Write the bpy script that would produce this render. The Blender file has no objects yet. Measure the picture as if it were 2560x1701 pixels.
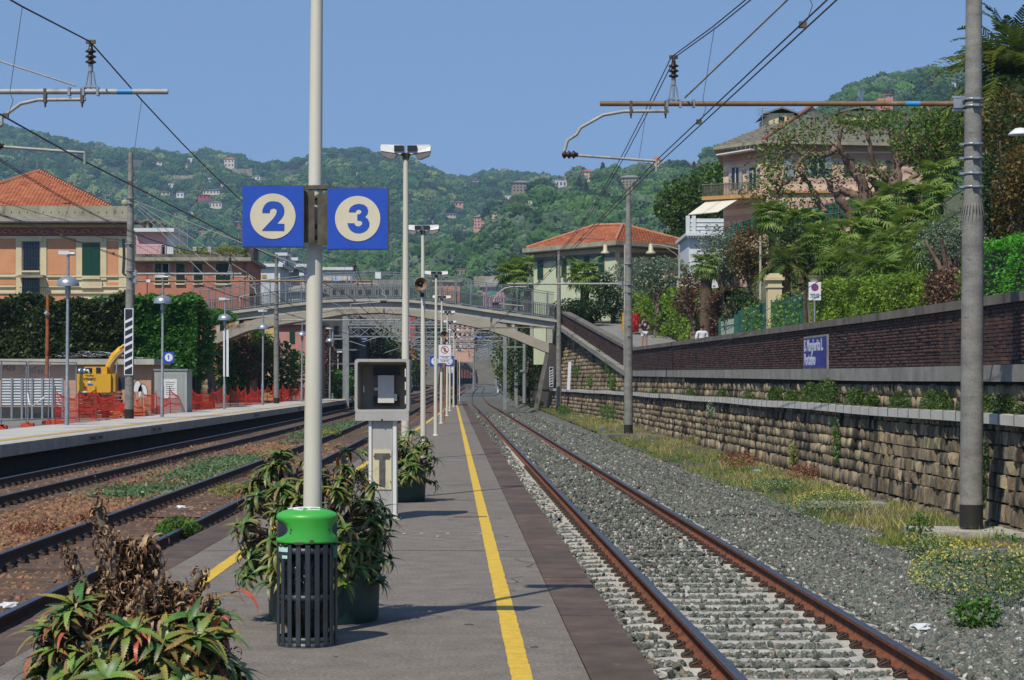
import bpy, math, random
import numpy as np
from mathutils import Vector, Matrix, Euler
random.seed(7)
rng = np.random.default_rng(7)
PI = math.pi

# ------------------------------------------------------------------ camera, light
S = bpy.context.scene
COL = S.collection
FOC, CXP, HY, EYE = 5333.0, 1280.0, 953.0, 1.7
cam_d = bpy.data.cameras.new('camera')
cam_d.sensor_width = 36.0
cam_d.lens = 75.0
cam_d.shift_y = (HY - 850.5) / 2560.0
cam_d.clip_start = 0.5
cam_d.clip_end = 9000.0
cam = bpy.data.objects.new('camera', cam_d)
COL.objects.link(cam)
cam.location = (0, 0, EYE)
cam.rotation_euler = (math.radians(90), 0, 0)
S.camera = cam

SUN_FROM = Vector((-0.35, -0.69, 1.0)).normalized()
SUN_EL = math.asin(SUN_FROM.z)
SUN_AZ = math.atan2(SUN_FROM.x, SUN_FROM.y)
wd = bpy.data.worlds.new('World')
S.world = wd
wd.use_nodes = True
nt = wd.node_tree
nt.nodes.clear()
wo = nt.nodes.new('ShaderNodeOutputWorld')
bg = nt.nodes.new('ShaderNodeBackground')
sky = nt.nodes.new('ShaderNodeTexSky')
sky.sky_type = 'NISHITA'
sky.sun_disc = False
sky.sun_elevation = SUN_EL
sky.sun_rotation = SUN_AZ
sky.altitude = 900.0
sky.air_density = 1.0
sky.dust_density = 0.0
sky.ozone_density = 2.1
bg.inputs['Strength'].default_value = 0.141
tcw = nt.nodes.new('ShaderNodeTexCoord'); mpw = nt.nodes.new('ShaderNodeMapping')
mpw.inputs['Scale'].default_value = (1, 1, 0.9); mpw.inputs['Location'].default_value = (0, 0, 0.23)
nt.links.new(tcw.outputs['Generated'], mpw.inputs[0]); nt.links.new(mpw.outputs[0], sky.inputs[0])
nt.links.new(sky.outputs[0], bg.inputs[0])
nt.links.new(bg.outputs[0], wo.inputs[0])

sun_d = bpy.data.lights.new('sun', 'SUN')
sun_d.energy = 4.1
sun_d.angle = math.radians(0.5)
sun_d.color = (1.0, 0.935, 0.82)
sun = bpy.data.objects.new('sun', sun_d)
COL.objects.link(sun)
sun.rotation_euler = SUN_FROM.to_track_quat('Z', 'Y').to_euler()
sun.location = (0, 0, 60)

S.view_settings.view_transform = 'Standard'
S.view_settings.look = 'None'
S.view_settings.exposure = 0.3
S.view_settings.gamma = 1.0
S.view_settings.use_curve_mapping = False

# ------------------------------------------------------------------ helpers
def W(px, py, d):
    return Vector(((px - CXP) * d / FOC, d, EYE + (HY - py) * d / FOC))
def XS(px, d): return (px - CXP) * d / FOC
def ZS(py, d): return EYE + (HY - py) * d / FOC

def T(o, label=None, cat=None, group=None, kind=None):
    if label: o['label'] = label
    if cat: o['category'] = cat
    if group: o['group'] = group
    if kind: o['kind'] = kind
    return o

def E(name, loc, label, cat, group=None, rz=0.0):
    o = bpy.data.objects.new(name, None)
    o.empty_display_size = 0.1
    o.location = loc
    o.rotation_euler = (0, 0, rz)
    COL.objects.link(o)
    return T(o, label, cat, group)

def copy_tree(o, loc=None, parent=None, label=None, rz=None, scale=None):
    c = o.copy()
    COL.objects.link(c)
    if parent is not None: c.parent = parent
    if loc is not None: c.location = loc
    if rz is not None: c.rotation_euler = (0, 0, rz)
    if scale is not None: c.scale = scale
    if label: c['label'] = label
    for ch in KIDS.get(o.name, []):
        copy_tree(ch, parent=c)
    return c
KIDS = {}

def link(name, me, parent=None, mats=(), loc=None, kind=None):
    for m in mats: me.materials.append(m)
    o = bpy.data.objects.new(name, me)
    COL.objects.link(o)
    if parent is not None:
        o.parent = parent
        KIDS.setdefault(parent.name, []).append(o)
    if loc is not None: o.location = loc
    if kind: o['kind'] = kind
    return o

class MB:
    """collects faces, becomes one mesh object"""
    def __init__(s): s.v = []; s.f = []; s.m = []; s.k = 0; s.sm = []
    def add(s, vs, fs, mat=None, smooth=False):
        b = len(s.v); s.v.extend([tuple(p) for p in vs])
        for f in fs:
            s.f.append(tuple(i + b for i in f)); s.m.append(s.k if mat is None else mat); s.sm.append(smooth)
        return s
    def bx(s, x0, x1, y0, y1, z0, z1, mat=None):
        return s.add([(x0,y0,z0),(x1,y0,z0),(x1,y1,z0),(x0,y1,z0),(x0,y0,z1),(x1,y0,z1),(x1,y1,z1),(x0,y1,z1)],
              [(0,3,2,1),(4,5,6,7),(0,1,5,4),(1,2,6,5),(2,3,7,6),(3,0,4,7)], mat)
    def box(s, c, d, rz=0.0, mat=None, rx=0.0, ry=0.0):
        M = Matrix.Translation(c) @ Euler((rx, ry, rz)).to_matrix().to_4x4()
        h = [a / 2 for a in d]
        vs = [M @ Vector((i*h[0], j*h[1], k*h[2])) for k in (-1,1) for (i,j) in ((-1,-1),(1,-1),(1,1),(-1,1))]
        return s.add(vs, [(0,3,2,1),(4,5,6,7),(0,1,5,4),(1,2,6,5),(2,3,7,6),(3,0,4,7)], mat)
    def tube(s, pts, r, n=8, mat=None, cap=True, smooth=True):
        pts = [Vector(p) for p in pts]
        rs = r if isinstance(r, (list, tuple)) else [r] * len(pts)
        vs = []; N = len(pts); up0 = None
        for i, p in enumerate(pts):
            t = (pts[min(i+1, N-1)] - pts[max(i-1, 0)])
            if t.length < 1e-9: t = Vector((0,0,1))
            t.normalize()
            if up0 is None:
                up0 = Vector((0,0,1)) if abs(t.z) < 0.9 else Vector((1,0,0))
            a = t.cross(up0)
            if a.length < 1e-6: a = t.cross(Vector((0,1,0)))
            a.normalize(); b = a.cross(t).normalized(); up0 = b
            for k in range(n):
                q = 2*PI*k/n
                vs.append(p + (a*math.cos(q) + b*math.sin(q)) * rs[i])
        fs = [(i*n+k, i*n+(k+1)%n, (i+1)*n+(k+1)%n, (i+1)*n+k) for i in range(N-1) for k in range(n)]
        s.add(vs, fs, mat, smooth)
        if cap:
            s.add(vs[:n], [tuple(range(n))[::-1]], mat); s.add(vs[-n:], [tuple(range(n))], mat)
        return s
    def cyl(s, p0, p1, r0, r1=None, n=12, mat=None, cap=True):
        return s.tube([p0, p1], [r0, r0 if r1 is None else r1], n, mat, cap)
    def lathe(s, prof, c=(0,0,0), n=16, mat=None, smooth=True, a0=0.0, a1=2*PI, axis='Z'):
        full = abs(a1 - a0 - 2*PI) < 1e-6
        m = n if full else n + 1
        vs = []
        for (r, z) in prof:
            for k in range(m):
                q = a0 + (a1-a0)*k/n
                if axis == 'Z': vs.append((c[0]+r*math.cos(q), c[1]+r*math.sin(q), c[2]+z))
                elif axis == 'Y': vs.append((c[0]+r*math.cos(q), c[1]+z, c[2]+r*math.sin(q)))
                else: vs.append((c[0]+z, c[1]+r*math.cos(q), c[2]+r*math.sin(q)))
        fs = []
        for i in range(len(prof)-1):
            for k in range(n):
                k2 = (k+1) % m if full else k+1
                fs.append((i*m+k, i*m+k2, (i+1)*m+k2, (i+1)*m+k))
        return s.add(vs, fs, mat, smooth)
    def prism(s, poly, a, b, plane='XZ', mat=None):
        """poly: 2d outline; extruded from a to b along the third axis"""
        def P(u, v, w):
            return (u, w, v) if plane == 'XZ' else ((u, v, w) if plane == 'XY' else (w, u, v))
        n = len(poly)
        vs = [P(u, v, a) for u, v in poly] + [P(u, v, b) for u, v in poly]
        fs = [tuple(range(n))[::-1], tuple(range(n, 2*n))] + [(i, (i+1)%n, n+(i+1)%n, n+i) for i in range(n)]
        return s.add(vs, fs, mat)
    def quad(s, a, b, c, d, mat=None): return s.add([a,b,c,d], [(0,1,2,3)], mat)
    def xf(s, M):
        s.v = [tuple(M @ Vector(p)) for p in s.v]; return s
    def build(s, name, mats, parent=None, loc=None, kind=None, fix=True):
        me = bpy.data.meshes.new(name)
        me.from_pydata(s.v, [], s.f)
        if not isinstance(mats, (list, tuple)): mats = [mats]
        o = link(name, me, parent, mats, loc, kind)
        me.polygons.foreach_set('material_index', s.m)
        me.polygons.foreach_set('use_smooth', s.sm)
        me.update()
        return o

def inst(name, me, parent, loc, rz=0.0, scale=None, rx=0.0, ry=0.0):
    o = bpy.data.objects.new(name, me)
    o.location = loc
    o.rotation_euler = (rx, ry, rz)
    if scale is not None: o.scale = scale
    o.parent = parent
    COL.objects.link(o)
    return o

def bulk(name, V, Fc, mat, parent=None, rnd=None, smooth=False, kind=None, loc=None):
    """fast mesh from numpy arrays; Fc (M,k) all of one size; rnd: value per vertex"""
    V = np.asarray(V, dtype=np.float32); Fc = np.asarray(Fc, dtype=np.int32)
    me = bpy.data.meshes.new(name)
    me.vertices.add(len(V)); me.vertices.foreach_set('co', V.ravel())
    M_, k = Fc.shape
    me.loops.add(M_*k); me.loops.foreach_set('vertex_index', Fc.ravel())
    me.polygons.add(M_)
    me.polygons.foreach_set('loop_start', np.arange(0, M_*k, k, dtype=np.int32))
    me.polygons.foreach_set('loop_total', np.full(M_, k, dtype=np.int32))
    if smooth: me.polygons.foreach_set('use_smooth', np.ones(M_, dtype=bool))
    me.update(calc_edges=True)
    if rnd is not None:
        at = me.attributes.new('rnd', 'FLOAT', 'POINT')
        at.data.foreach_set('value', np.asarray(rnd, dtype=np.float32))
    if not isinstance(mat, (list, tuple)): mat = [mat]
    return link(name, me, parent, mat, loc, kind)

def rotmats(yaw, pitch, roll):
    cy, sy = np.cos(yaw), np.sin(yaw); cp, sp = np.cos(pitch), np.sin(pitch); cr, sr = np.cos(roll), np.sin(roll)
    R = np.empty((len(yaw), 3, 3))
    R[:,0,0] = cy*cr - sy*sp*sr; R[:,0,1] = -sy*cp; R[:,0,2] = cy*sr + sy*sp*cr
    R[:,1,0] = sy*cr + cy*sp*sr; R[:,1,1] = cy*cp;  R[:,1,2] = sy*sr - cy*sp*cr
    R[:,2,0] = -cp*sr;           R[:,2,1] = sp;     R[:,2,2] = cp*cr
    return R

def replicate(tv, tf, pos, R, sc):
    """copies of a template mesh: returns V, F"""
    tv = np.asarray(tv, float); tf = np.asarray(tf, int)
    n, m = len(pos), len(tv)
    sc = np.asarray(sc, float)
    if sc.ndim == 1: sc = sc[:, None]
    loc = tv[None, :, :] * sc[:, None, :]
    V = np.einsum('nij,nkj->nki', R, loc) + np.asarray(pos)[:, None, :]
    Fc = tf[None] + (np.arange(n) * m)[:, None, None]
    return V.reshape(-1, 3), Fc.reshape(-1, tf.shape[1])

LEAF_V = [(-.5,0,0),(0,-.28,.06),(.5,0,-.05),(0,.28,.06)]
LEAF_F = [(0,1,2,3)]
def leaves(name, P, size, mat, parent=None, jit=.35, aspect=1.0, upright=0.0, kind=None, nrm=None, rndbase=None):
    n = len(P)
    yaw = rng.uniform(0, 2*PI, n); pitch = rng.normal(0, .6, n) + upright; roll = rng.normal(0, .8, n)
    sc = size * (1 + rng.uniform(-jit, jit, n))
    S3 = np.stack([sc, sc*aspect, sc], 1)
    V, Fc = replicate(LEAF_V, LEAF_F, P, rotmats(yaw, pitch, roll), S3)
    r = rng.uniform(0, 1, n) if rndbase is None else np.clip(rndbase + rng.normal(0, .16, n), 0, 1)
    return bulk(name, V, Fc, mat, parent, np.repeat(r, 4), kind=kind)

def blob_points(n, c, r, shell=.55):
    """points in an uneven ellipsoid, mostly near the skin"""
    d = rng.normal(size=(n, 3)); d /= np.linalg.norm(d, axis=1)[:, None]
    t = rng.uniform(shell**3, 1, n) ** (1/3)
    return np.asarray(c) + d * t[:, None] * np.asarray(r)

# smooth value noise on arrays
_G = rng.uniform(-1, 1, (64, 64, 64))
def vnoise(P, sc=1.0):
    Q = np.asarray(P, float) * sc + 31.7
    I = np.floor(Q).astype(int); f = Q - I; f = f*f*(3-2*f); I &= 63; J = (I+1) & 63
    r = 0
    for a in (0, 1):
        for b in (0, 1):
            for c in (0, 1):
                w = (f[...,0] if a else 1-f[...,0]) * (f[...,1] if b else 1-f[...,1]) * (f[...,2] if c else 1-f[...,2])
                r = r + w * _G[(J if a else I)[...,0], (J if b else I)[...,1], (J if c else I)[...,2]]
    return r
def fbm(P, sc=1.0, o=4):
    return sum(vnoise(P, sc*2**i) * .5**i for i in range(o))

def ico(sub):
    t = (1+5**.5)/2
    v = [(-1,t,0),(1,t,0),(-1,-t,0),(1,-t,0),(0,-1,t),(0,1,t),(0,-1,-t),(0,1,-t),(t,0,-1),(t,0,1),(-t,0,-1),(-t,0,1)]
    f = [(0,11,5),(0,5,1),(0,1,7),(0,7,10),(0,10,11),(1,5,9),(5,11,4),(11,10,2),(10,7,6),(7,1,8),(3,9,4),(3,4,2),(3,2,6),(3,6,8),(3,8,9),(4,9,5),(2,4,11),(6,2,10),(8,6,7),(9,8,1)]
    v = [Vector(p).normalized() for p in v]
    for _ in range(sub):
        mid = {}; g = []
        def M2(a, b):
            k = (min(a,b), max(a,b))
            if k not in mid:
                v.append((v[a]+v[b]).normalized()); mid[k] = len(v)-1
            return mid[k]
        for a, b, c in f:
            x, y, z = M2(a,b), M2(b,c), M2(c,a)
            g += [(a,x,z),(b,y,x),(c,z,y),(x,y,z)]
        f = g
    return np.array([tuple(p) for p in v]), np.array(f)

# ------------------------------------------------------------------ materials
def lin(c):
    return tuple(x/12.92 if x <= .04045 else ((x+.055)/1.055)**2.4 for x in c)
def hx(h):
    return tuple(.8*v for v in lin([int(h[i:i+2], 16)/255 for i in (0,2,4)]))

def M(name, c1, c2=None, sc=4.0, rough=.75, bump=0.0, bsc=None, metal=0.0, stain=None, stain_sc=.6, stain_t=.55,
      streak=1.0, var=0.0, lo=.35, hi=.65, spec=None, dirt=None, grain=0.0, coat=0.0):
    m = bpy.data.materials.new(name); m.use_nodes = True
    N = m.node_tree.nodes; L = m.node_tree.links
    bs = N['Principled BSDF']
    if isinstance(c1, str): c1 = hx(c1)
    if isinstance(c2, str): c2 = hx(c2)
    tc = N.new('ShaderNodeTexCoord'); mp = N.new('ShaderNodeMapping')
    geo = N.new('ShaderNodeNewGeometry')
    L.new(geo.outputs['Position'], mp.inputs[0])
    mp.inputs['Scale'].default_value = (1, 1, streak)
    col = None
    if c2 is not None:
        nz = N.new('ShaderNodeTexNoise'); nz.inputs['Scale'].default_value = sc; nz.inputs['Detail'].default_value = 6
        nz.inputs['Roughness'].default_value = .62
        L.new(mp.outputs[0], nz.inputs['Vector'])
        rp = N.new('ShaderNodeValToRGB')
        rp.color_ramp.elements[0].position = lo; rp.color_ramp.elements[0].color = (*c1, 1)
        rp.color_ramp.elements[1].position = hi; rp.color_ramp.elements[1].color = (*c2, 1)
        L.new(nz.outputs[0], rp.inputs[0]); col = rp.outputs[0]
    else:
        rgb = N.new('ShaderNodeRGB'); rgb.outputs[0].default_value = (*c1, 1); col = rgb.outputs[0]
    if stain is not None:
        if isinstance(stain, str): stain = hx(stain)
        n2 = N.new('ShaderNodeTexNoise'); n2.inputs['Scale'].default_value = stain_sc; n2.inputs['Detail'].default_value = 8
        n2.inputs['Roughness'].default_value = .7
        L.new(mp.outputs[0], n2.inputs['Vector'])
        r2 = N.new('ShaderNodeMapRange'); r2.inputs[1].default_value = stain_t; r2.inputs[2].default_value = stain_t + .12
        L.new(n2.outputs[0], r2.inputs[0])
        mx = N.new('ShaderNodeMix'); mx.data_type = 'RGBA'
        L.new(r2.outputs[0], mx.inputs['Factor']); L.new(col, mx.inputs['A']); mx.inputs['B'].default_value = (*stain, 1)
        col = mx.outputs['Result']
    if grain:
        n3 = N.new('ShaderNodeTexNoise'); n3.inputs['Scale'].default_value = 42; n3.inputs['Detail'].default_value = 3
        L.new(geo.outputs['Position'], n3.inputs['Vector'])
        r3 = N.new('ShaderNodeMapRange'); r3.inputs[1].default_value = .36; r3.inputs[2].default_value = .64
        r3.inputs[3].default_value = 1 - grain; r3.inputs[4].default_value = 1 + grain
        L.new(n3.outputs[0], r3.inputs[0])
        hs = N.new('ShaderNodeHueSaturation'); L.new(r3.outputs[0], hs.inputs['Value']); L.new(col, hs.inputs['Color']); col = hs.outputs[0]
    if var:
        oi = N.new('ShaderNodeObjectInfo'); at = N.new('ShaderNodeAttribute'); at.attribute_name = 'rnd'
        ad = N.new('ShaderNodeMath'); ad.operation = 'ADD'
        L.new(oi.outputs['Random'], ad.inputs[0]); L.new(at.outputs['Fac'], ad.inputs[1])
        fr = N.new('ShaderNodeMath'); fr.operation = 'FRACT'; L.new(ad.outputs[0], fr.inputs[0])
        r4 = N.new('ShaderNodeMapRange'); r4.inputs[3].default_value = 1 - var; r4.inputs[4].default_value = 1 + var
        L.new(fr.outputs[0], r4.inputs[0])
        hs = N.new('ShaderNodeHueSaturation'); L.new(r4.outputs[0], hs.inputs['Value']); L.new(col, hs.inputs['Color'])
        m8 = N.new('ShaderNodeMath'); m8.operation = 'MULTIPLY'; m8.inputs[1].default_value = 7.31; L.new(fr.outputs[0], m8.inputs[0])
        f8 = N.new('ShaderNodeMath'); f8.operation = 'FRACT'; L.new(m8.outputs[0], f8.inputs[0])
        r5 = N.new('ShaderNodeMapRange'); r5.inputs[3].default_value = .5 - var*.045; r5.inputs[4].default_value = .5 + var*.045
        L.new(f8.outputs[0], r5.inputs[0]); L.new(r5.outputs[0], hs.inputs['Hue'])
        col = hs.outputs[0]
    L.new(col, bs.inputs['Base Color'])
    bs.inputs['Roughness'].default_value = rough
    bs.inputs['Metallic'].default_value = metal
    if spec is not None: bs.inputs['Specular IOR Level'].default_value = spec
    if coat: bs.inputs['Coat Weight'].default_value = coat
    if bump:
        nb = N.new('ShaderNodeTexNoise'); nb.inputs['Scale'].default_value = bsc or sc*4; nb.inputs['Detail'].default_value = 5
        L.new(geo.outputs['Position'], nb.inputs['Vector'])
        bp = N.new('ShaderNodeBump'); bp.inputs['Strength'].default_value = bump; bp.inputs['Distance'].default_value = .02 if (bsc or sc*4) > 5 else .12
        L.new(nb.outputs[0], bp.inputs['Height']); L.new(bp.outputs[0], bs.inputs['Normal'])
    m['out'] = 1
    return m

def LEAF(name, cols, trans=.3, rough=.5, obj=False, spec=.35):
    """leaf material: colour picked per leaf (attribute rnd), or per instance"""
    m = bpy.data.materials.new(name); m.use_nodes = True
    N = m.node_tree.nodes; L = m.node_tree.links
    bs = N['Principled BSDF']; out = N['Material Output']
    rp = N.new('ShaderNodeValToRGB'); e = rp.color_ramp.elements
    cols = [hx(c) if isinstance(c, str) else c for c in cols]
    n = len(cols)
    while len(e) < n: e.new(.5)
    for i, c in enumerate(cols):
        e[i].position = i/(n-1) if n > 1 else 0; e[i].color = (*c, 1)
    if obj:
        oi = N.new('ShaderNodeObjectInfo'); L.new(oi.outputs['Random'], rp.inputs[0])
    else:
        at = N.new('ShaderNodeAttribute'); at.attribute_name = 'rnd'; L.new(at.outputs['Fac'], rp.inputs[0])
    L.new(rp.outputs[0], bs.inputs['Base Color'])
    bs.inputs['Roughness'].default_value = rough
    bs.inputs['Specular IOR Level'].default_value = spec
    if trans:
        tr = N.new('ShaderNodeBsdfTranslucent'); hs = N.new('ShaderNodeHueSaturation'); hs.inputs['Value'].default_value = 1.5
        hs.inputs['Hue'].default_value = .485
        L.new(rp.outputs[0], hs.inputs['Color']); L.new(hs.outputs[0], tr.inputs[0])
        mx = N.new('ShaderNodeMixShader'); mx.inputs[0].default_value = trans
        L.new(bs.outputs[0], mx.inputs[1]); L.new(tr.outputs[0], mx.inputs[2]); L.new(mx.outputs[0], out.inputs[0])
    return m

def scatter(name, P, rot, sc, protos, label=None, cat=None, kind='stuff', parent=None):
    """points carrying instances of small prototype meshes (for what nobody could count)"""
    me = bpy.data.meshes.new(name)
    me.vertices.add(len(P)); me.vertices.foreach_set('co', np.asarray(P, np.float32).ravel())
    a = me.attributes.new('rot', 'FLOAT_VECTOR', 'POINT'); a.data.foreach_set('vector', np.asarray(rot, np.float32).ravel())
    sc = np.asarray(sc, np.float32)
    if sc.ndim == 1: sc = np.repeat(sc[:, None], 3, 1)
    a = me.attributes.new('scl', 'FLOAT_VECTOR', 'POINT'); a.data.foreach_set('vector', sc.ravel())
    a = me.attributes.new('idx', 'INT', 'POINT'); a.data.foreach_set('value', rng.integers(0, len(protos), len(P)).astype(np.int32))
    o = link(name, me, parent, (), None, kind)
    ng = bpy.data.node_groups.new(name + '_nodes', 'GeometryNodeTree')
    ng.interface.new_socket('Geometry', in_out='INPUT', socket_type='NodeSocketGeometry')
    ng.interface.new_socket('Geometry', in_out='OUTPUT', socket_type='NodeSocketGeometry')
    N = ng.nodes; L = ng.links
    gi = N.new('NodeGroupInput'); go = N.new('NodeGroupOutput')
    m2p = N.new('GeometryNodeMeshToPoints'); L.new(gi.outputs[0], m2p.inputs['Mesh'])
    jn = N.new('GeometryNodeJoinGeometry')
    for p in protos:
        oi = N.new('GeometryNodeObjectInfo'); oi.inputs['Object'].default_value = p; oi.inputs['As Instance'].default_value = True
        L.new(oi.outputs['Geometry'], jn.inputs[0])
    ip = N.new('GeometryNodeInstanceOnPoints'); L.new(m2p.outputs[0], ip.inputs['Points'])
    L.new(jn.outputs[0], ip.inputs['Instance']); ip.inputs['Pick Instance'].default_value = len(protos) > 1
    def att(nm, ty):
        n = N.new('GeometryNodeInputNamedAttribute'); n.data_type = ty; n.inputs['Name'].default_value = nm
        return [s for s in n.outputs if s.enabled][0]
    L.new(att('idx', 'INT'), ip.inputs['Instance Index'])
    er = N.new('FunctionNodeEulerToRotation'); L.new(att('rot', 'FLOAT_VECTOR'), er.inputs[0]); L.new(er.outputs[0], ip.inputs['Rotation'])
    L.new(att('scl', 'FLOAT_VECTOR'), ip.inputs['Scale'])
    L.new(ip.outputs[0], go.inputs[0])
    md = o.modifiers.new('scatter', 'NODES'); md.node_group = ng
    return T(o, label, cat)

def proto(name, V, Fc, mat, smooth=False, rnd=None):
    me = bpy.data.meshes.new(name)
    me.from_pydata([tuple(p) for p in V], [], [tuple(int(i) for i in f) for f in Fc])
    if smooth: me.polygons.foreach_set('use_smooth', [True]*len(me.polygons))
    if rnd is not None:
        at = me.attributes.new('rnd', 'FLOAT', 'POINT'); at.data.foreach_set('value', np.asarray(rnd, np.float32))
    me.materials.append(mat)
    return bpy.data.objects.new(name, me)

def rock(sub=1, amp=.35, flat=.7, seed=0):
    V, Fc = ico(sub)
    V = V * (1 + amp * vnoise(V, 1.3 + .1*seed)[:, None] + .4*amp*vnoise(V+seed*3.3, 3.1)[:, None]) + (rng.normal(0, .13, V.shape) if sub == 0 else 0)
    V = V * np.array([1, .8 + .1*(seed % 3), flat])
    return V, Fc
# ------------------------------------------------------------------ paths
def smooth_path(kn, step=1.0):
    d = np.array([k[0] for k in kn], float); x = np.array([k[1] for k in kn], float)
    g = np.arange(d[0], d[-1] + step, step); y = np.interp(g, d, x)
    w = 21; k = np.hanning(w); k /= k.sum()
    yp = np.concatenate([2*y[0]-y[1:w//2+1][::-1], y, 2*y[-1]-y[-w//2:-1][::-1]])
    ys = np.convolve(yp, k, 'valid')[:len(g)]
    return lambda q: np.interp(q, g, ys)
X3 = smooth_path([(0,2.81),(155,-1.61),(200,-2.95),(250,-3.94),(300,-4.9),(350,-5.7),(420,-6.45),(470,-6.95),(520,-7.5),(545,-8.8),(570,-11.5),(600,-16),(660,-27)])
X2 = smooth_path([(0,-4.95),(25,-5.2),(50,-5.55),(85,-6.1),(115,-6.8),(160,-7.8),(197,-8.65),(300,-9.9),(420,-10.9),(500,-11.8),(545,-13.4),(600,-20.5),(660,-31)])
X1 = smooth_path([(0,-9.3),(45,-9.75),(85,-10.2),(115,-10.6),(160,-11.4),(277,-13),(420,-15),(500,-16.2),(545,-18),(600,-25),(660,-36)])
ZR = smooth_path([(0,0),(250,0),(340,.12),(420,.37),(520,.66),(600,1.0),(660,1.1)])
OFFP = lambda off, d, z: Vector((2.81 - .0285*d + off, d, z))
HEAD = math.atan(.0285)

def GZ(off, d):
    return float(np.interp(d, [0, 45, 95, 160, 260, 660], [-.66, -.62, -.42, -.15, 0., 1.1])) + .03*(off-4)
# ------------------------------------------------------------------ ground sheets
m_soil = M('soil', '4a4034', '6b6048', 1.2, .95, .5, 8, stain='39431f', stain_sc=.8)
m_field = M('field_ground', '33401f', '5a5a38', .05, .95, .3, 1)
m_bal_g = M('ballast_grey', '3d3e38', '74756c', 16, .95, .9, 22, lo=.38, hi=.62)
m_bal_r = M('ballast_brown', '4a3024', '86614a', 14, .95, .9, 20, stain='4a4a36', stain_sc=.5, stain_t=.6)
m_asph = M('asphalt', '6e665d', '7f776c', 3.5, .92, .35, 140, stain='625d57', stain_sc=.45, stain_t=.56, grain=.28)
m_road = M('road_asphalt', '787673', '8f8d8a', 2.0, .92, .2, 80, grain=.12)
m_yellow = M('yellow_paint', 'e3bf32', 'cfa52a', 9, .6, .2, 120, stain='8d7b45', stain_sc=14, stain_t=.62, grain=.1)
m_kerb = M('kerb_porphyry', '4c3a2d', '655241', 2.5, .7, .35, 50, stain='9a9089', stain_sc=2.6, stain_t=.61, streak=3, var=.16)
m_conc = M('concrete', 'a09c90', 'b9b5a8', 2.0, .85, .2, 30, stain='6f6b60', stain_sc=.9, stain_t=.6, grain=.08)
m_conc_d = M('concrete_dark', '5d5a52', '7d796e', 2.0, .9, .3, 25, stain='33322d', stain_sc=1.1, stain_t=.52, grain=.1)
m_rust = M('rail_side', '5a3119', '8a4d26', 7, .8, .3, 60, stain='3a2519', stain_sc=3, stain_t=.58)
m_railtop = M('rail_head', '4a4a52', '6a6a72', 10, .35, 0, metal=.7)
m_darkrail = M('rail_side_old', '33261f', '4a362b', 6, .8, .3, 60)
m_sleeper = M('sleeper_concrete', '9f9b92', 'bdb9b0', 5, .85, .3, 60, stain='6b675e', stain_sc=2, stain_t=.6, var=.08)
m_sleeper_o = M('sleeper_old', '4b3a30', '6b574a', 6, .9, .4, 40, stain='2e241e', stain_sc=3, var=.12)
m_clip = M('clip_iron', '2e231d', '55402f', 20, .7, .2, 80)

def strip(name, xa, xb, z, ds, mat, kind='structure', parent=None, zb=None, lab=None):
    """a sheet between two lateral curves xa(d), xb(d)"""
    V = []; nx = 2
    for d in ds:
        za = z(d) if callable(z) else z
        V.append((xa(d), d, za)); V.append((xb(d), d, za if zb is None else zb(d)))
    Fc = [(2*i, 2*i+1, 2*i+3, 2*i+2) for i in range(len(ds)-1)]
    mb = MB(); mb.add(V, Fc); o = mb.build(name, mat, parent, kind=kind)
    if lab: o['label'] = lab
    return o

mb = MB(); mb.quad((-2500,-80,-1.1),(2500,-80,-1.1),(2500,5200,-1.1),(-2500,5200,-1.1))
mb.build('ground', m_field, kind='structure')
DS = list(np.arange(4, 60, 2.)) + list(np.arange(60, 661, 6.))
LZ = lambda d: -.5 + float(ZR(d))
# bed below the left tracks
strip('ballast_bed_left', lambda d: -13.2 if d < 220 else float(X1(d))-3, lambda d: float(X3(d))-1.5 if d < 200 else float(X2(d))+2, lambda d: LZ(d)-.06, DS, m_bal_r)
strip('ballast_bed_right', lambda d: float(X3(d))-(1.9 if d<180 else 2.4), lambda d: float(X3(d))+2.6, lambda d: -.635+float(ZR(d))+.065*min(1,max(0,(d-55)/30)), DS, m_bal_g)
strip('ballast_shoulder', lambda d: float(X3(d))+2.6, lambda d: float(X3(d))+3.5, lambda d: -.615+float(ZR(d)), DS, m_bal_g, zb=lambda d: GZ(3.6, d)-.05)
def GX(off): return lambda d: (2.81-.0285*d+off) if d <= 155 else float(X3(d))+off
V = []; Fc = []
offs = [3.3, 3.7, 4.1, 4.6, 5.1, 5.7, 6.4]
DD = list(np.arange(4, 150, .6)) + list(np.arange(150, 661, 6.))
for d in DD:
    for o_ in offs:
        q = np.array([[GX(o_)(d), d, 0]])
        V.append((GX(o_)(d), d, GZ(o_, d) + .06*float(fbm(q, .9, 3)[0])))
n = len(offs)
for i in range(len(DD)-1):
    for j in range(n-1): Fc.append((i*n+j, i*n+j+1, (i+1)*n+j+1, (i+1)*n+j))
mb = MB(); mb.add(V, Fc, smooth=True); mb.build('verge_soil', m_soil, kind='structure')

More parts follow.
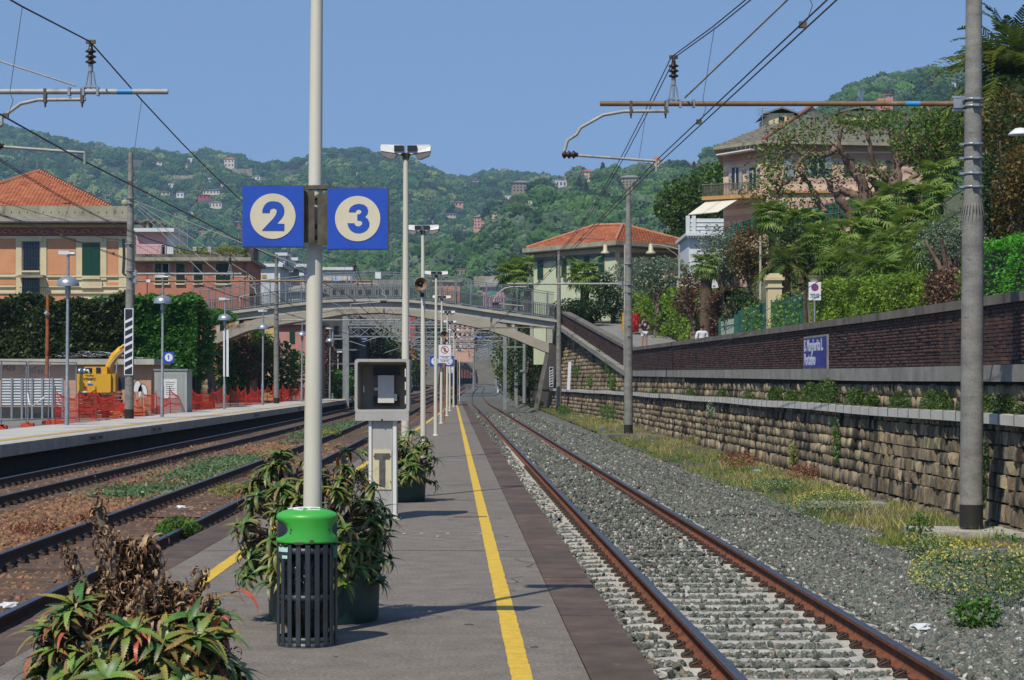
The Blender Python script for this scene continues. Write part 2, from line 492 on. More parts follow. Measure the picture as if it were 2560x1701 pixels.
# ------------------------------------------------------------------ tracks
RAIL_P = [(-.07,-.17),(-.07,-.155),(-.02,-.135),(-.009,-.12),(-.009,-.05),(-.036,-.035),(-.036,-.006),(-.028,0),(.028,0),(.036,-.006),(.036,-.035),(.009,-.05),(.009,-.12),(.02,-.135),(.07,-.155),(.07,-.17)]
def rail(parent, Xc, off, ztop, ds, m_side):
    mb = MB(); n = len(RAIL_P); V = []
    for d in ds:
        t = (float(Xc(d+.5)) - float(Xc(d-.5)))
        nx, ny = 1/math.hypot(1, t), -t/math.hypot(1, t)
        for (u, w) in RAIL_P:
            V.append((float(Xc(d)) + (off+u)*nx, d + (off+u)*ny, ztop + float(ZR(d)) + w))
    for i in range(len(ds)-1):
        for k in range(n-1):
            mb_m = 1 if 6 <= k <= 8 else 0
            mb.add([], []) if False else None
            mb.f.append((i*n+k, (i+1)*n+k, (i+1)*n+k+1, i*n+k+1)); mb.m.append(mb_m); mb.sm.append(False)
    mb.v = V
    return mb.build('rail', [m_side, m_railtop], parent)

# concrete sleeper with raised seats and sagging middle
def sleeper_mesh(name, mat, L=2.4, w=.21, sag=.018):
    mb = MB(); xs = [-L/2, -L/2+.06, -.95, -.60, -.42, .42, .60, .95, L/2-.06, L/2]
    zs = [-.03, -.012, 0, 0, -sag, -sag, 0, 0, -.012, -.03]
    V = []
    for x, z in zip(xs, zs):
        V += [(x, -w/2-.02, z-.12), (x, -w/2+.035, z), (x, w/2-.035, z), (x, w/2+.02, z-.12)]
    Fc = [(0,1,2,3)] + [((i)*4+k, i*4+k+1, (i+1)*4+k+1, (i+1)*4+k)[::-1] for i in range(len(xs)-1) for k in range(3)]
    Fc += [tuple(len(V)-4+k for k in (3,2,1,0))]
    me = bpy.data.meshes.new(name); me.from_pydata(V, [], Fc); me.materials.append(mat); return me
sl_new = sleeper_mesh('sleeper', m_sleeper)
sl_old = sleeper_mesh('sleeper_worn', m_sleeper_o, sag=.01)
# rail clip: plate, bolt and looped spring
mb = MB(); mb.bx(-.055,.055,-.075,.075,-.002,.018)
mb.cyl((0,0,.01),(0,0,.075),.016,n=6); mb.cyl((0,0,.055),(0,0,.08),.026,n=6)
mb.tube([(.05,-.06,.02),(-.01,-.07,.045),(-.055,-.04,.06),(-.06,0,.05),(-.055,.04,.06),(-.01,.07,.045),(.05,.06,.02)], .012, 5)
tmp = mb.build('tmp', m_clip); clip_me = tmp.data; bpy.data.objects.remove(tmp)

def track(name, Xc, ztop, side, d0, nsl, sl_me, d_end, label, clips=0, jig=0.0):
    root = bpy.data.objects.new(name, None); COL.objects.link(root); root.location = (0,0,0); root['kind'] = 'structure'
    ds = list(np.arange(3., 40, 1.)) + list(np.arange(40, 200, 3.)) + list(np.arange(200, d_end, 3.))
    r1 = rail(root, Xc, -.7525, ztop, ds, side); r2 = rail(root, Xc, .7525, ztop, ds, side)
    V, Fc = [], []
    tv = np.array([v.co[:] for v in sl_me.vertices])
    pos = []; 
    k = 0; d = d0
    while d < d_end - 2:
        t = float(Xc(d+.5)) - float(Xc(d-.5)); x = float(Xc(d)); z = ztop - .175 + float(ZR(d))
        if k < nsl:
            s = inst('sleeper', sl_me, root, (x, d + random.uniform(-.03,.03)*jig, z + random.uniform(-.006,.004)), -math.atan(t) + random.uniform(-.01,.01)*jig)
        else:
            pos.append((x, d, z, -math.atan(t)))
        k += 1; d += .6
    if pos:
        mb = MB()
        for (x, d, z, a) in pos: mb.box((x, d, z-.06), (2.4, .26, .12), a)
        mb.build('distant_sleepers', sl_me.materials[0], root, kind='stuff')
    c = 0; d = d0
    while c < clips:
        t = float(Xc(d+.5)) - float(Xc(d-.5)); a = -math.atan(t); x = float(Xc(d)); z = ztop - .172
        for rl, o_ in ((r1, -.7525), (r2, .7525)):
            for sgn in (-1, 1):
                q = inst('clip', clip_me, rl, (x + (o_+sgn*.115)*math.cos(a), d, z), a + (PI if sgn < 0 else 0), scale=(.8,.75,.8)); c += 1
        d += .6
    return root
t3 = track('railway_track', X3, -.4, m_rust, 11.6, 300, sl_new, 610, '', clips=300)
t2 = track('railway_track', X2, -.3, m_darkrail, 17.6, 200, sl_old, 600, '', clips=240, jig=1)
t1 = track('railway_track', X1, -.3, m_darkrail, 36, 160, sl_old, 600, '', clips=200, jig=1)

# ------------------------------------------------------------------ loose ballast
def rock_protos(n, mat, sub=1):
    out = []
    for i in range(n):
        V, Fc = rock(sub, .5, .65, i)
        out.append(proto('stone_shape', V*.5, Fc, mat))
    return out
m_stone_g = M('ballast_stone', '4b4e46', '76796f', 30, .9, .3, 90, var=.42)
m_stone_r = M('ballast_stone_brown', '664530', '9a7656', 30, .95, .3, 90, var=.42)
PG = rock_protos(13, m_stone_g, 0) + rock_protos(1, M('stone_pale','a3a198','bdbbb2',30,.9), 0) + rock_protos(1, M('stone_tan','7d6a58','8f7a66',30,.9), 0); PR = rock_protos(6, m_stone_r, 0)
def bal_points(n, d0, d1, fx, flo, fhi, zf, keep):
    u = rng.uniform(0, 1, n); d = 1/(1/d0 + u*(1/d1 - 1/d0)) if True else 0
    o_ = rng.uniform(flo, fhi, n)
    P = np.stack([fx(d) + o_, d, np.zeros(n)], 1)
    k = keep(o_, d); P = P[k]; o_ = o_[k]
    P[:, 2] = zf(o_, P[:, 1])
    return P
def zb3(o_, d):
    z = np.full(len(o_), -.628) + np.interp(d, [0,250,420],[0,0,.37])
    z = np.where(o_ > 2.6, z - (o_-2.6)*.04, z)
    z += np.where((abs(o_) < .55), .0, .008)
    ph = ((d - 11.6) / .6) % 1.0; ph = np.minimum(ph, 1-ph)*.6
    on = (ph < .14) & (abs(o_) < 1.25)
    z = np.where(on, -.568 + np.interp(d,[0,250,420],[0,0,.37]), z)
    z = z + np.where(on, 0, .065*np.clip((d-55)/30, 0, 1))
    far = np.clip((d-26)/20, 0, 1)
    z = z + far*.035*(abs(o_) < .62)
    return z + rng.uniform(-.008, .022, len(o_))
def keep3(o_, d):
    ph = ((d - 11.6) / .6) % 1.0; ph = np.minimum(ph, 1-ph)*.6
    on = (ph < .15) & (abs(o_) < 1.25)
    p = np.where(on, np.where(abs(o_) < .6, np.clip((d-22)/25, .03, .95), .03), 1.0)
    p = np.where(abs(abs(o_)-.7525) < .17, .0, p)
    p = np.where((o_ < -1.25) & (rng.uniform(0,1,len(o_)) < .0), 0, p)
    return rng.uniform(0, 1, len(o_)) < p
P = np.concatenate([bal_points(125000, 12.2, 150, X3, -1.58, 3.75, zb3, keep3), bal_points(30000, 12.2, 28, X3, -1.58, 3.6, zb3, keep3)])
n = len(P)
scatter('ballast_stones', P, rng.uniform(0, 6.28, (n, 3)), rng.uniform(.036, .082, n) * (1 + np.clip((P[:,1]-30)/60, 0, 1)*.8), PG, 'loose grey ballast stones filling the near track on the right', None)
# brown ballast left of the platform
def zbl(o_, d): return np.full(len(o_), -.56) + rng.uniform(-.01, .03, len(o_))
def keepl(o_, d):
    ok = np.ones(len(o_), bool)
    for X_ in (X2, X1):
        r = abs(o_ + 0 - (X_(d))) 
        ok &= ~((abs(r - .7525) < .12))
        inn = (r < 1.2); ok &= ~(inn & (rng.uniform(0, 1, len(o_)) < .45))
    return ok & (o_ < -3.3 - .0085*(d-14))
P = bal_points(90000, 17, 75, lambda d: 0*d, -12.6, -3.3, zbl, keepl)
n = len(P)
scatter('brown_ballast_stones', P, rng.uniform(0, 6.28, (n, 3)), rng.uniform(.05, .115, n) * (1 + np.clip((P[:,1]-25)/50, 0, 1)), PR, 'loose reddish brown ballast stones between the two left tracks', None)

# ------------------------------------------------------------------ island platform
LE = lambda d: float(np.interp(d, [0, 14, 26, 88, 175], [-3.36, -3.44, -3.52, -4.05, -4.75]))
RE = lambda d: 1.18 - .0285*d
plat = bpy.data.objects.new('island_platform', None); COL.objects.link(plat); plat['kind'] = 'structure'
DP = list(np.arange(3, 60, 1.)) + list(np.arange(60, 176, 4.))
mb = MB()
V = []
for d in DP: V += [(LE(d)+.38, d, 0), (RE(d)-.39, d, 0)]
mb.add(V, [(2*i, 2*i+1, 2*i+3, 2*i+2) for i in range(len(DP)-1)])
mb.build('asphalt_surface', m_asph, plat)
mb = MB()
for i in range(len(DP)-1):
    a, b = DP[i], DP[i+1]
    mb.quad((RE(a)-.06,a,-.12),(RE(b)-.06,b,-.12),(RE(b)-.06,b,-1.1),(RE(a)-.06,a,-1.1))
    mb.quad((LE(a)+.06,a,-.1),(LE(b)+.06,b,-.1),(LE(b)+.06,b,-1.1),(LE(a)+.06,a,-1.1))
mb.quad((LE(175),175,0),(RE(175),175,0),(RE(175)-.5,182,-.6),(LE(175)+.5,182,-.6))
mb.build('retaining_edge', m_conc_d, plat)
def slab_mesh(L, w, h, jit):
    mb = MB(); mb.bx(-w/2, w/2, -L/2, L/2, -h, 0)
    for i in range(4, 8):
        x, y, z = mb.v[i]; mb.v[i] = (x*(1-.006), y*(1-.004), z)
    t = mb.build('tmp', m_kerb); me = t.data; bpy.data.objects.remove(t); return me
km = [slab_mesh(L, .385, .13, 0) for L in (.90, 1.12, 1.38)]
kl = [.90, 1.12, 1.38]
d = 4.0; c = 0
while d < 174:
    j = random.randrange(3); L = kl[j] + .012
    if c < 150 : inst('kerb_stone', km[j], plat, (RE(d+L/2)-.1925, d+L/2, random.uniform(.0,.008)), HEAD + random.uniform(-.003,.003))
    d += L; c += 1
d = 8.0
while d < 172:
    j = random.randrange(3); L = kl[j] + .015
    inst('kerb_stone', km[j], plat, (LE(d+L/2)+.19, d+L/2, random.uniform(-.006,.006)), .006 + random.uniform(-.006,.006))
    d += L
def line_strip(name, xf, w, d0, d1, z, mat, parent, wear=.0025):
    mb = MB(); V = []; ds = np.concatenate([np.arange(d0, min(60, d1), .12), np.arange(60, d1, 1.0)])
    for d in ds:
        V += [(xf(d)-w/2+random.gauss(0, wear), d, z), (xf(d)+w/2+random.gauss(0, wear), d, z)]
    mb.add(V, [(2*i, 2*i+1, 2*i+3, 2*i+2) for i in range(len(ds)-1)])
    return mb.build(name, mat, parent, kind=None)
o = line_strip('painted_line', lambda d: .405 - .0285*d, .125, 3, 154, .004, m_yellow, plat)
o = line_strip('painted_line', lambda d: float(np.interp(d, [0,18.5,39.6,88.9,115,150],[-2.4,-2.63,-2.95,-3.5,-3.85,-4.25])), .125, 3, 150, .004, m_yellow, plat)
m_joint = M('joint_dark', '3f3b36', '4d4943', 6, .95)
for d in (21.4, 30.4, 36.2, 47.5, 61, 80, 105):
    mb = MB(); V = []
    for k in range(12): x = LE(d)+.4+(RE(d)-.4-LE(d)-.4)*k/11; y = d+random.uniform(-.015,.015)+.02*x; V += [(x,y,.0018),(x,y+random.uniform(.012,.03)*(1+d/60),.0018)]
    mb.add(V, [(2*k,2*k+2,2*k+3,2*k+1) for k in range(11)]); mb.build('joint', m_joint, plat)
for k in range(9):
    x, d = random.uniform(-2.6,.3), random.uniform(13.5,34); P_ = []
    for j in range(9): P_.append((x, d)); x += random.uniform(-.09,.14); d += random.uniform(.02,.35)
    mb = MB(); V = [c for (a, b) in P_ for c in ((a,b,.0016),(a+random.uniform(.006,.016),b,.0016))]; mb.add(V, [(2*j,2*j+1,2*j+3,2*j+2) for j in range(8)]); mb.build('crack', m_joint, plat)
for k in range(26): mb = MB(); x, d, r = random.uniform(-2.8,.3), random.uniform(13,40), random.uniform(.015,.04); mb.lathe([(.001,.0022),(r,.0022)],(x,d,0),7); mb.build('gum_spot', m_joint, plat)
# faded stencil letters on the asphalt
m_whitep = M('worn_white_paint', 'b5b2aa', '8f8b84', 30, .8, stain='6d6963', stain_sc=18, stain_t=.5)
def glyph_marks(name, px0, py0, spec, ww, parent):
    mb = MB(); d = EYE*FOC/(py0-HY)
    for (u, v, w, h) in spec:
        x = XS(px0 + u, d); y = EYE*FOC/(py0+v-HY)
        mb.bx(x, x+w, y, y+h, .0035, .005)
    return mb.build(name, m_whitep, parent)
spec = []
for k, u in enumerate((0, 42, 108, 190)):
    spec += [(u, 0, .11, .05), (u+3, 18, .12, .05), (u+24, 5, .035, .25)]
    if k % 2 == 0: spec += [(u+2, 12, .03, .22)]
glyph_marks('stencil_marks', 985, 1332, spec, .1, plat)
mb = MB(); mb.bx(XS(1130,25.8), XS(1215,25.8), 26.6, 26.75, .002, .006)
mb.build('drain_grate', M('grate_rust', '5a4238', '6f564a', 8, .8), plat)
mb = MB(); mb.bx(-2.3,-.9, 45, 46.2, .0015, .0035); mb.build('repair_patch', M('asphalt_patch','6f6b66','7b7772',5,.9,grain=.15), plat)

# ------------------------------------------------------------------ platform one (left)
m_pl1 = M('platform_paving', 'b4b1a8', 'c2beb5', .8, .85, .15, 40, stain='7c7a74', stain_sc=.6, grain=.08)
m_tact = M('yellow_tactile', 'c4a15a', 'b5924d', 4, .8, grain=.08)
m_black = M('dull_black', '17160f', '2a281f', 2, .95, .4, 10, stain='33402a', stain_sc=1.1, stain_t=.62)  # near-black with dull green patches
p1 = bpy.data.objects.new('side_platform', None); COL.objects.link(p1); p1['kind'] = 'structure'
EX = lambda d: float(X1(d)) - 1.45 if d > 85 else -11.65 + .0*(d)
EX = lambda d: float(np.interp(d, [0, 45, 85, 115, 180], [-11.15, -11.2, -11.45, -11.75, -12.6]))
DQ = list(np.arange(20, 160, 2.)) + [160, 163, 166]
mb = MB(); V = []
for d in DQ: V += [(EX(d)-3.4, d, .3), (EX(d)-.3, d, .3)]
mb.add(V, [(2*i,2*i+1,2*i+3,2*i+2) for i in range(len(DQ)-1)]); mb.build('paving', m_pl1, p1)
for nm, a, b, m_ in (('tactile_strip', -1.02, -.62, m_tact),):
    mb = MB(); V = []
    for d in DQ: V += [(EX(d)+a, d, .304), (EX(d)+b, d, .304)]
    mb.add(V, [(2*i,2*i+1,2*i+3,2*i+2) for i in range(len(DQ)-1)]); mb.build(nm, m_, p1)
for i in range(len(DQ)-1):
    a, b = DQ[i], DQ[i+1]; mb = MB()
    mb.add([(EX(a)-.3,a,.3),(EX(a),a,.3),(EX(a),a,.02),(EX(a)-.3,a,.02),(EX(b)-.3,b-.015,.3),(EX(b),b-.015,.3),(EX(b),b-.015,.02),(EX(b)-.3,b-.015,.02)],
           [(0,1,2,3),(4,7,6,5),(0,4,5,1),(1,5,6,2),(2,6,7,3),(3,7,4,0)])
    mb.build('edge_slab', m_conc, p1)
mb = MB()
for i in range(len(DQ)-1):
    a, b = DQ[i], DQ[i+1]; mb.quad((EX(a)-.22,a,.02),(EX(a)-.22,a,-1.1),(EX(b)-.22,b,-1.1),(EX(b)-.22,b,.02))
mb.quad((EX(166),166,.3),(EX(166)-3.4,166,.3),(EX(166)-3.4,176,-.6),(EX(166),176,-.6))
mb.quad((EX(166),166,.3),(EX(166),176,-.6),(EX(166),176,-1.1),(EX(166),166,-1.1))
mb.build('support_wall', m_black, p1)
# warning plates on the edge
m_plate = M('plate_grey', '8b8782', '9a948c', 6, .7); m_redtxt = M('text_red', '7a3a34')
def text_obj(name, s, size, mat, parent, loc, rot, bold=0.0, ext=.002, align='CENTER', sx=1.0):
    cu = bpy.data.curves.new(name, 'FONT'); cu.body = s; cu.size = size; cu.offset = bold; cu.extrude = ext
    cu.align_x = align; cu.align_y = 'CENTER'; cu.resolution_u = 3
    t = bpy.data.objects.new('tmp', cu); COL.objects.link(t)
    dg = bpy.context.evaluated_depsgraph_get(); me = bpy.data.meshes.new_from_object(t.evaluated_get(dg))
    bpy.data.objects.remove(t)
    for v in me.vertices: v.co.x *= sx
    me.materials.clear()
    o = link(name, me, parent, [mat]); o.location = loc; o.rotation_euler = rot
    return o
for dd in (57.3, 67.5, 96, 118):
    for k, tx in ((0, 'Vietato\nattraversare'), (1, 'i binari')):
        L = .95; y = dd + k*1.05*1.0
        mb = MB(); mb.box((EX(y)+.012, y, .16), (.02, .95, .2), 0.004); pl = mb.build('warning_plate', m_plate, p1)
        text_obj('lettering', ('ATTENZIONE' if k == 0 else 'AL TRENO') if dd < 60 else 'VIETATO', .1, m_redtxt, pl, (EX(y)+.026, y, .16), (PI/2, 0, PI/2), .002, sx=1.2)

# yard behind it
mb = MB(); V = []
for d in DQ: V += [(-70, d, .12), (EX(d)-3.4, d, .2)]
mb.add(V, [(2*i,2*i+1,2*i+3,2*i+2) for i in range(len(DQ)-1)])
mb.build('yard_gravel', M('yard_gravel', '6b6860', '8d8a80', 7, .95, .6, 14, stain='55603a', stain_sc=.35, stain_t=.6), kind='structure')

# ------------------------------------------------------------------ retaining wall on the right
WOFF = lambda d: float(np.interp(d, [0, 30, 95, 107, 150, 170], [5.6, 5.6, 5.5, 5.45, 3.95, 3.5]))   # foot of the lower wall
LEDGE = lambda d: float(np.interp(d, [0, 45, 107, 150, 170], [1.66, 1.70, 1.95, 5.6, 7.2]))            # underside of the concrete ledge
PTOP = lambda d: float(np.interp(d, [0, 45, 107, 150, 170], [3.12, 3.14, 3.36, 6.8, 8.2]))            # top of the parapet
DUCT = 1.05
WX = lambda d, z: 2.81 - .0285*d + WOFF(d) + .13*(z+.6) + (.22 if z > DUCT+.05 else 0) + .05*max(0, z-2.2)
m_wstone = M('wall_stone', '665a44', 'a29274', 3.2, .95, .8, 20, stain='2c251d', stain_sc=1.5, stain_t=.49, streak=.3, var=.36)
m_mortar = M('wall_mortar', '2f2a22', '4d463a', 3, .98, .5, 12)
m_brick = M('clinker_brick', '33201a', '5a382c', 2.5, .8, .35, 30, stain='241a15', stain_sc=.5, stain_t=.56, var=.42)
m_coping = M('coping_concrete', '5d564c', '7c7468', 1.5, .9, .4, 20, stain='3c372f', stain_sc=.9, stain_t=.55, streak=.4, var=.08)
m_ledge = M('ledge_concrete', '7c7970', '98958b', 1.8, .9, .3, 20, stain='4b483f', stain_sc=.9, stain_t=.58, var=.06)
m_duct = M('duct_concrete', 'c2beb2', 'd4d0c4', 2.5, .85, .15, 30, stain='77746a', stain_sc=.8, stain_t=.62, var=.07)
rw = E('retaining_wall', (2.81-.9+5.6, 31, -.6), 'long battered rubble stone retaining wall with dark brick parapet along the right track', 'wall')
rw.location = (0, 0, 0)
mb = MB(); ds = list(np.arange(21, 172, 1.5))
for a, b in zip(ds[:-1], ds[1:]):
    for z0, z1, inset in ((-1.1, DUCT, .1), (DUCT+.06, None, .1)):
        za0, za1 = z0, (z1 if z1 else LEDGE(a)); zb1 = z1 if z1 else LEDGE(b)
        mb.quad((WX(a,za0)+inset,a,za0),(WX(b,z0)+inset,b,z0),(WX(b,zb1)+inset,b,zb1),(WX(a,za1)+inset,a,za1))
    mb.quad((WX(a,1.0)+.05,a,DUCT),(WX(b,1.0)+.05,b,DUCT),(WX(b,1.2)+.2,b,DUCT),(WX(a,1.2)+.2,a,DUCT))
mb.build('mortar_bed', m_mortar, rw)
def block_mesh(name, mat, ch=.08, seed=0, jit=.05):
    r = random.Random(seed); mb = MB()
    V = [(0,-.5,-.5),(0,.5,-.5),(0,.5,.5),(0,-.5,.5)]
    a = [(.0, y+r.uniform(-jit,jit)*.5, z+r.uniform(-jit,jit)*.5) for _, y, z in V]
    b = [(-.55-r.uniform(0,.45), y*(1-2*ch)+r.uniform(-jit,jit)*.4, z*(1-2*ch)+r.uniform(-jit,jit)*.4) for _, y, z in V]
    mb.add(a+b+[(-.85-r.uniform(0,.35), r.uniform(-.15,.15), r.uniform(-.15,.15))],
           [(0,1,5,4),(1,2,6,5),(2,3,7,6),(3,0,4,7),(4,5,8),(5,6,8),(6,7,8),(7,4,8)])
    me = bpy.data.meshes.new(name); me.from_pydata(mb.v, [], mb.f); me.materials.append(mat); return me
SB = [block_mesh('stone', m_wstone, .05, i, .13) for i in range(6)]
recs = []
d = None
def course(z0, h, lean, dstart, dend, wmin, wmax, zmaxf=None):
    d = dstart + random.uniform(0, .3)
    while d < dend:
        L = random.uniform(wmin, wmax); zc = z0 + h/2
        if (zmaxf is None or zc + h*.4 < zmaxf(d)):
            hh = h * random.uniform(.92, 1.0)
            recs.append((d+L/2, WX(d+L/2, zc)+.06, zc + random.uniform(-.012,.012), L*.96, hh, random.uniform(.03,.14)))
        d += L
z = -.75
while z < DUCT-.12:
    hc = random.choice((.22,.25,.28,.31)); hc = min(hc, DUCT-z+.02); course(z, hc, .13, 22, 150, .16, .5); z += hc
z = DUCT+.1
while z < 6.6:
    course(z, .24, .13, 22 if z < 1.7 else 100, 150, .2, .5, LEDGE); z += .24
recs.sort(key=lambda r: r[0])
near = [r for r in recs if r[2] < DUCT and r[0] > 31.5][:300]; nearset = set(id(r) for r in near)
lean = math.atan(.13)
for r in near:
    inst('stone', random.choice(SB), rw, (r[1], r[0], r[2]), HEAD, scale=(r[5], r[3], r[4]), ry=lean)
rest = [r for r in recs if id(r) not in nearset]
Vs = []; Fs = []; Rn = []; base = 0
tvs = [np.array([v.co[:] for v in m.vertices]) for m in SB]
tf3 = []
f_t = [(0,1,5),(0,5,4),(1,2,6),(1,6,5),(2,3,7),(2,7,6),(3,0,4),(3,4,7),(4,5,8),(5,6,8),(6,7,8),(7,4,8)]
cl, sl_ = math.cos(lean), math.sin(lean)
for r in rest:
    v = tvs[random.randrange(6)] * np.array([r[5], r[3], r[4]])
    x = v[:,0]*cl + v[:,2]*sl_; zz = -v[:,0]*sl_ + v[:,2]*cl
    y = v[:,1]; dth = (WX(r[0]+.5,r[2]) - WX(r[0]-.5,r[2])); 
    Vs.append(np.stack([x + r[1] + y*dth, y + r[0], zz + r[2]], 1)); Fs.append(np.array(f_t)+base); base += 9
    Rn.append(np.full(9, random.random()))
bulk('small_stones', np.concatenate(Vs), np.concatenate(Fs), m_wstone, rw, np.concatenate(Rn), kind='stuff')
# ledge, duct, brick parapet, coping
def seg_on_wall(name, d, L, x0, x1, z0, z1, mat, slope=True, parent=rw):
    a, b = d, d+L-.012; mb = MB()
    f = lambda q, g: g(q) if callable(g) else g
    mb.add([(f(a,x0),a,f(a,z0)),(f(a,x1),a,f(a,z0)),(f(a,x1),a,f(a,z1)),(f(a,x0),a,f(a,z1)),(f(b,x0),b,f(b,z0)),(f(b,x1),b,f(b,z0)),(f(b,x1),b,f(b,z1)),(f(b,x0),b,f(b,z1))],
           [(0,1,2,3),(4,7,6,5),(0,4,5,1),(1,5,6,2),(2,6,7,3),(3,7,4,0)])
    return mb.build(name, mat, parent)
LX = lambda q: 2.81 - .0285*q + WOFF(q) + .72
d = 21.
while d < 160:
    seg_on_wall('ledge_slab', d, 1.35, lambda q: LX(q)-.32, lambda q: LX(q)+.3, LEDGE, lambda q: LEDGE(q)+.27, m_ledge); d += 1.35
d = 21.
while d < 160:
    seg_on_wall('coping_stone', d, 1.1, lambda q: LX(q)-.07, lambda q: LX(q)+.42, lambda q: PTOP(q)-.16, PTOP, m_coping); d += 1.1
d = 21.
while d < 148:
    dx = random.uniform(-.002, .002)
    seg_on_wall('duct_section', d, .92, lambda q: WX(q,.9)-.15+dx, lambda q: WX(q,.9)+.15+dx, lambda q: DUCT-.03+.01*math.sin(q*.4), lambda q: DUCT+.13+.01*math.sin(q*.4), m_duct)
    if d < 110:
        seg_on_wall('duct_strap', d-.03, .05, lambda q: WX(q,.9)-.156, lambda q: WX(q,.9)+.156, lambda q: DUCT-.04+.01*math.sin(q*.4), lambda q: DUCT+.145+.01*math.sin(q*.4), m_conc_d)
    d += .92
mb = MB()
for a, b in zip(ds[:-1], ds[1:]):
    if b > 160: break
    mb.quad((LX(a)+.02,a,LEDGE(a)+.2),(LX(b)+.02,b,LEDGE(b)+.2),(LX(b)+.02,b,PTOP(b)-.1),(LX(a)+.02,a,PTOP(a)-.1))
    mb.quad((LX(a)+.36,a,LEDGE(a)+.2),(LX(b)+.36,b,LEDGE(b)+.2),(LX(b)+.36,b,PTOP(b)-.1),(LX(a)+.36,a,PTOP(a)-.1))
mb.build('parapet_core', m_mortar, rw)
brick_me = block_mesh('brick', m_brick, .02, 3, .02)
for v in brick_me.vertices:
    if v.co.x < -.5: v.co.x = -1.0
bricks = []
rows = 15
for k in range(rows):
    d = 21.0 + (k % 2)*.13
    while d < 158:
        zb_ = LEDGE(d) + .28; zt_ = PTOP(d) - .165; h = (zt_-zb_)/rows
        bricks.append((d+.125, zb_ + h*(k+.5), h*.86)); d += .262
bricks.sort(key=lambda r: r[0])
skip_sign = (50.9, 55.2)
cnt = 0; Vs = []; Fs = []; Rn = []; base = 0; bv = np.array([v.co[:] for v in brick_me.vertices])
for (dd, zz, hh) in bricks:
    pr = random.uniform(.015, .034)
    sl = (LEDGE(dd+.5)-LEDGE(dd-.5)) if dd > 105 else 0
    if cnt < 300 and dd > 34.5:
        inst('brick', brick_me, rw, (LX(dd)+.022, dd, zz), HEAD, scale=(pr, .25, hh)); cnt += 1
    else:
        v = bv * np.array([pr, .25, hh]); dth = LX(dd+.5) - LX(dd-.5)
        Vs.append(np.stack([v[:,0]+LX(dd)+.022+v[:,1]*dth, v[:,1]+dd, v[:,2]+zz+v[:,1]*sl], 1)); Fs.append(np.array(f_t)+base); base += 9
        Rn.append(np.full(9, random.random()))
bulk('parapet_bricks', np.concatenate(Vs), np.concatenate(Fs), m_brick, rw, np.concatenate(Rn), kind='stuff')

# road behind the parapet, climbing to the bridge
ZROAD = lambda d: float(np.interp(d, [0, 45, 100, 150, 175, 260], [2.0, 2.05, 2.25, 5.75, 6.9, 8.5]))
strip('street', lambda d: LX(d)+.37, lambda d: 2.81-.0285*d+10.6 if d < 150 else 9.2, ZROAD, list(np.arange(26,158,2.)), m_road)
# ------------------------------------------------------------------ furniture of the island platform
m_cream = M('cream_paint', 'c9c3b0', 'd4cfbd', 1.5, .55, .06, 40, stain='a49b84', stain_sc=3, stain_t=.68, streak=.3)
m_galv = M('galvanised_steel', '8e9498', 'a8adb0', 8, .45, .05, 60, metal=.5)
m_white = M('white_paint', 'd6d5cf', 'e2e1dc', 3, .5, .05, 40, stain='a39f94', stain_sc=5, stain_t=.7)
m_blk = M('black_plastic', '141416', '1e1e20', 6, .5)
m_lens = M('lamp_lens', '6f6d68', '8a8780', 6, .25)
m_blue = M('sign_blue', '1f48ab', '2450b8', 4, .4, stain='1c3c8c', stain_sc=3, stain_t=.62)
m_ivory = M('sign_ivory', 'd3c8aa', 'dcd2b8', 5, .45, stain='bfa987', stain_sc=6, stain_t=.62)
m_wht2 = M('sign_white', 'd9dadb', 'e4e5e6', 5, .45)
m_red = M('sign_red', 'a92f2a', 'b83a33', 5, .5)
m_ink = M('dark_ink', '202228')
m_steel_b = M('bracket_steel', '50483c', '6b6250', 12, .6, metal=.4)

DIG2 = [(198,528),(200,508),(210,484),(228,464),(250,455),(275,454),(303,458),(325,472),(338,492),(342,515),(338,540),(325,562),(291,600),(342,602),(341,646),(196,645),(270,566),(288,540),(293,518),(288,504),(272,497),(255,502),(247,514),(245,529)]
DIG3 = [(762,522),(767,503),(780,487),(800,475),(830,470),(862,476),(882,492),(889,512),(884,535),(866,553),(886,568),(897,590),(896,615),(882,638),(860,653),(832,661),(800,657),(775,643),(759,620),(753,597),(799,597),(804,610),(818,618),(836,616),(849,604),(850,590),(841,579),(818,576),(818,539),(834,538),(845,526),(844,513),(834,505),(820,505),(809,512),(806,523)]
DIG1 = [(-8,38),(8,38),(8,-38),(-10,-38),(-10,20),(-24,14),(-24,28)]
def num_sign(d, cx, cz, size, digit, label, yaw=0.0, disc='ivory', group=None):
    s = size/2; root = E('platform_number_sign', (cx, d, cz), label, 'sign', group, yaw)
    mb = MB(); mb.bx(-s, s, 0, .035, -s, s); mb.build('panel', m_blue, root)
    mb = MB(); mb.bx(-s-.003, s+.003, .002, .04, s, s+.006); mb.bx(-s-.003, s+.003, .002, .04, -s-.006, -s)
    mb.bx(s, s+.005, .002, .04, -s, s); mb.build('rim', m_steel_b, root)
    r = size*.375; mb = MB(); n = 40
    mb.prism([(r*math.cos(2*PI*k/n), r*math.sin(2*PI*k/n)) for k in range(n)], -.004, -.0005)
    mb.build('disc', m_ivory if disc == 'ivory' else m_wht2, root)
    q = size/397.0
    if digit == 2: poly = [((x-267)*q, (552-y)*q) for x, y in DIG2]
    elif digit == 3: poly = [((x-820)*q, (567-y)*q) for x, y in DIG3]
    else: poly = [(x/100*size*.55, y/100*size*.55) for x, y in DIG1]
    mb = MB(); mb.prism(poly, -.008, -.0045); mb.build('digit', m_blue, root)
    return root

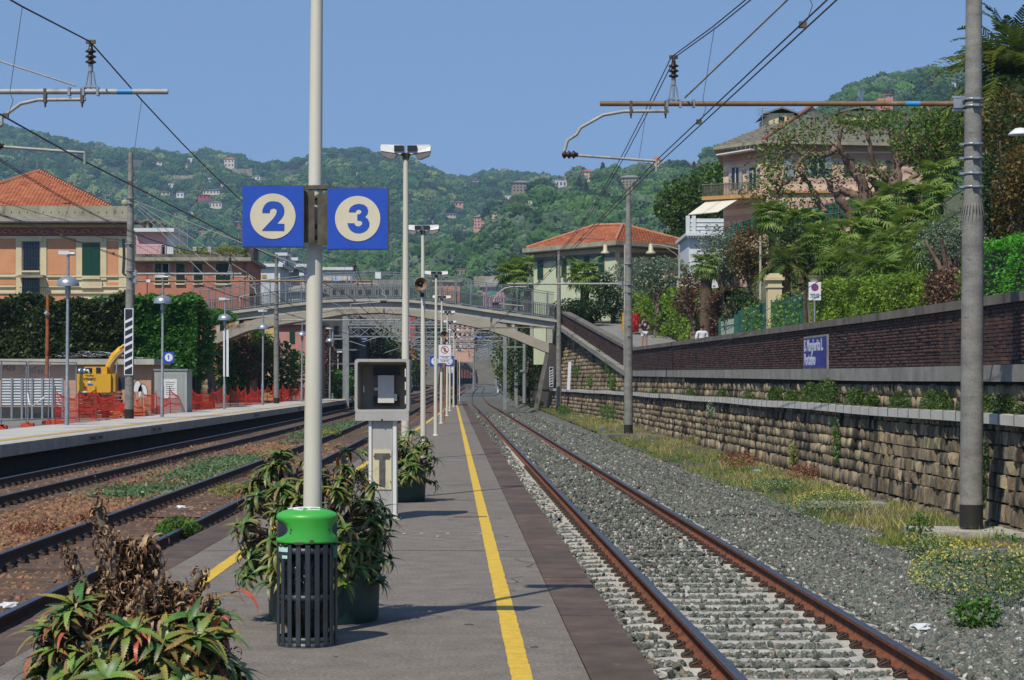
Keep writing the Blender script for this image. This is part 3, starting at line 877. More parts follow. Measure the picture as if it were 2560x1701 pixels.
# lamp posts -------------------------------------------------------
def make_lamp(label, hpole=4.98):
    root = E('platform_lamp', (0,0,0), label, 'lamp post', 'cream double headed lamp posts along the island platform')
    mb = MB(); mb.tube([(0,0,0),(0,0,.9),(0,0,2.95),(0,0,3.0),(0,0,hpole)], [.064,.062,.050,.046,.037], 14); mb.build('pole', m_cream, root)
    mb = MB(); mb.lathe([(.0,.03),(.085,.03),(.09,.0)], n=14); mb.build('base_ring', m_cream, root)
    mb = MB(); mb.cyl((0,0,hpole-.06),(0,0,hpole+.03),.05,n=12); mb.bx(-.07,.07,-.04,.04,hpole-.005,hpole+.03); mb.build('bracket', m_steel_b, root)
    z = hpole + .14
    for sg in (-1, 1):
        f = (lambda x: x) if sg > 0 else (lambda x: -x)
        poly = [(.02,z-.0),(.35,z+.01),(.365,z-.02),(.36,z-.085),(.12,z-.12),(.08,z-.135),(.02,z-.10)]
        pl = [(f(x), zz) for x, zz in poly]; 
        if sg < 0: pl = pl[::-1]
        mb = MB(); mb.prism(pl, -.1, .1)
        for i, v in enumerate(mb.v):
            if abs(v[1]) > .05 and v[2] > z-.05: mb.v[i] = (v[0], v[1]*.8, v[2])
        h = mb.build('lamp_head', m_white, root)
        poly = [(.36,z-.086),(.34,z-.15),(.22,z-.20),(.16,z-.19),(.12,z-.121)]
        pl = [(f(x), zz) for x, zz in poly]
        if sg > 0: pl = pl[::-1]
        mb = MB(); mb.prism(pl, -.09, .09); mb.build('lens', m_lens, h)
        mb = MB(); mb.box((f(.095), -.105, z-.05), (.14, .03, .085)); mb.build('ballast_box', m_blk, h)
    return root
LP = [(14.2,-1.335),(31,-1.55),(46.9,-1.95),(66.5,-2.38),(85.5,-2.84),(104,-3.17),(121,-3.53),(140.5,-3.85),(163,-4.33),(181,-4.66),(204,-5.02)]
lab = ['nearest cream lamp post with both blue number signs clamped to it', 'second cream lamp post, tall, rising behind the open grey cabinet',
 'cream lamp post carrying the near horn loudspeaker', 'cream lamp post just right of the one with the near loudspeaker', 'cream lamp post beside the far horn loudspeaker and prohibition sign',
 'sixth cream lamp post from the camera, beyond the prohibition sign', 'seventh cream lamp post from the camera, under the footbridge edge', 'eighth cream lamp post from the camera, short in the distance',
 'ninth cream lamp post from the camera near the dark post', 'tenth cream lamp post from the camera, near the platform end', 'farthest cream lamp post, beyond the platform end']
lamp0 = make_lamp(lab[0]); lamp0.location = (LP[0][1], LP[0][0], 0); lamp0.rotation_euler = (0, .0085, 0)
for i, (d, x) in enumerate(LP[1:], 1):
    c = copy_tree(lamp0, loc=(x, d, 0 if d < 170 else -.4), label=lab[i]); c.rotation_euler = (random.uniform(-.004,.004), random.uniform(-.004,.006), random.uniform(-.1,.1))
sA = num_sign(14.02, XS(683.5,14.05), ZS(542,14.05), .398, 2, 'blue square sign with ivory disc and blue numeral 2, left of the near pole', .02, group='number signs clamped to the nearest pole')
sB = num_sign(14.02, XS(895,14.05), ZS(548,14.05), .398, 3, 'blue square sign with ivory disc and blue numeral 3, right of the near pole', -.02, group='number signs clamped to the nearest pole')
for sgn_, root_, side in ((1, sA, 1), (-1, sB, -1)):
    mb = MB()
    mb.bx(min(side*.19, side*.27), max(side*.19, side*.27), .05, .06, -.17, .17)
    mb.build('back_bracket', m_steel_b, root_)
cl = E('sign_clamps', (XS(789,14.2), 14.2, 2.8), 'pair of rusty steel clamp bars holding the number signs to the near pole', 'bracket')
for z in (.185, .115, -.075, -.15):
    mb = MB(); mb.bx(-.13, .13, -.058, -.05, z-.012, z+.012); mb.bx(-.13,.13,.05,.058,z-.012,z+.012)
    mb.lathe([(.056,z-.014),(.056,z+.014)], n=14); mb.build('clamp_bar', m_steel_b, cl)
m_bolt = M('brass_bolt','7a6a45','93825a',10,.5,metal=.6)
for z in (.115, -.075):
    mb = MB(); mb.cyl((-.005,-.075,z),(-.005,-.05,z),.012,n=6); mb.cyl((.012,-.07,z+.01),(.012,-.05,z+.01),.01,n=6); mb.build('bolt', m_bolt, cl)
num_sign(85.3, XS(1088,85.4), ZS(903.5,85.4), .41, 2, 'distant blue number sign 2, left half hidden by a lamp post', disc='white', group='distant number signs beside the prohibition sign')
num_sign(85.3, XS(1122,85.4), ZS(903.5,85.4), .41, 3, 'distant blue number sign 3, half covered by the prohibition sign', disc='white', group='distant number signs beside the prohibition sign')

# loudspeakers
def horn(loc, r, label, yaw):
    root = E('loudspeaker', loc, label, 'loudspeaker', 'horn loudspeakers on the lamp posts', yaw)
    mb = MB(); mb.lathe([(r,0),(r*1.03,.008),(r*.99,.015),(r*.62,.09),(r*.42,.19),(r*.4,.24)], n=24, axis='Y')
    mb.build('horn', M('horn_ivory','cfcabd','dad5c8',6,.5,stain='8a5a36',stain_sc=9,stain_t=.6), root)
    mb = MB(); mb.lathe([(r*.98,.004),(r*.7,.05),(r*.35,.10),(r*.3,.15),(0,.15)], n=24, axis='Y')
    mb.build('horn_throat', M('horn_inside','6b4a33','8a7258',8,.7,stain='2a211b',stain_sc=7), root)
    mb = MB(); mb.lathe([(0,.03),(r*.22,.04),(r*.26,.07),(r*.26,.13)], n=14, axis='Y'); mb.build('centre_plug', m_blk, root)
    mb = MB(); mb.lathe([(r*.4,.2),(r*.5,.22),(r*.5,.33),(r*.3,.36),(0,.36)], n=16, axis='Y'); mb.build('driver', m_galv, root)
    mb = MB(); mb.tube([(0,.2,-r*.4),(.0,.2,-r*1.0),(.06,.2,-r*1.35),(.1,.2,-r*1.35)], .012, 6); mb.bx(.02,.1,.15,.25,-r*1.9,-r*1.3); mb.build('bracket', m_blk, root)
    return root
horn((XS(1053,46.6), 46.5, ZS(711,46.6)), .145, 'ivory horn loudspeaker with rusty mouth on the third lamp post', .22)
horn((XS(1111,84), 83.8, ZS(837,84)), .15, 'farther horn loudspeaker with dark mouth above the prohibition sign', -.1)
mb = MB(); mb.tube([(XS(1110.5,84),84.1,0),(XS(1110.5,84),84.1,3.5)],.025,8)
T(mb.build('conduit_pole', M('rusty_paint','a5714a','8a5433',5,.8,stain='c9c3b0',stain_sc=4)),'thin rust stained conduit pole below the far loudspeaker','pole')

def prohib(d, px, py, w, h, label):
    root = E('prohibition_sign', (XS(px,d), d, ZS(py,d)), label, 'sign', 'prohibition signs')
    mb = MB(); mb.bx(-w/2, w/2, 0, .012, -h/2, h/2); mb.build('panel', m_wht2, root)
    mb = MB(); t=.012
    for a in ((-w/2,w/2,-h/2,-h/2+t),(-w/2,w/2,h/2-t,h/2),(-w/2,-w/2+t,-h/2,h/2),(w/2-t,w/2,-h/2,h/2)): mb.bx(a[0],a[1],-.004,-.0005,a[2],a[3])
    mb.build('border', M('sign_grey','84868a'), root)
    r = w*.3; cz = h*.22; n = 32; mb = MB(); V = []; 
    for k in range(n):
        a = 2*PI*k/n; V += [(r*math.cos(a), -.004, cz+r*math.sin(a)), (r*.83*math.cos(a), -.004, cz+r*.83*math.sin(a))]
    mb.add(V, [(2*k, 2*k+1, (2*k+3)%(2*n), (2*k+2)%(2*n)) for k in range(n)])
    a = math.radians(135); dx, dz = math.cos(a)*r*.86, math.sin(a)*r*.86; ox, oz = .05*w*math.sin(a), -.05*w*math.cos(a)
    mb.quad((dx+ox,-.005,cz+dz+oz),(dx-ox,-.005,cz+dz-oz),(-dx-ox,-.005,cz-dz-oz),(-dx+ox,-.005,cz-dz+oz))
    mb.build('ring', m_red, root)
    mb = MB(); u = r*.14
    mb.prism([(u*.9*math.cos(2*PI*k/10), cz+r*.5+u*.9*math.sin(2*PI*k/10)) for k in range(10)], -.0045, -.004)
    mb.prism([(-u*1.5,cz+r*.33),(u*1.5,cz+r*.33),(u*1.7,cz-r*.1),(u,cz-r*.1),(u*1.1,cz-r*.6),(u*.3,cz-r*.6),(0,cz-r*.2),(-u*.3,cz-r*.6),(-u*1.1,cz-r*.6),(-u,cz-r*.1),(-u*1.7,cz-r*.1)], -.0045, -.004)
    mb.build('figure', m_ink, root)
    text_obj('lettering', 'È vietato attraversare\nla linea gialla', w*.095, m_ink, root, (0,-.003,-h*.17), (PI/2,0,0), .001)
    text_obj('lettering', 'Do not go beyond\nthe yellow line', w*.1, m_ink, root, (0,-.003,-h*.36), (PI/2,0,0), .001)
    mb = MB(); mb.bx(-w*.47,w*.47,-.003,-.0005,-h*.275,-h*.265); mb.build('rule', m_ink, root)
    return root
prohib(82.5, 1112, 885, .50, .72, 'white rectangular no crossing sign with red ring, nearer one')
prohib(125, 1126, 922, .34, .52, 'farther yellowed no crossing sign below the blue number 3')
# dark post near the platform end
dp = E('dark_post', (XS(1139.5,154), 154, 0), 'dark navy information post near the far end of the platform', 'post')
m_navy = M('navy_paint','161a26','1f2433',4,.5)
mb = MB(); mb.bx(-.1,.1,-.06,.06,0,3.25); mb.build('post', m_navy, dp)
mb = MB(); mb.bx(-.28,-.1,-.5,.5,1.3,2.9); mb.build('panel', M('panel_blue','1b2a78','22338a',3,.5), dp)

# open grey cabinet ------------------------------------------------
D0 = 26.1; cx = XS(955, D0)
cab = E('open_cabinet', (cx, D0, 0), 'grey metal cabinet on a post, its front open and housing an empty ticket machine shell', 'cabinet')
m_cab = M('cabinet_grey', 'a3a099', 'b2afa7', 3, .5, .05, 30, stain='8e8b84', stain_sc=2.5, stain_t=.64, streak=.4)
m_cabin = M('cabinet_inside', '8f8778', 'a0988a', 3, .8, stain='6b4a2c', stain_sc=4, stain_t=.6)
w, zb, zt, dp_ = .335, 1.215, 1.97, .5
def rrect(w, z0, z1, r, n=4):
    P = []
    for (cx_, cz_, a0) in ((w-r, z1-r, 0), (-w+r, z1-r, 90), (-w+r, z0+r, 180), (w-r, z0+r, 270)):
        for k in range(n+1):
            a = math.radians(a0 + 90*k/n); P.append((cx_ + r*math.cos(a), cz_ + r*math.sin(a)))
    return P
o_ = rrect(w, zb+.1, zt, .035); i_ = rrect(w-.035, zb+.135, zt-.035, .025); n = len(o_)
mb = MB()
V = [(x,0,z) for x,z in o_] + [(x,dp_,z) for x,z in o_] + [(x,0,z) for x,z in i_]
mb.add(V, [(i,(i+1)%n,n+(i+1)%n,n+i) for i in range(n)] + [(i,2*n+i,2*n+(i+1)%n,(i+1)%n) for i in range(n)] + [tuple(range(n,2*n))])
mb.build('housing', m_cab, cab)
mb = MB()
V = [(x,0.002,z) for x,z in i_] + [(x*.9,dp_-.03,zb+.135+(z-zb-.135)*.93) for x,z in i_]
mb.add(V, [(i,n+i,n+(i+1)%n,(i+1)%n) for i in range(n)] + [tuple(range(n,2*n))[::-1]]); mb.build('inner_shell', m_cabin, cab)
mb = MB(); mb.box((0,.02,zb+.05),(.655,.08,.1)); mb.box((0,-.01,zb+.105),(.6,.02,.012)); mb.build('lower_flap', m_cab, cab)
mb = MB(); mb.box((.0,-.022,zb+.012),(.02,.02,.016)); mb.build('latch', m_blk, cab)
for z in (1.47, 1.64, 1.8):
    mb = MB(); mb.box((.285,.05,z),(.014,.03,.10)); mb.build('hinge_slot', m_white, cab)
mb = MB(); mb.box((-.235,.2,1.6),(.012,.03,.08)); mb.build('hinge_slot', m_white, cab)
u = MB(); u.box((.03,.36,1.6),(.2,.1,.34)); u.box((-.09,.36,1.6),(.05,.06,.035)); u.box((.145,.36,1.5),(.04,.07,.08)); dev = u.build('reader_unit', M('unit_grey','c4c0bb','d0ccc7',6,.5,stain='4d4a46',stain_sc=20,stain_t=.62), cab)
for z_, h_ in ((1.45,.12),(1.82,.1)):
    mb = MB(); mb.box((.03,.42,z_),(.32,.02,h_)); mb.build('back_plate', m_blk, cab)
mb = MB(); mb.tube([(.03,.36,1.43),(.035,.35,1.38),(.03,.36,1.34)], .008, 6); mb.build('cable', m_blk, cab)
mb = MB(); mb.bx(-.125,.125,.05,.3,0,1.22); mb.build('post', m_cab, cab)
for x0, x1 in ((-.165,-.13),(.13,.175)):
    mb = MB(); mb.bx(x0,x1,.03,.32,.0,1.22); mb.build('side_channel', m_white, cab)
mb = MB(); mb.bx(-.115,.115,.038,.05,.37,.86); mb.build('cover_plate', M('plate_cream','cbbf98','d6cca8',5,.6,stain='b29a6a',stain_sc=5), cab)
mb = MB(); mb.bx(-.095,.095,.03,.038,.745,.815); mb.bx(-.037,.037,.03,.038,.41,.745); mb.build('window', M('dirty_glass','4a4842','6e6b62',9,.2,stain='b8b5aa',stain_sc=14,stain_t=.66), cab)
for x, z in ((-.1,.78),(.1,.78),(-.1,.47),(.1,.47)):
    mb = MB(); mb.cyl((x,.028,z),(x,.04,z),.007,n=6); mb.build('screw', m_steel_b, cab)
mb = MB(); mb.bx(-.19,.22,-.02,.36,0,.018); mb.add([(.175,.0,.018),(.215,.0,.018),(.175,.0,.09),(.175,.02,.018),(.215,.02,.018),(.175,.02,.09)],[(0,1,2),(5,4,3),(0,3,4,1),(1,4,5,2)]); mb.build('base_plate', m_cab, cab)
for x in (.03,.09,.19):
    mb = MB(); mb.bx(x,x+.03,-.005,.03,.018,.07); mb.build('base_bolt', m_blk, cab)

# litter bin -----------------------------------------------------------
BX, BY = XS(768, 13.75), 13.75
bin_ = E('litter_bin', (BX, BY, 0), 'black slatted litter bin with bright green domed lid and white scribble on top', 'litter bin')
m_slat = M('slat_anthracite', '2b3034', '363c41', 6, .45, .04, 60)
m_green = M('lid_green', '3aa535', '46b040', 5, .42, .03, 50, coat=.1)
m_bag = M('bin_bag', '070708', '0c0c0e', 9, .18, 1.0, 22)
mb = MB(); mb.bx(-.0155,.0155,-.003,.003,.015,.655); tmp = mb.build('t', m_slat); slat_me = tmp.data; bpy.data.objects.remove(tmp)
for k in range(20):
    a = 2*PI*(k+.35)/20; inst('slat', slat_me, bin_, (.192*math.cos(a), .192*math.sin(a), 0), a+PI/2)
for z in (.045, .315, .615):
    mb = MB(); mb.lathe([(.186,z-.02),(.188,z-.02),(.188,z+.02),(.186,z+.02),(.186,z-.02)], n=40); mb.build('hoop', m_slat, bin_)
mb = MB(); mb.lathe([(.19,0),(.19,.03),(0,.03)], n=30); mb.build('base', m_slat, bin_)
V, Fc = ico(3); V = V*np.array([.165,.165,.30]); V *= (1+.10*vnoise(V,9)+.05*vnoise(V,21))[:,None]; V[:,2] = np.clip(V[:,2]*1.3+.34,.04,.72)
o = bulk('rubbish_bag', V, Fc, m_bag, bin_, smooth=False)
mb = MB(); prof = [(.197,.655),(.199,.66),(.199,.665)]
zs = [.665 + .165*k/14 for k in range(15)]
prof = [(.199 - .006*math.sin(PI*(z-.665)/.165), z) for z in zs] + [(.193,.842),(.182,.852),(.15,.866),(.1,.877),(.05,.882),(0.001,.884)]
mb.lathe(prof, n=96)
def ell(v):
    a = math.degrees(math.atan2(v[0], -v[1])); best = 9
    for c in (-78, 104):
        da = (a - c + 180) % 360 - 180
        q = math.hypot(da/44, (v[2]-.752)/.058)
        if q < best: best = q; bc = (c, da)
    return best, bc
keep = []
vv = list(mb.v)
for i, v in enumerate(vv):
    if v[2] > .845: continue
    q, (c, da) = ell(v)
    if .72 < q < 1.28:
        na = math.radians(c + da/q); nz = .752 + (v[2]-.752)/q; r = math.hypot(v[0], v[1]); mb.v[i] = (r*math.sin(na), -r*math.cos(na), nz)
F2 = []; S2 = []
for f, m_, sm in zip(mb.f, mb.m, mb.sm):
    c = Vector((0,0,0))
    for i in f: c += Vector(vv[i])
    c /= len(f)
    if c.z < .83 and ell(c)[0] < 1.0: continue
    F2.append(f)
mb.f = F2; mb.m = [0]*len(F2); mb.sm = [True]*len(F2)
lid = mb.build('lid', m_green, bin_)
mb = MB(); mb.lathe([(.194,.66),(.190,.838),(.001,.86)], n=40); mb.build('lid_dark_shell', m_blk, bin_)  # black shell added so the lid openings look dark inside
sm_ = lid.modifiers.new('shell', 'SOLIDIFY'); sm_.thickness = .004; sm_.offset = -1
mb = MB(); mb.box((-.035,-.2,.668),(.055,.006,.016)); mb.build('name_plate', m_steel_b, bin_)
mb = MB(); mb.cyl((.048,-.205,.678),(.048,-.185,.678),.014,n=12); mb.cyl((.048,-.207,.678),(.048,-.204,.678),.007,n=8); mb.build('lock', m_steel_b, bin_)
# scribble on the lid
def on_lid(x, y):
    r = math.hypot(x, y); z = float(np.interp(r, [0,.05,.1,.15,.182,.193], [.884,.882,.877,.866,.852,.842])); return (x, y, z+.0015)
for pts in ([(-.08,-.07),(-.02,-.02),(-.02,-.12),(-.08,-.07)],[(.0,-.03),(.02,-.06),(.03,-.1)],[(.01,-.12),(.09,-.085)],[(-.12,.0),(-.03,.03),(-.05,-.02),(-.11,.02)],[(-.04,.02),(.05,.03),(.06,-.01),(-.04,.0),(-.04,.02)],[(-.02,.07),(.08,.05)],[(-.13,.05),(-.02,.08),(.0,.04)]):
    Q = []
    for a, b in zip(pts[:-1], pts[1:]):
        for t in (0,.33,.66): Q.append(on_lid(a[0]+(b[0]-a[0])*t, a[1]+(b[1]-a[1])*t))
    Q.append(on_lid(*pts[-1]))
    mb = MB(); mb.tube(Q, .005, 4); mb.build('scribble', m_wht2, lid)
def wrap(name, a0, a1, z0, z1, mat, r=.199, notch=None):
    mb = MB(); n = 8; V = []
    for k in range(n+1):
        a = math.radians(a0+(a1-a0)*k/n); zt_ = z1 if notch is None else z1 - notch[k % len(notch)]; V += [(r*math.sin(a), -r*math.cos(a), z0), (r*math.sin(a), -r*math.cos(a), zt_)]
    mb.add(V, [(2*i,2*i+2,2*i+3,2*i+1) for i in range(n)]); return mb.build(name, mat, bin_)
wrap('notice_plate', -80, -32, .565, .645, m_slat, .197)
m_mint = M('sticker_mint', 'b5dbcb', 'c4e6d8', 6, .5)
wrap('sticker', -60, -33, .61, .642, m_mint, .199, [.0,.002,.006,.004]); wrap('sticker', -48, -34, .568, .588, m_mint, .199)
wrap('sticker', 62, 84, .568, .645, M('sticker_green','2d6b58','357a66',5,.5), .199)
# ------------------------------------------------------------------ potted aloes
def ALOE(name, base, tip, dead=False):
    m = bpy.data.materials.new(name); m.use_nodes = True
    N = m.node_tree.nodes; L = m.node_tree.links; bs = N['Principled BSDF']
    t = N.new('ShaderNodeAttribute'); t.attribute_name = 'tip'; r = N.new('ShaderNodeAttribute'); r.attribute_name = 'rnd'
    oi = N.new('ShaderNodeObjectInfo'); ad = N.new('ShaderNodeMath'); ad.operation = 'ADD'; L.new(r.outputs['Fac'], ad.inputs[0]); L.new(oi.outputs['Random'], ad.inputs[1])
    fr = N.new('ShaderNodeMath'); fr.operation = 'FRACT'; L.new(ad.outputs[0], fr.inputs[0])
    rb = N.new('ShaderNodeValToRGB'); e = rb.color_ramp.elements
    while len(e) < len(base): e.new(.5)
    for i, c in enumerate(base): e[i].position = i/(len(base)-1); e[i].color = (*hx(c), 1)
    L.new(fr.outputs[0], rb.inputs[0])
    mu = N.new('ShaderNodeMath'); mu.operation = 'MULTIPLY'; m7 = N.new('ShaderNodeMath'); m7.operation = 'MULTIPLY'; m7.inputs[1].default_value = 5.3
    L.new(fr.outputs[0], m7.inputs[0]); f7 = N.new('ShaderNodeMath'); f7.operation = 'FRACT'; L.new(m7.outputs[0], f7.inputs[0])
    pw = N.new('ShaderNodeMath'); pw.operation = 'POWER'; L.new(t.outputs['Fac'], pw.inputs[0]); pw.inputs[1].default_value = 2.2
    L.new(pw.outputs[0], mu.inputs[0]); L.new(f7.outputs[0], mu.inputs[1])
    mx = N.new('ShaderNodeMix'); mx.data_type = 'RGBA'; L.new(mu.outputs[0], mx.inputs['Factor']); L.new(rb.outputs[0], mx.inputs['A']); mx.inputs['B'].default_value = (*hx(tip), 1)
    nz = N.new('ShaderNodeTexNoise'); nz.inputs['Scale'].default_value = 30; nz.inputs['Detail'].default_value = 4
    g = N.new('ShaderNodeNewGeometry'); L.new(g.outputs['Position'], nz.inputs['Vector'])
    mr = N.new('ShaderNodeMapRange'); mr.inputs[1].default_value = .3; mr.inputs[2].default_value = .7; mr.inputs[3].default_value = .75; mr.inputs[4].default_value = 1.2; L.new(nz.outputs[0], mr.inputs[0])
    hs = N.new('ShaderNodeHueSaturation'); L.new(mr.outputs[0], hs.inputs['Value']); L.new(mx.outputs['Result'], hs.inputs['Color'])
    L.new(hs.outputs[0], bs.inputs['Base Color']); bs.inputs['Roughness'].default_value = .8 if dead else .48
    bs.inputs['Specular IOR Level'].default_value = .2 if dead else .5
    return m
m_aloe = ALOE('aloe_leaf', ['2b5a2a','4d7a2e','6f8f38','3c6b34','8a8a3a','4d7a2e'], 'a8482e')
m_aloe2 = ALOE('aloe_leaf_small', ['2f5420','4c7228','6c8433','3d6427','7a7a36','4c7228'], '8a4a2c')
m_dead = ALOE('dead_leaf', ['6b5138','9a7c5a','3e2d22','b59a78','5a3a2a','2a1f19'], '7d4a30', True)
m_redleaf = ALOE('red_leaf', ['9a4a2e','b8583a','8a6a35','7a3a28'], 'c05a3a')
m_stem = M('aloe_stem', '5d5044', '9a8d7c', 14, .95, .8, 40, stain='2c241e', stain_sc=20, stain_t=.52)
m_pot = M('pot_green', '1b3f38', '22493f', 3, .5, .08, 20, stain='122b27', stain_sc=1.5, stain_t=.6)
m_potsoil = M('pot_soil', '2a2019', '453629', 12, .95, .7, 30)

def leaf_geo(L, w, droop, curl=.0, teeth=True, segs=7, rise=.9, seed=0, twist=0.0):
    """tapered trough leaf growing along +X, rising then drooping; returns V, F(list), tip"""
    r = random.Random(seed); V = []; tip = []; Fc = []
    x = z = 0.0; a = rise; y = 0.0; ya = 0.0
    cen = []
    for i in range(segs+1):
        t = i/segs; ww = w*(1-t**1.7)*.5*(1 if t < .12 else 1) + .001
        tw = twist*t
        dz = ww*.45*(1-t)
        V += [(x, y-ww*math.cos(tw), z+dz-ww*math.sin(tw)), (x, y, z), (x, y+ww*math.cos(tw), z+dz+ww*math.sin(tw))]; tip += [t]*3
        a -= droop/segs*(1+curl*t); ya += r.uniform(-.12,.12)
        x += L/segs*math.cos(a)*math.cos(ya); z += L/segs*math.sin(a); y += L/segs*math.sin(ya)*.4
    for i in range(segs):
        b = 3*i; Fc += [(b, b+3, b+4, b+1), (b+1, b+4, b+5, b+2)]
    if teeth:
        for i in range(1, segs):
            for s_ in (0, 2):
                b = 3*i+s_; p = Vector(V[b]); q = Vector(V[b-3]) ; c = Vector(V[3*i+1])
                out = (p-c).normalized()*w*.13
                for f in (0.0, .5):
                    u = p.lerp(q, f); v2 = p.lerp(q, f+.28)
                    k = len(V); V += [tuple(u), tuple(v2), tuple(u*.65+v2*.35+out)]; tip += [i/segs+.25]*3
                    Fc.append((k, k+1, k+2))
    return V, Fc, tip
def leaf_mesh(name, mat, *a, **k):
    V, Fc, tip = leaf_geo(*a, **k)
    me = bpy.data.meshes.new(name); me.from_pydata(V, [], Fc); at = me.attributes.new('tip', 'FLOAT', 'POINT'); at.data.foreach_set('value', tip)
    me.polygons.foreach_set('use_smooth', [True]*len(Fc)); me.materials.append(mat); return me
LG = [leaf_mesh('aloe_leaf', m_aloe, 1.0, .22+.02*(i%3), .75+.22*i, rise=.85+.12*(i%2), seed=i, twist=.3*(i-2)/2) for i in range(5)]
LGs = [leaf_mesh('aloe_leaf_small', m_aloe2, 1.0, .17+.02*(i%3), .9+.3*i, rise=.8+.15*(i%2), seed=20+i, twist=.3*(i-2)/2) for i in range(5)]
LD = [leaf_mesh('dead_leaf', m_dead, 1.0, .15, 2.4+.7*i, curl=.8, teeth=False, segs=6, rise=.5, seed=40+i, twist=1.5) for i in range(5)]
LR = [leaf_mesh('red_leaf', m_redleaf, 1.0, .17, 1.4+.6*i, rise=.8, seed=60+i, twist=.6) for i in range(3)]
def pot(x, y, r, h, label):
    root = E('plant_pot', (x, y, 0), label, 'plant pot', 'dark green round pots on the island platform')
    mb = MB(); mb.lathe([(r*.94,0),(r*.97,.02),(r,h*.5),(r,h-.03),(r*1.02,h-.02),(r*1.02,h),(r*.95,h),(r*.93,h-.1)], n=40); mb.build('pot_wall', m_pot, root)
    mb = MB(); mb.lathe([(r*.95,h-.08),(r*.5,h-.04),(0.001,h-.02)], n=30); mb.build('potting_soil', m_potsoil, root)
def aloe_plant(x, y, z0, R, H, nros, label, LG, lsize, dead=300, nobj=300, dead_top=False, seed=0, red=20, nleaf=13, fy=1.0, deadz=(.0,.75), low=.0, hi=1.0):
    r = random.Random(seed); root = E('aloe_plant', (x, y, z0), label, 'plant', 'aloes growing in the platform pots')
    items = []   # (mesh, loc, yaw, pitch, scale)
    stems = MB()
    for k in range(nros):
        th = r.uniform(0, 2*PI) if r.random() < .35 else r.uniform(-PI, 0); el = r.uniform(low, hi)
        q = math.sqrt(1-el*el*.8) if el > 0 else 1.0
        rr = R*q*r.uniform(.78, 1.0)
        px, py, pz = rr*math.cos(th), rr*math.sin(th)*fy, H*(el if el > 0 else el*.8)*r.uniform(.85,1.05)
        stems.tube([(px*.25, py*.25, -.05), (px*.6, py*.6, pz*.45), (px*.95, py*.95, pz-.02)], [.03,.024,.018], 6)
        big = r.uniform(.75, 1.2); tilt = math.atan2(rr, max(.15, pz+.25))
        for j in range(nleaf):
            yaw = 2*PI*j/nleaf*2.4 + r.uniform(-.2,.2); pit = r.uniform(-.5,.35) - .55*(1 - j/nleaf)
            items.append((r.choice(LG), (px, py, pz), yaw, pit, lsize*big*r.uniform(.7,1.12), th, tilt*.6))
    for k in range(red):
        th = r.uniform(0, 2*PI); q = r.uniform(.3,.95); pz = H*r.uniform(.1,.85)
        items.append((r.choice(LR), (R*q*math.cos(th), R*q*math.sin(th)*fy, pz), th+r.uniform(-.8,.8), r.uniform(-.3,.6), lsize*r.uniform(.6,1.1), th, 0))
    ndead = []
    for k in range(dead):
        th = r.uniform(0, 2*PI); el = r.uniform(*deadz); q = math.sqrt(max(.05, 1-el*el))*r.uniform(.45,.98)
        ndead.append((r.choice(LD), (R*q*math.cos(th), R*q*math.sin(th)*fy, H*el), r.uniform(0,6.28), r.uniform(-1,1.2), lsize*r.uniform(.3,.8), 0, 0))
    if dead_top:
        for (sx, sy, sz, hh) in dead_top:
            stems.tube([(sx*.5,sy*.5,sz*.4),(sx*.8,sy,sz*.75),(sx,sy,sz)], [.028,.026,.02], 7)
            for k in range(130):
                t = r.uniform(.4, 1.05); ndead.append((r.choice(LD), (sx*(.45+.55*t)+r.gauss(0,.02), sy+r.gauss(0,.02), sz*t), r.uniform(0,6.28), r.uniform(-1.6,.6), lsize*r.uniform(.25,.7), 0, 0))
    stems.build('stems', m_stem, root, kind='stuff')
    items.sort(key=lambda i: i[1][1] - .3*i[1][2])
    def mat_of(i):
        _, loc, yaw, pit, sc, th, tilt = i
        Mt = Euler((0, -pit, yaw)).to_matrix()
        ax = Vector((-math.sin(th), math.cos(th), 0))
        return Matrix.Rotation(tilt, 3, ax) @ Mt
    nd = int(nobj*.22); objs = items[:nobj-nd] + ndead[:nd]; rest = items[nobj-nd:] + ndead[nd:]
    for i in objs:
        o = bpy.data.objects.new('leaf', i[0]); o.location = i[1]; o.rotation_euler = mat_of(i).to_euler(); o.scale = (i[4],)*3; o.parent = root; COL.objects.link(o)
    for nm, pool, mat in (('green_foliage', LG, LG[0].materials[0]), ('dead_foliage', LD, m_dead), ('red_foliage', LR, m_redleaf)):
        sel = [i for i in rest if i[0] in pool]
        if not sel: continue
        V, Fc, tp, rn = [], [], [], []
        cache = {me.name: (np.array([v.co[:] for v in me.vertices]), [tuple(p.vertices) for p in me.polygons], np.array([a.value for a in me.attributes['tip'].data])) for me in pool}
        b = 0
        for i in sel:
            v, f, t = cache[i[0].name]; R3 = np.array(mat_of(i))
            V.append(v*i[4] @ R3.T + np.array(i[1])); Fc += [tuple(a+b for a in q) for q in f]; b += len(v); tp.append(t); rn.append(np.full(len(v), r.random()))
        me = bpy.data.meshes.new(nm); me.from_pydata(np.concatenate(V).tolist(), [], Fc)
        at = me.attributes.new('tip','FLOAT','POINT'); at.data.foreach_set('value', np.concatenate(tp))
        at = me.attributes.new('rnd','FLOAT','POINT'); at.data.foreach_set('value', np.concatenate(rn))
        me.polygons.foreach_set('use_smooth', [True]*len(me.polygons))
        link(nm, me, root, [mat], None, 'stuff')
    return root
pot(-1.97, 11.35, .42, .36, 'dark green round pot under the withered aloe in the near left corner')
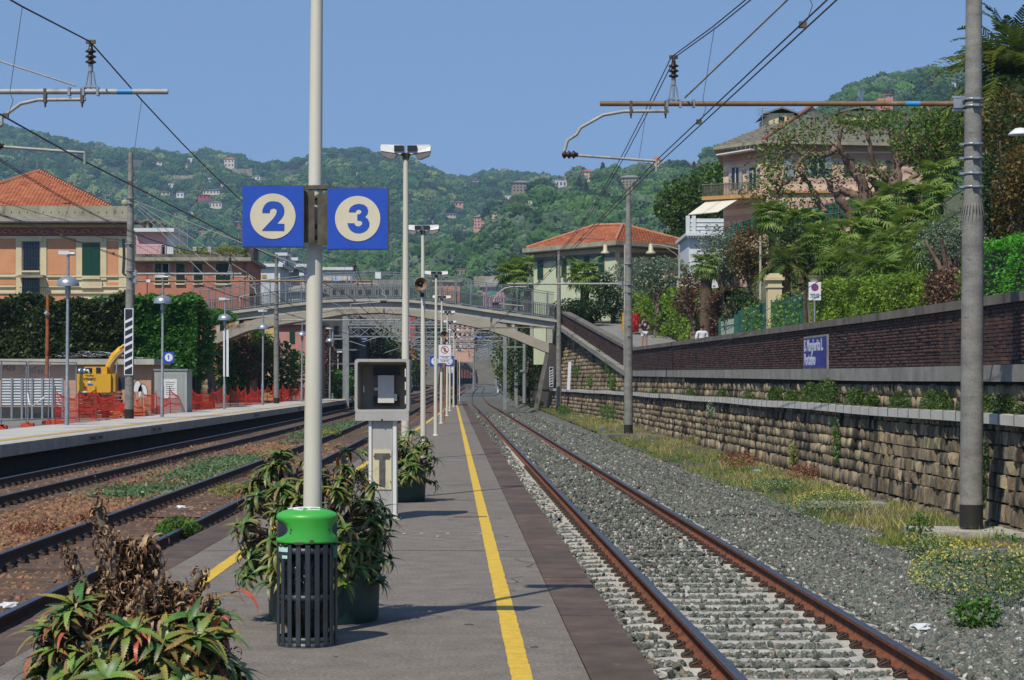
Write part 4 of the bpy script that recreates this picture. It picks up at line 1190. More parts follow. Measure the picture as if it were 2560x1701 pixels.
aloe_plant(-1.99, 11.3, .15, .56, .52, 80, 'half withered aloe with dead brown stalks in the near left corner', LG, .215, dead=2300, dead_top=[(-.22,.05,.93,0),(-.12,-.1,.76,0),(.02,.1,.62,0),(.16,-.15,.55,0),(.34,.0,.54,0),(-.34,-.05,.66,0),(.1,-.3,.5,0),(.42,-.1,.42,0)], seed=5, red=34, nleaf=13, deadz=(.2,1.35), low=-.8, hi=.74)
pot(-1.34, 15.2, .40, .60, 'dark green round pot behind the litter bin')
aloe_plant(-1.42, 15.2, .58, .56, .62, 125, 'large green aloe spilling out of the pot behind the litter bin', LGs, .17, dead=420, dead_top=[(-.3,.1,.55,0),(.22,.2,.6,0),(.1,-.1,.5,0)], seed=9, red=25, nleaf=14, deadz=(-.3,.8), low=-.6)
pot(-1.62, 30.2, .40, .55, 'dark green round pot half hidden behind the grey cabinet')
aloe_plant(-1.62, 30.2, .5, .56, .52, 66, 'dense green aloe in the pot behind the grey cabinet', LGs, .2, dead=120, seed=12, red=4, nleaf=13, low=-.75)

# ------------------------------------------------------------------ weeds, grass
m_grass = LEAF('grass_blade', ['5d7a2a','7f9436','a7a552','4c6b26','8a9440','c2b56a'], .35)
m_green2 = LEAF('weed_leaf', ['335c1e','4c7a2a','6a9236','2c4f1c'], .35)
m_greyg = LEAF('grey_weed_leaf', ['4c6a44','6c8a5c','557a4a','8aa078'], .3)
m_ylw = LEAF('yellow_flower', ['c9c04a','dcd768','b8b24a'], .3)
m_rdw = LEAF('red_weed', ['6b2f26','8a4a38','74502f','a4694a'], .2)
m_wfl = LEAF('white_flower', ['c9c9bd','deded4'], .2)
m_pink = LEAF('pink_flower', ['a2426e','b85a84'], .2)
BLADE_V = [(-.5,0,0),(.5,0,0),(.28,.12,.55),(-.28,.12,.55),(0,.42,1.0),(0,.42,1.0)]
BLADE_F = [(0,1,2,3),(3,2,4,5)]
def blades(name, P, h, w, mat, parent=None, kind='stuff', lean=.35, label=None, cat=None):
    n = len(P); hh = h*rng.uniform(.5, 1.4, n)
    V, Fc = replicate(BLADE_V, BLADE_F, P, rotmats(rng.uniform(0, 6.28, n), rng.normal(0, lean, n), rng.normal(0, lean, n)), np.stack([w*rng.uniform(.6,1.4,n), hh, hh], 1))
    o = bulk(name, V, Fc, mat, parent, np.repeat(rng.uniform(0,1,n), 6), kind=kind)
    return T(o, label, cat)
def patch(n, d0, d1, o0, o1, thr=None, sc=.6, zoff=0.0, pw=1.0):
    d = d0 + (d1-d0)*rng.uniform(0,1,n)**pw; o_ = rng.uniform(o0, o1, n)
    X = np.where(d <= 155, 2.81-.0285*d, X3(d)) + o_
    z = np.array([GZ(a, b) for a, b in zip(o_, d)])
    P = np.stack([X, d, z + zoff], 1)
    if thr is not None:
        k = fbm(np.stack([X, d*.5, z*0], 1), sc, 3) > thr; P = P[k]
    return P
P = patch(26000, 30, 170, 3.15, 5.35, -.12, .7, pw=1.7)
blades('verge_grass', P, .12, .014, m_grass, label='patchy yellow green grass along the foot of the retaining wall', cat=None)
P = patch(9000, 30, 120, 3.5, 5.4, .22, .9, pw=1.5)
blades('dry_grass', P, .2, .012, LEAF('dry_grass_blade', ['b9a75c','cdbf7e','9c9450'], .3), label='straw coloured dry grass clumps on the right verge')
P = patch(16000, 30, 150, 3.3, 5.4, .05, 1.1, .03, pw=1.5)
o = leaves('verge_weeds', P + rng.normal(0,.02,P.shape), .06, m_green2, kind='stuff'); T(o, 'low green leafy weeds on the right verge')
def bush(loc, R, n, size, mats, label, name='weed_clump', group=None, flowers=None, stems=True, cat='weed', hull=.4):
    root = E(name, loc, label, cat, group)
    P = blob_points(n, (0,0,R[2]*.5), (R[0],R[1],R[2]*.62), hull); P = P[P[:,2] > 0]
    leaves('foliage', P, size, mats, root, kind='stuff')
    if flowers:
        P = blob_points(flowers[0], (0,0,R[2]*.55), (R[0]*1.05,R[1]*1.05,R[2]*.68), .8); P = P[P[:,2] > R[2]*.3]
        leaves('flowers', P, flowers[1], flowers[2], root, kind='stuff')
    if stems:
        mb = MB()
        for k in range(10):
            a = random.uniform(0,6.28); q = random.uniform(.2,.8)
            mb.tube([(0,0,0),(R[0]*q*.5*math.cos(a),R[1]*q*.5*math.sin(a),R[2]*.4),(R[0]*q*math.cos(a),R[1]*q*math.sin(a),R[2]*.85)], .004, 4)
        mb.build('stems', m_green2, root, kind='stuff')
    return root
def pg(px, py, z=-.62):
    d = (EYE - z)*FOC/(py - HY); return Vector((XS(px, d), d, z))
for (px, py, R, n, sz, mt, lb, fl) in (
  (2470,1500,(.8,1.1,.5),2600,.04,m_greyg,'bushy weed covered in pale yellow flowers in the lower right corner',(2600,.03,m_ylw)),
  (2330,1400,(.4,.5,.3),800,.04,m_greyg,'weed with sparse yellow flowers left of the near mast plinth',(500,.03,m_ylw)),
  (2080,1285,(.7,.9,.35),1300,.04,m_greyg,'wide weed patch with tiny yellow flowers halfway along the verge',(1500,.03,m_ylw)),
  (1940,1225,(.6,1.0,.25),900,.05,m_greyg,'low grey green weed patch with a few yellow specks',(400,.03,m_ylw)),
  (2440,1570,(.25,.3,.25),300,.07,m_green2,'bright green broad leaved weed beside the ballast',None),
  (1850,1165,(.6,1.2,.35),900,.05,m_rdw,'reddish brown dry weed leaning on the stone wall',None),
  (2010,1205,(.4,.9,.4),700,.05,m_rdw,'reddish weed tuft at the wall foot beyond the yellow flowers',None),
  (1750,1110,(.5,1.2,.3),900,.05,m_grass,'tall yellowish grass tuft right of the concrete plinth',None),
  (1640,1060,(.45,1.5,.5),800,.07,m_rdw,'rust red shrub low against the wall beyond the second mast',None),
  (1520,1050,(.45,1.2,.75),800,.08,m_green2,'green shrub beside the second right mast',(20,.06,m_pink)),
  (1410,1035,(.4,2.0,.45),700,.08,m_green2,'green weed tuft near the third right mast',None),
  (1340,1020,(.6,3.0,.5),700,.1,m_green2,'green bushy weed near the foot of the bridge leg',None),
  (2300,1345,(.2,.3,.35),260,.06,m_green2,'upright narrow weed before the near mast plinth',None),
  (2540,1480,(.3,.3,.3),320,.05,m_green2,'green weed at the right edge of the picture',(40,.02,m_ylw))):
    v = pg(px, py, -.6 if py > 1200 else -.45 if py > 1060 else -.2)
    bush(v, R, n, sz, mt, lb, flowers=fl, group='weeds along the right verge')
# grass strip between the left tracks
n = 26000; d = rng.uniform(40, 130, n); x = np.interp(d, [40,60,85,115,130],[-7.4,-7.6,-8.0,-8.6,-8.9]) + rng.normal(0, .42, n)
k = (fbm(np.stack([x, d*.3, d*0],1), .6, 3) > -.25) & (d < 105 + rng.normal(0, 10, n)); x, d = x[k], d[k]
P = np.stack([x, d, np.full(len(d), -.5)], 1)
T(leaves('track_weeds', P + np.abs(rng.normal(0,1,P.shape))*[.02,.02,.07], .085, m_greyg, kind='stuff'), 'strip of grey green weeds growing between the two left tracks')
P = P[rng.uniform(0,1,len(P)) < .018] + [0,0,.28]; T(leaves('track_flowers', P, .06, m_pink, kind='stuff'), 'pink flowers among the weeds between the left tracks')
for (px, py, z, R, n, sz, mt, lb) in ((446,1345,-.45,(.32,.42,.26),700,.07,m_green2,'bright green leafy weed on the left platform edge'),
  (590,1235,-.45,(.5,1.6,.18),700,.05,m_grass,'thin grass tuft by the left rail beside the aloe'),
  (395,1218,-.5,(.35,.8,.12),350,.05,m_rdw,'reddish creeping weed in the brown ballast'),
  (90,1330,-.5,(.4,.8,.12),350,.05,m_rdw,'dark red creeping weed near the left picture edge'),
  (240,1300,-.5,(.4,.8,.1),300,.05,m_rdw,'dark red creeping weed left of the withered aloe'),
  (820,1090,-.4,(.5,3,.25),600,.08,m_grass,'yellow green grass tuft between the tracks behind the near pole')):
    bush(pg(px, py, z), R, n, sz, mt, lb, group='weeds around the left tracks')
for i, (px, py, w, l) in enumerate(((2110,1268,1.5,1.0),(1830,1165,.9,.9),(1650,1098,.9,1.2),(2500,1395,1.6,.9))):
    v = pg(px, py, -.6); mb = MB(); mb.box((0,0,0),(w,l,.07),.06*i); o = mb.build('concrete_slab', m_conc_d if i % 2 else m_ledge); o.location = v+Vector((0,0,.05)); T(o, ['wide broken slab beside the yellow flowering weeds','small slab near the wall foot','far small slab beyond the second mast','slab right of the near mast plinth'][i], 'slab', 'flat slabs lying on the verge')
# scraps of paper
m_paper = M('paper', 'c9cccb', 'e0e2e1', 20, .7)
for i, (px, py, z, lb) in enumerate(((455,1272,-.5,'torn white paper scrap beside the left rail'),(365,1173,-.5,'crumpled white paper between the two left tracks'),(25,1520,-.45,'white and green wrapper lying by the left rail'),(1894,1180,-.55,'pale blue plastic scrap on the right verge'),(1632,1105,-.5,'light blue crumpled bag by the second plinth'),(1508,1073,-.4,'bright blue bottle cap by the verge grass'),(2300,1575,-.58,'white pebble sized litter on the grey ballast'),(940,1218,-.45,'small white scrap near the left track in the distance'))):
    v = pg(px, py, z); V, Fc = rock(1, .6, .35, i); mb = MB(); mb.add((V*.09).tolist(), Fc.tolist()); o = mb.build('litter_scrap', M('scrap_blue','6fb0c8','8cc4d8',9,.6) if i in (3,4) else (m_blue if i == 5 else m_paper)); o.location = v + Vector((0,0,.03)); T(o, lb, 'litter', 'litter beside the tracks')
# growth on the retaining wall
m_fern = LEAF('fern_leaf', ['2a4219','3c5a20','4f6e2a','5c6a30'], .3)
def wallplant(d, z, R, n, lb, mt=None, size=.06, fl=None):
    bush((WX(d, z)-.12, d, z-R[2]*.5), R, n, size, mt or m_fern, lb, name='wall_plant', flowers=fl, stems=False, cat='plant', group='plants rooted in the retaining wall', hull=.0)
NM = ['fern clump on the wall shelf, ' + k for k in ('at the right picture edge','right of the near mast foot','just left of the near mast','sixth left of the mast','thick one hanging over the duct','below the right edge of the name sign','right under the name sign','below the left edge of the name sign','left of the name sign','smaller one farther left','sparse one between mast and sign','thin one near the far end','lone far one','last far tuft')]
for i, d in enumerate((33.5,36,39,41.5,44,46.5,49,51.5,54,57.5,62,68,77,90)):
    k = random.uniform(.5,1.25); wallplant(d+random.uniform(-.9,.9), 1.15+.12*k, (.12+.08*k, random.uniform(.7,1.9)*k*(1 if d < 58 else .7), random.uniform(.4,.72)*k), int(1500*k*k) if d < 58 else 400, NM[i], m_fern, .07)
wallplant(33.8,.3,(.12,.25,1.1),500,'green creeper column on the wall left of the near mast')
wallplant(46.5,.35,(.1,.2,1.0),400,'narrow green creeper hanging below the duct', m_green2)
wallplant(69,.75,(.15,.6,.5),300,'white flowering plant on the far stone wall', m_greyg, .05, (120,.05,m_wfl))
wallplant(52,-.1,(.12,.3,.7),250,'grass tuft growing from the lower stones', m_grass)
for d, z in ((115,2.4),(121,3.2),(128,3.8),(136,4.2),(143,4.8),(112,1.6),(133,2.2),(124,1.7)):
    wallplant(d, z, (.25,.9,.7), 300, 'small shrub %s on the rising stone wall' % {115:'lowest left of the white box',121:'halfway up',128:'below the coping bend',136:'high up in shade',143:'near the bridge end',112:'just above the duct',133:'in the middle',124:'low down left of the mast'}[d], m_green2, .11)
# ------------------------------------------------------------------ generic facade pieces (authored at their real distance)
def fb(px0, py0, px1, py1, d, y0, y1, mat, name='panel', parent=None, kind=None, mb=None):
    """box whose front face covers that window of the facade at distance d; y0,y1 are depth offsets from the facade plane"""
    m_ = mb or MB(); x0, x1 = sorted((XS(px0,d), XS(px1,d))); z0, z1 = sorted((ZS(py0,d), ZS(py1,d)))
    m_.bx(x0, x1, d+y0, d+y1, z0, z1)
    if mb is None: return m_.build(name, mat, parent, kind=kind)

def SHUT(name, c, n=14.0):
    """painted louvred shutter: colour plus fine slats as relief"""
    m = M(name, c, None, rough=.6); N = m.node_tree.nodes; L = m.node_tree.links; bs = N['Principled BSDF']
    g = N.new('ShaderNodeNewGeometry'); sx = N.new('ShaderNodeSeparateXYZ'); L.new(g.outputs['Position'], sx.inputs[0])
    mu = N.new('ShaderNodeMath'); mu.operation = 'MULTIPLY'; mu.inputs[1].default_value = n; L.new(sx.outputs[2], mu.inputs[0])
    fr = N.new('ShaderNodeMath'); fr.operation = 'FRACT'; L.new(mu.outputs[0], fr.inputs[0])
    bp = N.new('ShaderNodeBump'); bp.inputs['Strength'].default_value = 1; bp.inputs['Distance'].default_value = .03; L.new(fr.outputs[0], bp.inputs['Height']); L.new(bp.outputs[0], bs.inputs['Normal'])
    return m
m_shg = SHUT('shutter_green', '1e5a48'); m_shw = SHUT('shutter_white', 'cfd0ce'); m_shd = SHUT('shutter_dark_green', '1c4034')
m_glass = M('window_dark', '10141a', '1c232c', 3, .12)
m_frame_w = M('window_frame_white', 'cfcfc8', None, rough=.5)
m_cream_w = M('plaster_cream', 'cdbd94', 'dacca6', 1.2, .9, .1, 10, stain='b3a47c', stain_sc=.8, stain_t=.6)
m_orange_w = M('plaster_orange', 'c98a60', 'd4976c', 1.0, .9, .1, 10, stain='bd7d55', stain_sc=.7, stain_t=.62)
m_red_w = M('plaster_red', 'b4725c', 'c08068', .8, .9, .1, 10, stain='a35e48', stain_sc=.5, stain_t=.58)
m_pink_w = M('plaster_pink', 'cf9fa0', 'd8abab', 1, .9, .08, 10)
m_pink2 = M('plaster_salmon', 'bd8378', 'c89186', 1, .9, .1, 10, stain='a66e62', stain_sc=.6, stain_t=.6)
m_wht_w = M('plaster_white', 'cfd2d3', 'dcdedd', 1, .85, .08, 10, stain='b5b6b2', stain_sc=.8, stain_t=.62)
m_slate = M('slate_roof', '6f6a5f', '8b867a', 3, .9, .4, 8, stain='5a564c', stain_sc=1)
m_parap = M('parapet_concrete', '8f8a74', 'aaa48c', 1.5, .9, .2, 12, stain='6a665a', stain_sc=.9, stain_t=.55, streak=.4)
m_gutter = M('gutter', '3b3530', '4c453e', 3, .6)
def tile_mat(name, a, b):
    m = M(name, a, b, 1.6, .9, stain='8b5a3c', stain_sc=.6, stain_t=.62, var=.16); N = m.node_tree.nodes; L = m.node_tree.links; bs = N['Principled BSDF']
    g = N.new('ShaderNodeNewGeometry'); wv = N.new('ShaderNodeTexWave'); wv.bands_direction = 'X'; wv.inputs['Scale'].default_value = 1.35
    L.new(g.outputs['Position'], wv.inputs['Vector'])
    bp = N.new('ShaderNodeBump'); bp.inputs['Strength'].default_value = 1; bp.inputs['Distance'].default_value = .05; L.new(wv.outputs['Fac'], bp.inputs['Height']); L.new(bp.outputs[0], bs.inputs['Normal'])
    return m
m_tile = tile_mat('roof_tile', 'a85f42', 'bd7a56')
def tiled_plane(a, b, c, d, rows, parent, mat, name='roof_tiles', cols=None):
    """roof slope a-b eave, d-c ridge; overlapping courses of short tiles"""
    a, b, c, d = map(Vector, (a, b, c, d)); V = []; Fc = []; R = []
    nrm = (b-a).cross(d-a).normalized()
    if nrm.z < 0: nrm = -nrm
    for i in range(rows):
        t0, t1 = i/rows, (i+1.12)/rows; t1 = min(t1, 1)
        p0, p1 = a.lerp(d, t0), b.lerp(c, t0); q0, q1 = a.lerp(d, t1), b.lerp(c, t1)
        n = max(1, int((p1-p0).length/.45))
        for k in range(n):
            u0, u1 = k/n, (k+1)/n; s0, s1 = u0, u1
            w = [p0.lerp(p1,u0)+nrm*.09, p0.lerp(p1,u1)+nrm*.09, q0.lerp(q1,s1)+nrm*.01, q0.lerp(q1,s0)+nrm*.01, p0.lerp(p1,u0), p0.lerp(p1,u1)]
            j = random.uniform(-.012,.012); w = [x+nrm*j for x in w]
            bb = len(V); V += [tuple(x) for x in w]; Fc += [(bb,bb+1,bb+2,bb+3),(bb+4,bb+5,bb+1,bb)]; R += [random.random()]*6
    return bulk(name, V, Fc, mat, parent, R, kind='stuff')
def window(parent, px0, py0, px1, py1, d, shut=None, closed=False, frame=True, sill=True, sh_w=None, open_=False, sh=None, reveal=.0):
    """window part with pane, frame bars, shutters"""
    w = fb(px0, py0, px1, py1, d, -.04-reveal, .05, m_glass, 'window', parent)
    mx = (px0+px1)/2; t = .05*FOC/d
    if not closed and frame:
        for a, b in ((px0, px0+t), (px1-t, px1), (mx-t/2, mx+t/2)): fb(a, py0, b, py1, d, -.07-reveal, -.042-reveal, m_frame_w, 'window_bar', w)
    if closed and shut:
        fb(px0, py0, mx-.01, py1, d, -.1-reveal, -.045-reveal, shut, 'shutter', w); fb(mx+.012*FOC/d, py0, px1, py1, d, -.1-reveal, -.045-reveal, shut, 'shutter', w)
    elif open_ and shut:
        ww = sh_w or (px1-px0)/2
        fb(px0-ww, py0, px0-1, py1, d, -.12, -.05, shut, 'shutter', w); fb(px1+1, py0, px1+ww, py1, d, -.12, -.05, shut, 'shutter', w)
    if sill: fb(px0-2, py1, px1+2, py1+.1*FOC/d, d, -.16, .0, m_cream_w, 'sill', w)
    return w
def qmb(name, quads, mat, parent=None, kind=None):
    mb = MB()
    for q in quads: mb.quad(*q)
    return mb.build(name, mat, parent, kind=kind)

# ------------------------------------------------------------------ orange villa on the left
D = 125.0
vl = E('orange_villa', (XS(100,D), D, .2), 'orange and cream villa with terracotta hip roof and painted frieze on the left', 'house')
vl.location = (0,0,0)
mb = MB(); mb.prism([(XS(-260,D),D),(XS(323,D),D),(XS(338,D+8),D+8),(XS(-260,D),D+8)], .1, ZS(591,D), 'XY'); mb.prism([(XS(-260,D),D),(XS(323,D),D),(XS(338,D+8),D+8),(XS(-260,D),D+8)], ZS(591,D), ZS(557,D), 'XY'); mb.build('wall', m_cream_w, vl)
fb(-260, 569, 323, 591, D, -.05, 0, M('frieze_red', '9a5a4a', '8c4f42', 4, .9), 'frieze', vl)
# scrolls of the frieze
m_scroll = M('frieze_scroll', 'c9b08c', 'bfa27d', 4, .9)
for k in range(15):
    cx_ = -150 + k*33; mb = MB(); pts = []
    for j in range(15):
        a = j/14*5.2 + (0 if k % 2 else PI); r = .22*(1-j/20); pts.append((XS(cx_,D)+r*math.cos(a)*1.3, D-.06, ZS(580,D)+r*math.sin(a)*.8))
    mb.tube(pts, .018, 4); mb.tube([(XS(cx_+6,D), D-.06, ZS(577,D)), (XS(cx_+16,D), D-.06, ZS(585,D)), (XS(cx_+27,D), D-.06, ZS(577,D))], .016, 4); mb.build('scroll', m_scroll, vl)
fb(-260, 560, 326, 569, D, -.22, 0, M('cornice_ochre', 'b9a568', 'c6b377', 3, .9), 'cornice', vl)
for k in range(105):
    p_ = -150 + k*4.5; fb(p_, 563.2, p_+2.4, 567.5, D, -.3, -.22, m_cream_w, 'dentil', vl)
fb(-260, 591, 326, 597.5, D, -.1, .0, m_cream_w, 'string_course', vl)
fb(-265, 557, 345, 560.5, D, -1.05, .3, m_gutter, 'gutter', vl)
# slate skirt and pierced parapet
x0, x1 = XS(-265,D), XS(322,D)
qmb('slate_skirt', [((x0,D-1.0,ZS(557,D)),(XS(343,D),D-1.0,ZS(557,D)),(x1,D-.1,ZS(541,D)),(x0,D-.1,ZS(541,D)))], m_slate, vl)
fb(-262, 516, 319, 542, D, -.12, .25, m_parap, 'parapet', vl)
for k in range(21):
    p_ = -90 + k*19.8; fb(p_, 530, p_+2.6, 534, D, -.124, -.1, m_black, 'parapet_slot', vl)
mb = MB(); mb.lathe([(0,.0),(.12,.02),(.06,.1),(.2,.2),(.24,.34),(.2,.47),(.0,.56)], (XS(313,D), D+.05, ZS(524,D)+.05), 12); mb.build('stone_ball', m_parap, vl)
ap = Vector((XS(41,D), D+6, ZS(405,D)-.0)); ap2 = Vector((XS(41,D)-.2, D+6.5, ap.z))
el, er = Vector((XS(-200,D), D+.3, ZS(524,D))), Vector((XS(285,D), D+.3, ZS(525,D)))
tiled_plane(el, er, ap, ap2, 34, vl, m_tile)
qmb('roof_side', [(tuple(er), (er.x, D+11, er.z), tuple(ap), tuple(ap)), ((el.x,D+11,el.z), tuple(el), tuple(ap2), tuple(ap2))], m_tile, vl)
m_ridge = M('ridge_tile', 'b0674a', 'c08060', 4, .9, stain='8d7a68', stain_sc=2)
for (a, b) in ((er, ap), (el, ap2)):
    n = 34
    for k in range(n):
        p, q = a.lerp(b, k/n), a.lerp(b, (k+.9)/n); mb = MB(); mb.tube([p+Vector((0,0,.08)), q+Vector((0,0,.05))], [.17,.13], 6); mb.build('ridge_tile', m_ridge, vl)
mb = MB(); mb.cyl((XS(156,D), D+1.2, ZS(527,D)), (XS(156,D), D+1.2, ZS(503,D)), .11, n=8); mb.box((XS(156,D),D+1.2,ZS(502,D)),(.4,.4,.08)); mb.build('chimney', m_tile, vl)
mb = MB(); mb.cyl((XS(36,D), D+6, ZS(406,D)), (XS(36,D), D+6, ZS(374,D)), .03, n=5); mb.build('antenna', m_galv, vl)
mb = MB(); mb.cyl((XS(215.5,D), D+6, ZS(500,D)), (XS(215.5,D), D+6, ZS(462,D)), .035, n=5)
for z_ in (466, 478, 482): mb.bx(XS(208,D), XS(226,D), D+5.98, D+6.02, ZS(z_,D)-.02, ZS(z_,D)+.02)
mb.build('antenna', m_galv, vl)
# orange panels
for (a, b, c, d_) in ((-140,598,38,685),(118,598,190,687),(268,603,295,691),(-140,700,40,712),(118,703,190,714),(265,706,295,718),(-140,738,40,800),(134,741,188,800),(265,744,295,800)):
    fb(a, b, c, d_, D, -.03, 0, m_orange_w, 'orange_panel', vl)
for (a, b, c, d_) in ((41,597,55,690),(102,597,117,690),(191,597,206,700),(252,597,267,700),(298,597,320,800),(41,690,56,800)):
    fb(a, b, c, d_, D, -.09, 0, m_cream_w, 'pilaster', vl)
for (a, b, c, d_) in ((50,592,108,604),(200,592,258,606),(204,705,256,721),(192,748,262,756)):
    fb(a, b, c, d_, D, -.16, -.0, m_cream_w, 'moulding', vl)
for y_ in (690, 715, 731, 752): fb(118, y_, 323, y_+3.5, D, -.12, 0, m_cream_w, 'string_course', vl); fb(-140, y_, 40, y_+3.5, D, -.12, 0, m_cream_w, 'string_course', vl)
w1 = window(vl, 58, 605, 98, 677, D, closed=False, frame=False)
for k in range(6): fb(60+k*7.2, 605, 60.7+k*7.2, 677, D, -.16, -.14, m_blk, 'grille_bar', w1)
for k in range(7): fb(57, 608+k*11, 99, 608.7+k*11, D, -.18, -.16, m_blk, 'grille_bar', w1)
window(vl, 208, 609, 249, 694, D, m_shg, closed=True)
fb(56, 697, 99, 757, D, -.05, .1, m_glass, 'door', vl)
for k in range(7): fb(58+k*6, 697, 58.6+k*6, 757, D, -.1, -.07, m_shd, 'door_bar', vl)
mb = MB(); mb.add([(XS(45,D),D-1.3,ZS(697,D)),(XS(118,D),D-1.3,ZS(697,D)),(XS(112,D),D,ZS(688,D)),(XS(50,D),D,ZS(688,D)),(XS(45,D),D-1.3,ZS(696,D)),(XS(118,D),D-1.3,ZS(696,D)),(XS(112,D),D,ZS(687,D)),(XS(50,D),D,ZS(687,D))],[(0,1,2,3),(4,5,6,7),(0,1,5,4)]); mb.build('door_canopy', m_slate, vl)
rl = fb(60, 757, 134, 760, D, -1.4, -.1, m_cream_w, 'landing', vl)
for k in range(17): fb(64+k*4.1, 721 if k > 7 else 724, 64.6+k*4.1, 758, D, -1.4, -1.37, m_shd, 'railing_bar', vl)
fb(62, 720.5, 134, 722, D, -1.42, -1.37, m_shd, 'handrail', vl)
for p_ in (308, 311.5): 
    mb = MB(); mb.tube([(XS(p_,D),D-.15,ZS(598,D)),(XS(p_+1,D),D-.16,ZS(640,D)),(XS(p_-1,D),D-.15,ZS(684,D)),(XS(p_+8,D),D-.15,ZS(690,D))], .025, 4); mb.build('wall_cable', m_blk, vl)

# ------------------------------------------------------------------ red building with roof terrace
D = 152.0
rb = E('red_building', (0,0,0), 'low red plastered building with green shutters and a planted roof terrace', 'building')
mb = MB(); mb.prism([(XS(333,D),D),(XS(624,D),D),(XS(652,D+10),D+10),(XS(333,D),D+10)], 0, ZS(654,D), 'XY'); mb.build('wall', m_red_w, rb)
x1 = XS(624,D); 
mb = MB(); mb.prism([(XS(333,D),D-.7),(XS(630,D),D-.7),(XS(664,D+10),D+10.5),(XS(333,D),D+10.5)], ZS(653.5,D), ZS(645,D), 'XY'); mb.build('roof_slab', m_parap, rb)
fb(333, 653.5, 628, 656, D, -.5, 0, M('eave_white','b5aea0','c2bbac',2,.8), 'soffit_edge', rb)
fb(334, 636, 607, 645, D, -.2, .1, m_conc_d, 'terrace_edge', rb)
for (a, c, op) in ((388,423,1),(441,461,0),(485,506,0),(540,575,2)):
    fb(a-4, 657, c+4, 711, D, -.03, 0, M('window_surround','a8977c','b5a68c',3,.9), 'window_surround', rb)
    w = window(rb, a, 660, c, 709, D, m_shd, closed=(op != 1), sill=True)
    if op == 1:
        fb(a, 660, a+16, 709, D, -.1, -.05, m_shd, 'shutter', w)
# pipe
fb(366, 656, 367.4, 760, D, -.1, 0, m_red_w, 'downpipe', rb); fb(611, 656, 612.5, 760, D, -.1, 0, m_gutter, 'downpipe', rb)
tw = fb(607, 615, 634, 646, D+2, 0, 3, m_conc_d, 'chimney_block', rb)
for a in (482, 519): fb(a, 617, a+9, 646, D+.5, 0, .5, m_conc, 'terrace_pillar', rb)
for k in range(50): fb(336+k*5.4, 617, 336.6+k*5.4, 637, D+.3, 0, .02, m_galv, 'terrace_railing', rb) if k < 20 else None
fb(336, 616, 440, 617, D+.3, -.01, .03, m_galv, 'terrace_railing', rb)
ph = E('pink_penthouse', (XS(387,D+4), D+4, ZS(636,D+4)), 'pink rooftop penthouse with white flat roof and clustered chimney pots', 'building'); ph.location = (0,0,0)
fb(340, 580, 415, 640, D+4, 0, 6, m_pink_w, 'wall', ph); fb(415, 580, 433, 640, D+4, .1, 6, m_wht_w, 'white_wall', ph)
fb(338, 572, 438, 581, D+4, -.6, 6.5, m_wht_w, 'roof_slab', ph); fb(404, 613, 412, 636, D+4, -.05, 0, m_glass, 'door', ph)
mb = MB(); mb.bx(XS(350,D+4), XS(360,D+4), D+3.95, D+3.98, ZS(590,D+4), ZS(589,D+4)); mb.build('wall_lamp', m_blk, ph)
for i, (p_, t) in enumerate(((355,558),(359,554),(364,549),(370,553),(376,556),(380,549),(386,555),(400,560),(405,562))):
    mb = MB(); mb.lathe([(.14,0),(.14,.0),(.12,(571-t)*.027),(.2,(571-t)*.027),(.2,(571-t)*.027+.14),(0,(571-t)*.027+.2)], (XS(p_,D+6), D+6+.5*(i%3), ZS(571,D+6)), 8); mb.build('chimney_pot', m_conc_d, ph)
# dishes and aerials on the terrace
def dish(px, py, d, r, label, yaw=.5):
    root = E('satellite_dish', (XS(px,d), d, ZS(py,d)), label, 'satellite dish', 'satellite dishes on roofs', yaw)
    mb = MB(); mb.lathe([(r,0),(r*.7,r*.16),(r*.3,r*.27),(0.001,r*.3)], n=18, axis='Y'); mb.build('reflector', m_wht2, root)
    mb = MB(); mb.tube([(0,r*.3,0),(0,r*.5,-r*.4),(0,r*.5,-r*1.7)], .03, 5); mb.tube([(0,r*.1,-r*.9),(0,-r*.8,-.1)], .015, 4); mb.build('bracket', m_galv, root)
dish(527, 618, D+1, .38, 'white satellite dish on the red building terrace', 1.2)
dish(590, 625, D+1, .25, 'small reddish satellite dish beside the terrace chimney', 1.2)
dish(603, 592, D+2, .45, 'tall white satellite dish partly hidden by sign 2', 1.3)
def aerial(px, py0, py1, d, label, bars=3, group='roof aerials'):
    root = E('roof_aerial', (XS(px,d), d, ZS(py1,d)), label, 'aerial', group); h = (py1-py0)*d/FOC
    mb = MB(); mb.cyl((0,0,0),(0,0,h),.03,n=5); mb.build('mast', m_galv, root)
    for k in range(bars):
        mb = MB(); z = h*(1-.12*k)-.05; mb.box((0,0,z),(.9,.02,.02), .3*k); [mb.box((-.35+.17*j,0,z),(.015,.3,.015), .3*k) for j in range(5)]; mb.build('yagi', m_galv, root)
aerial(449, 530, 640, D+2, 'tall terrace aerial left of the twin aerial', 4); aerial(469, 560, 635, D+1, 'plain terrace aerial with a bent top', 2)
aerial(565, 590, 640, D+1, 'aerial near the right end of the terrace', 2)
n = 5000; P = np.stack([rng.uniform(XS(430,D), XS(606,D), n), D+.4+rng.uniform(0,1.5,n), np.zeros(n)],1)
P[:,2] = ZS(640,D) + np.abs(rng.normal(0,.5,n))*(.4+.6*(fbm(P,.8,2)>0)); P = P[P[:,2] < ZS(612,D)]
T(leaves('terrace_plants', P, .16, m_grass, kind='stuff'), 'mixed potted greenery along the roof terrace')

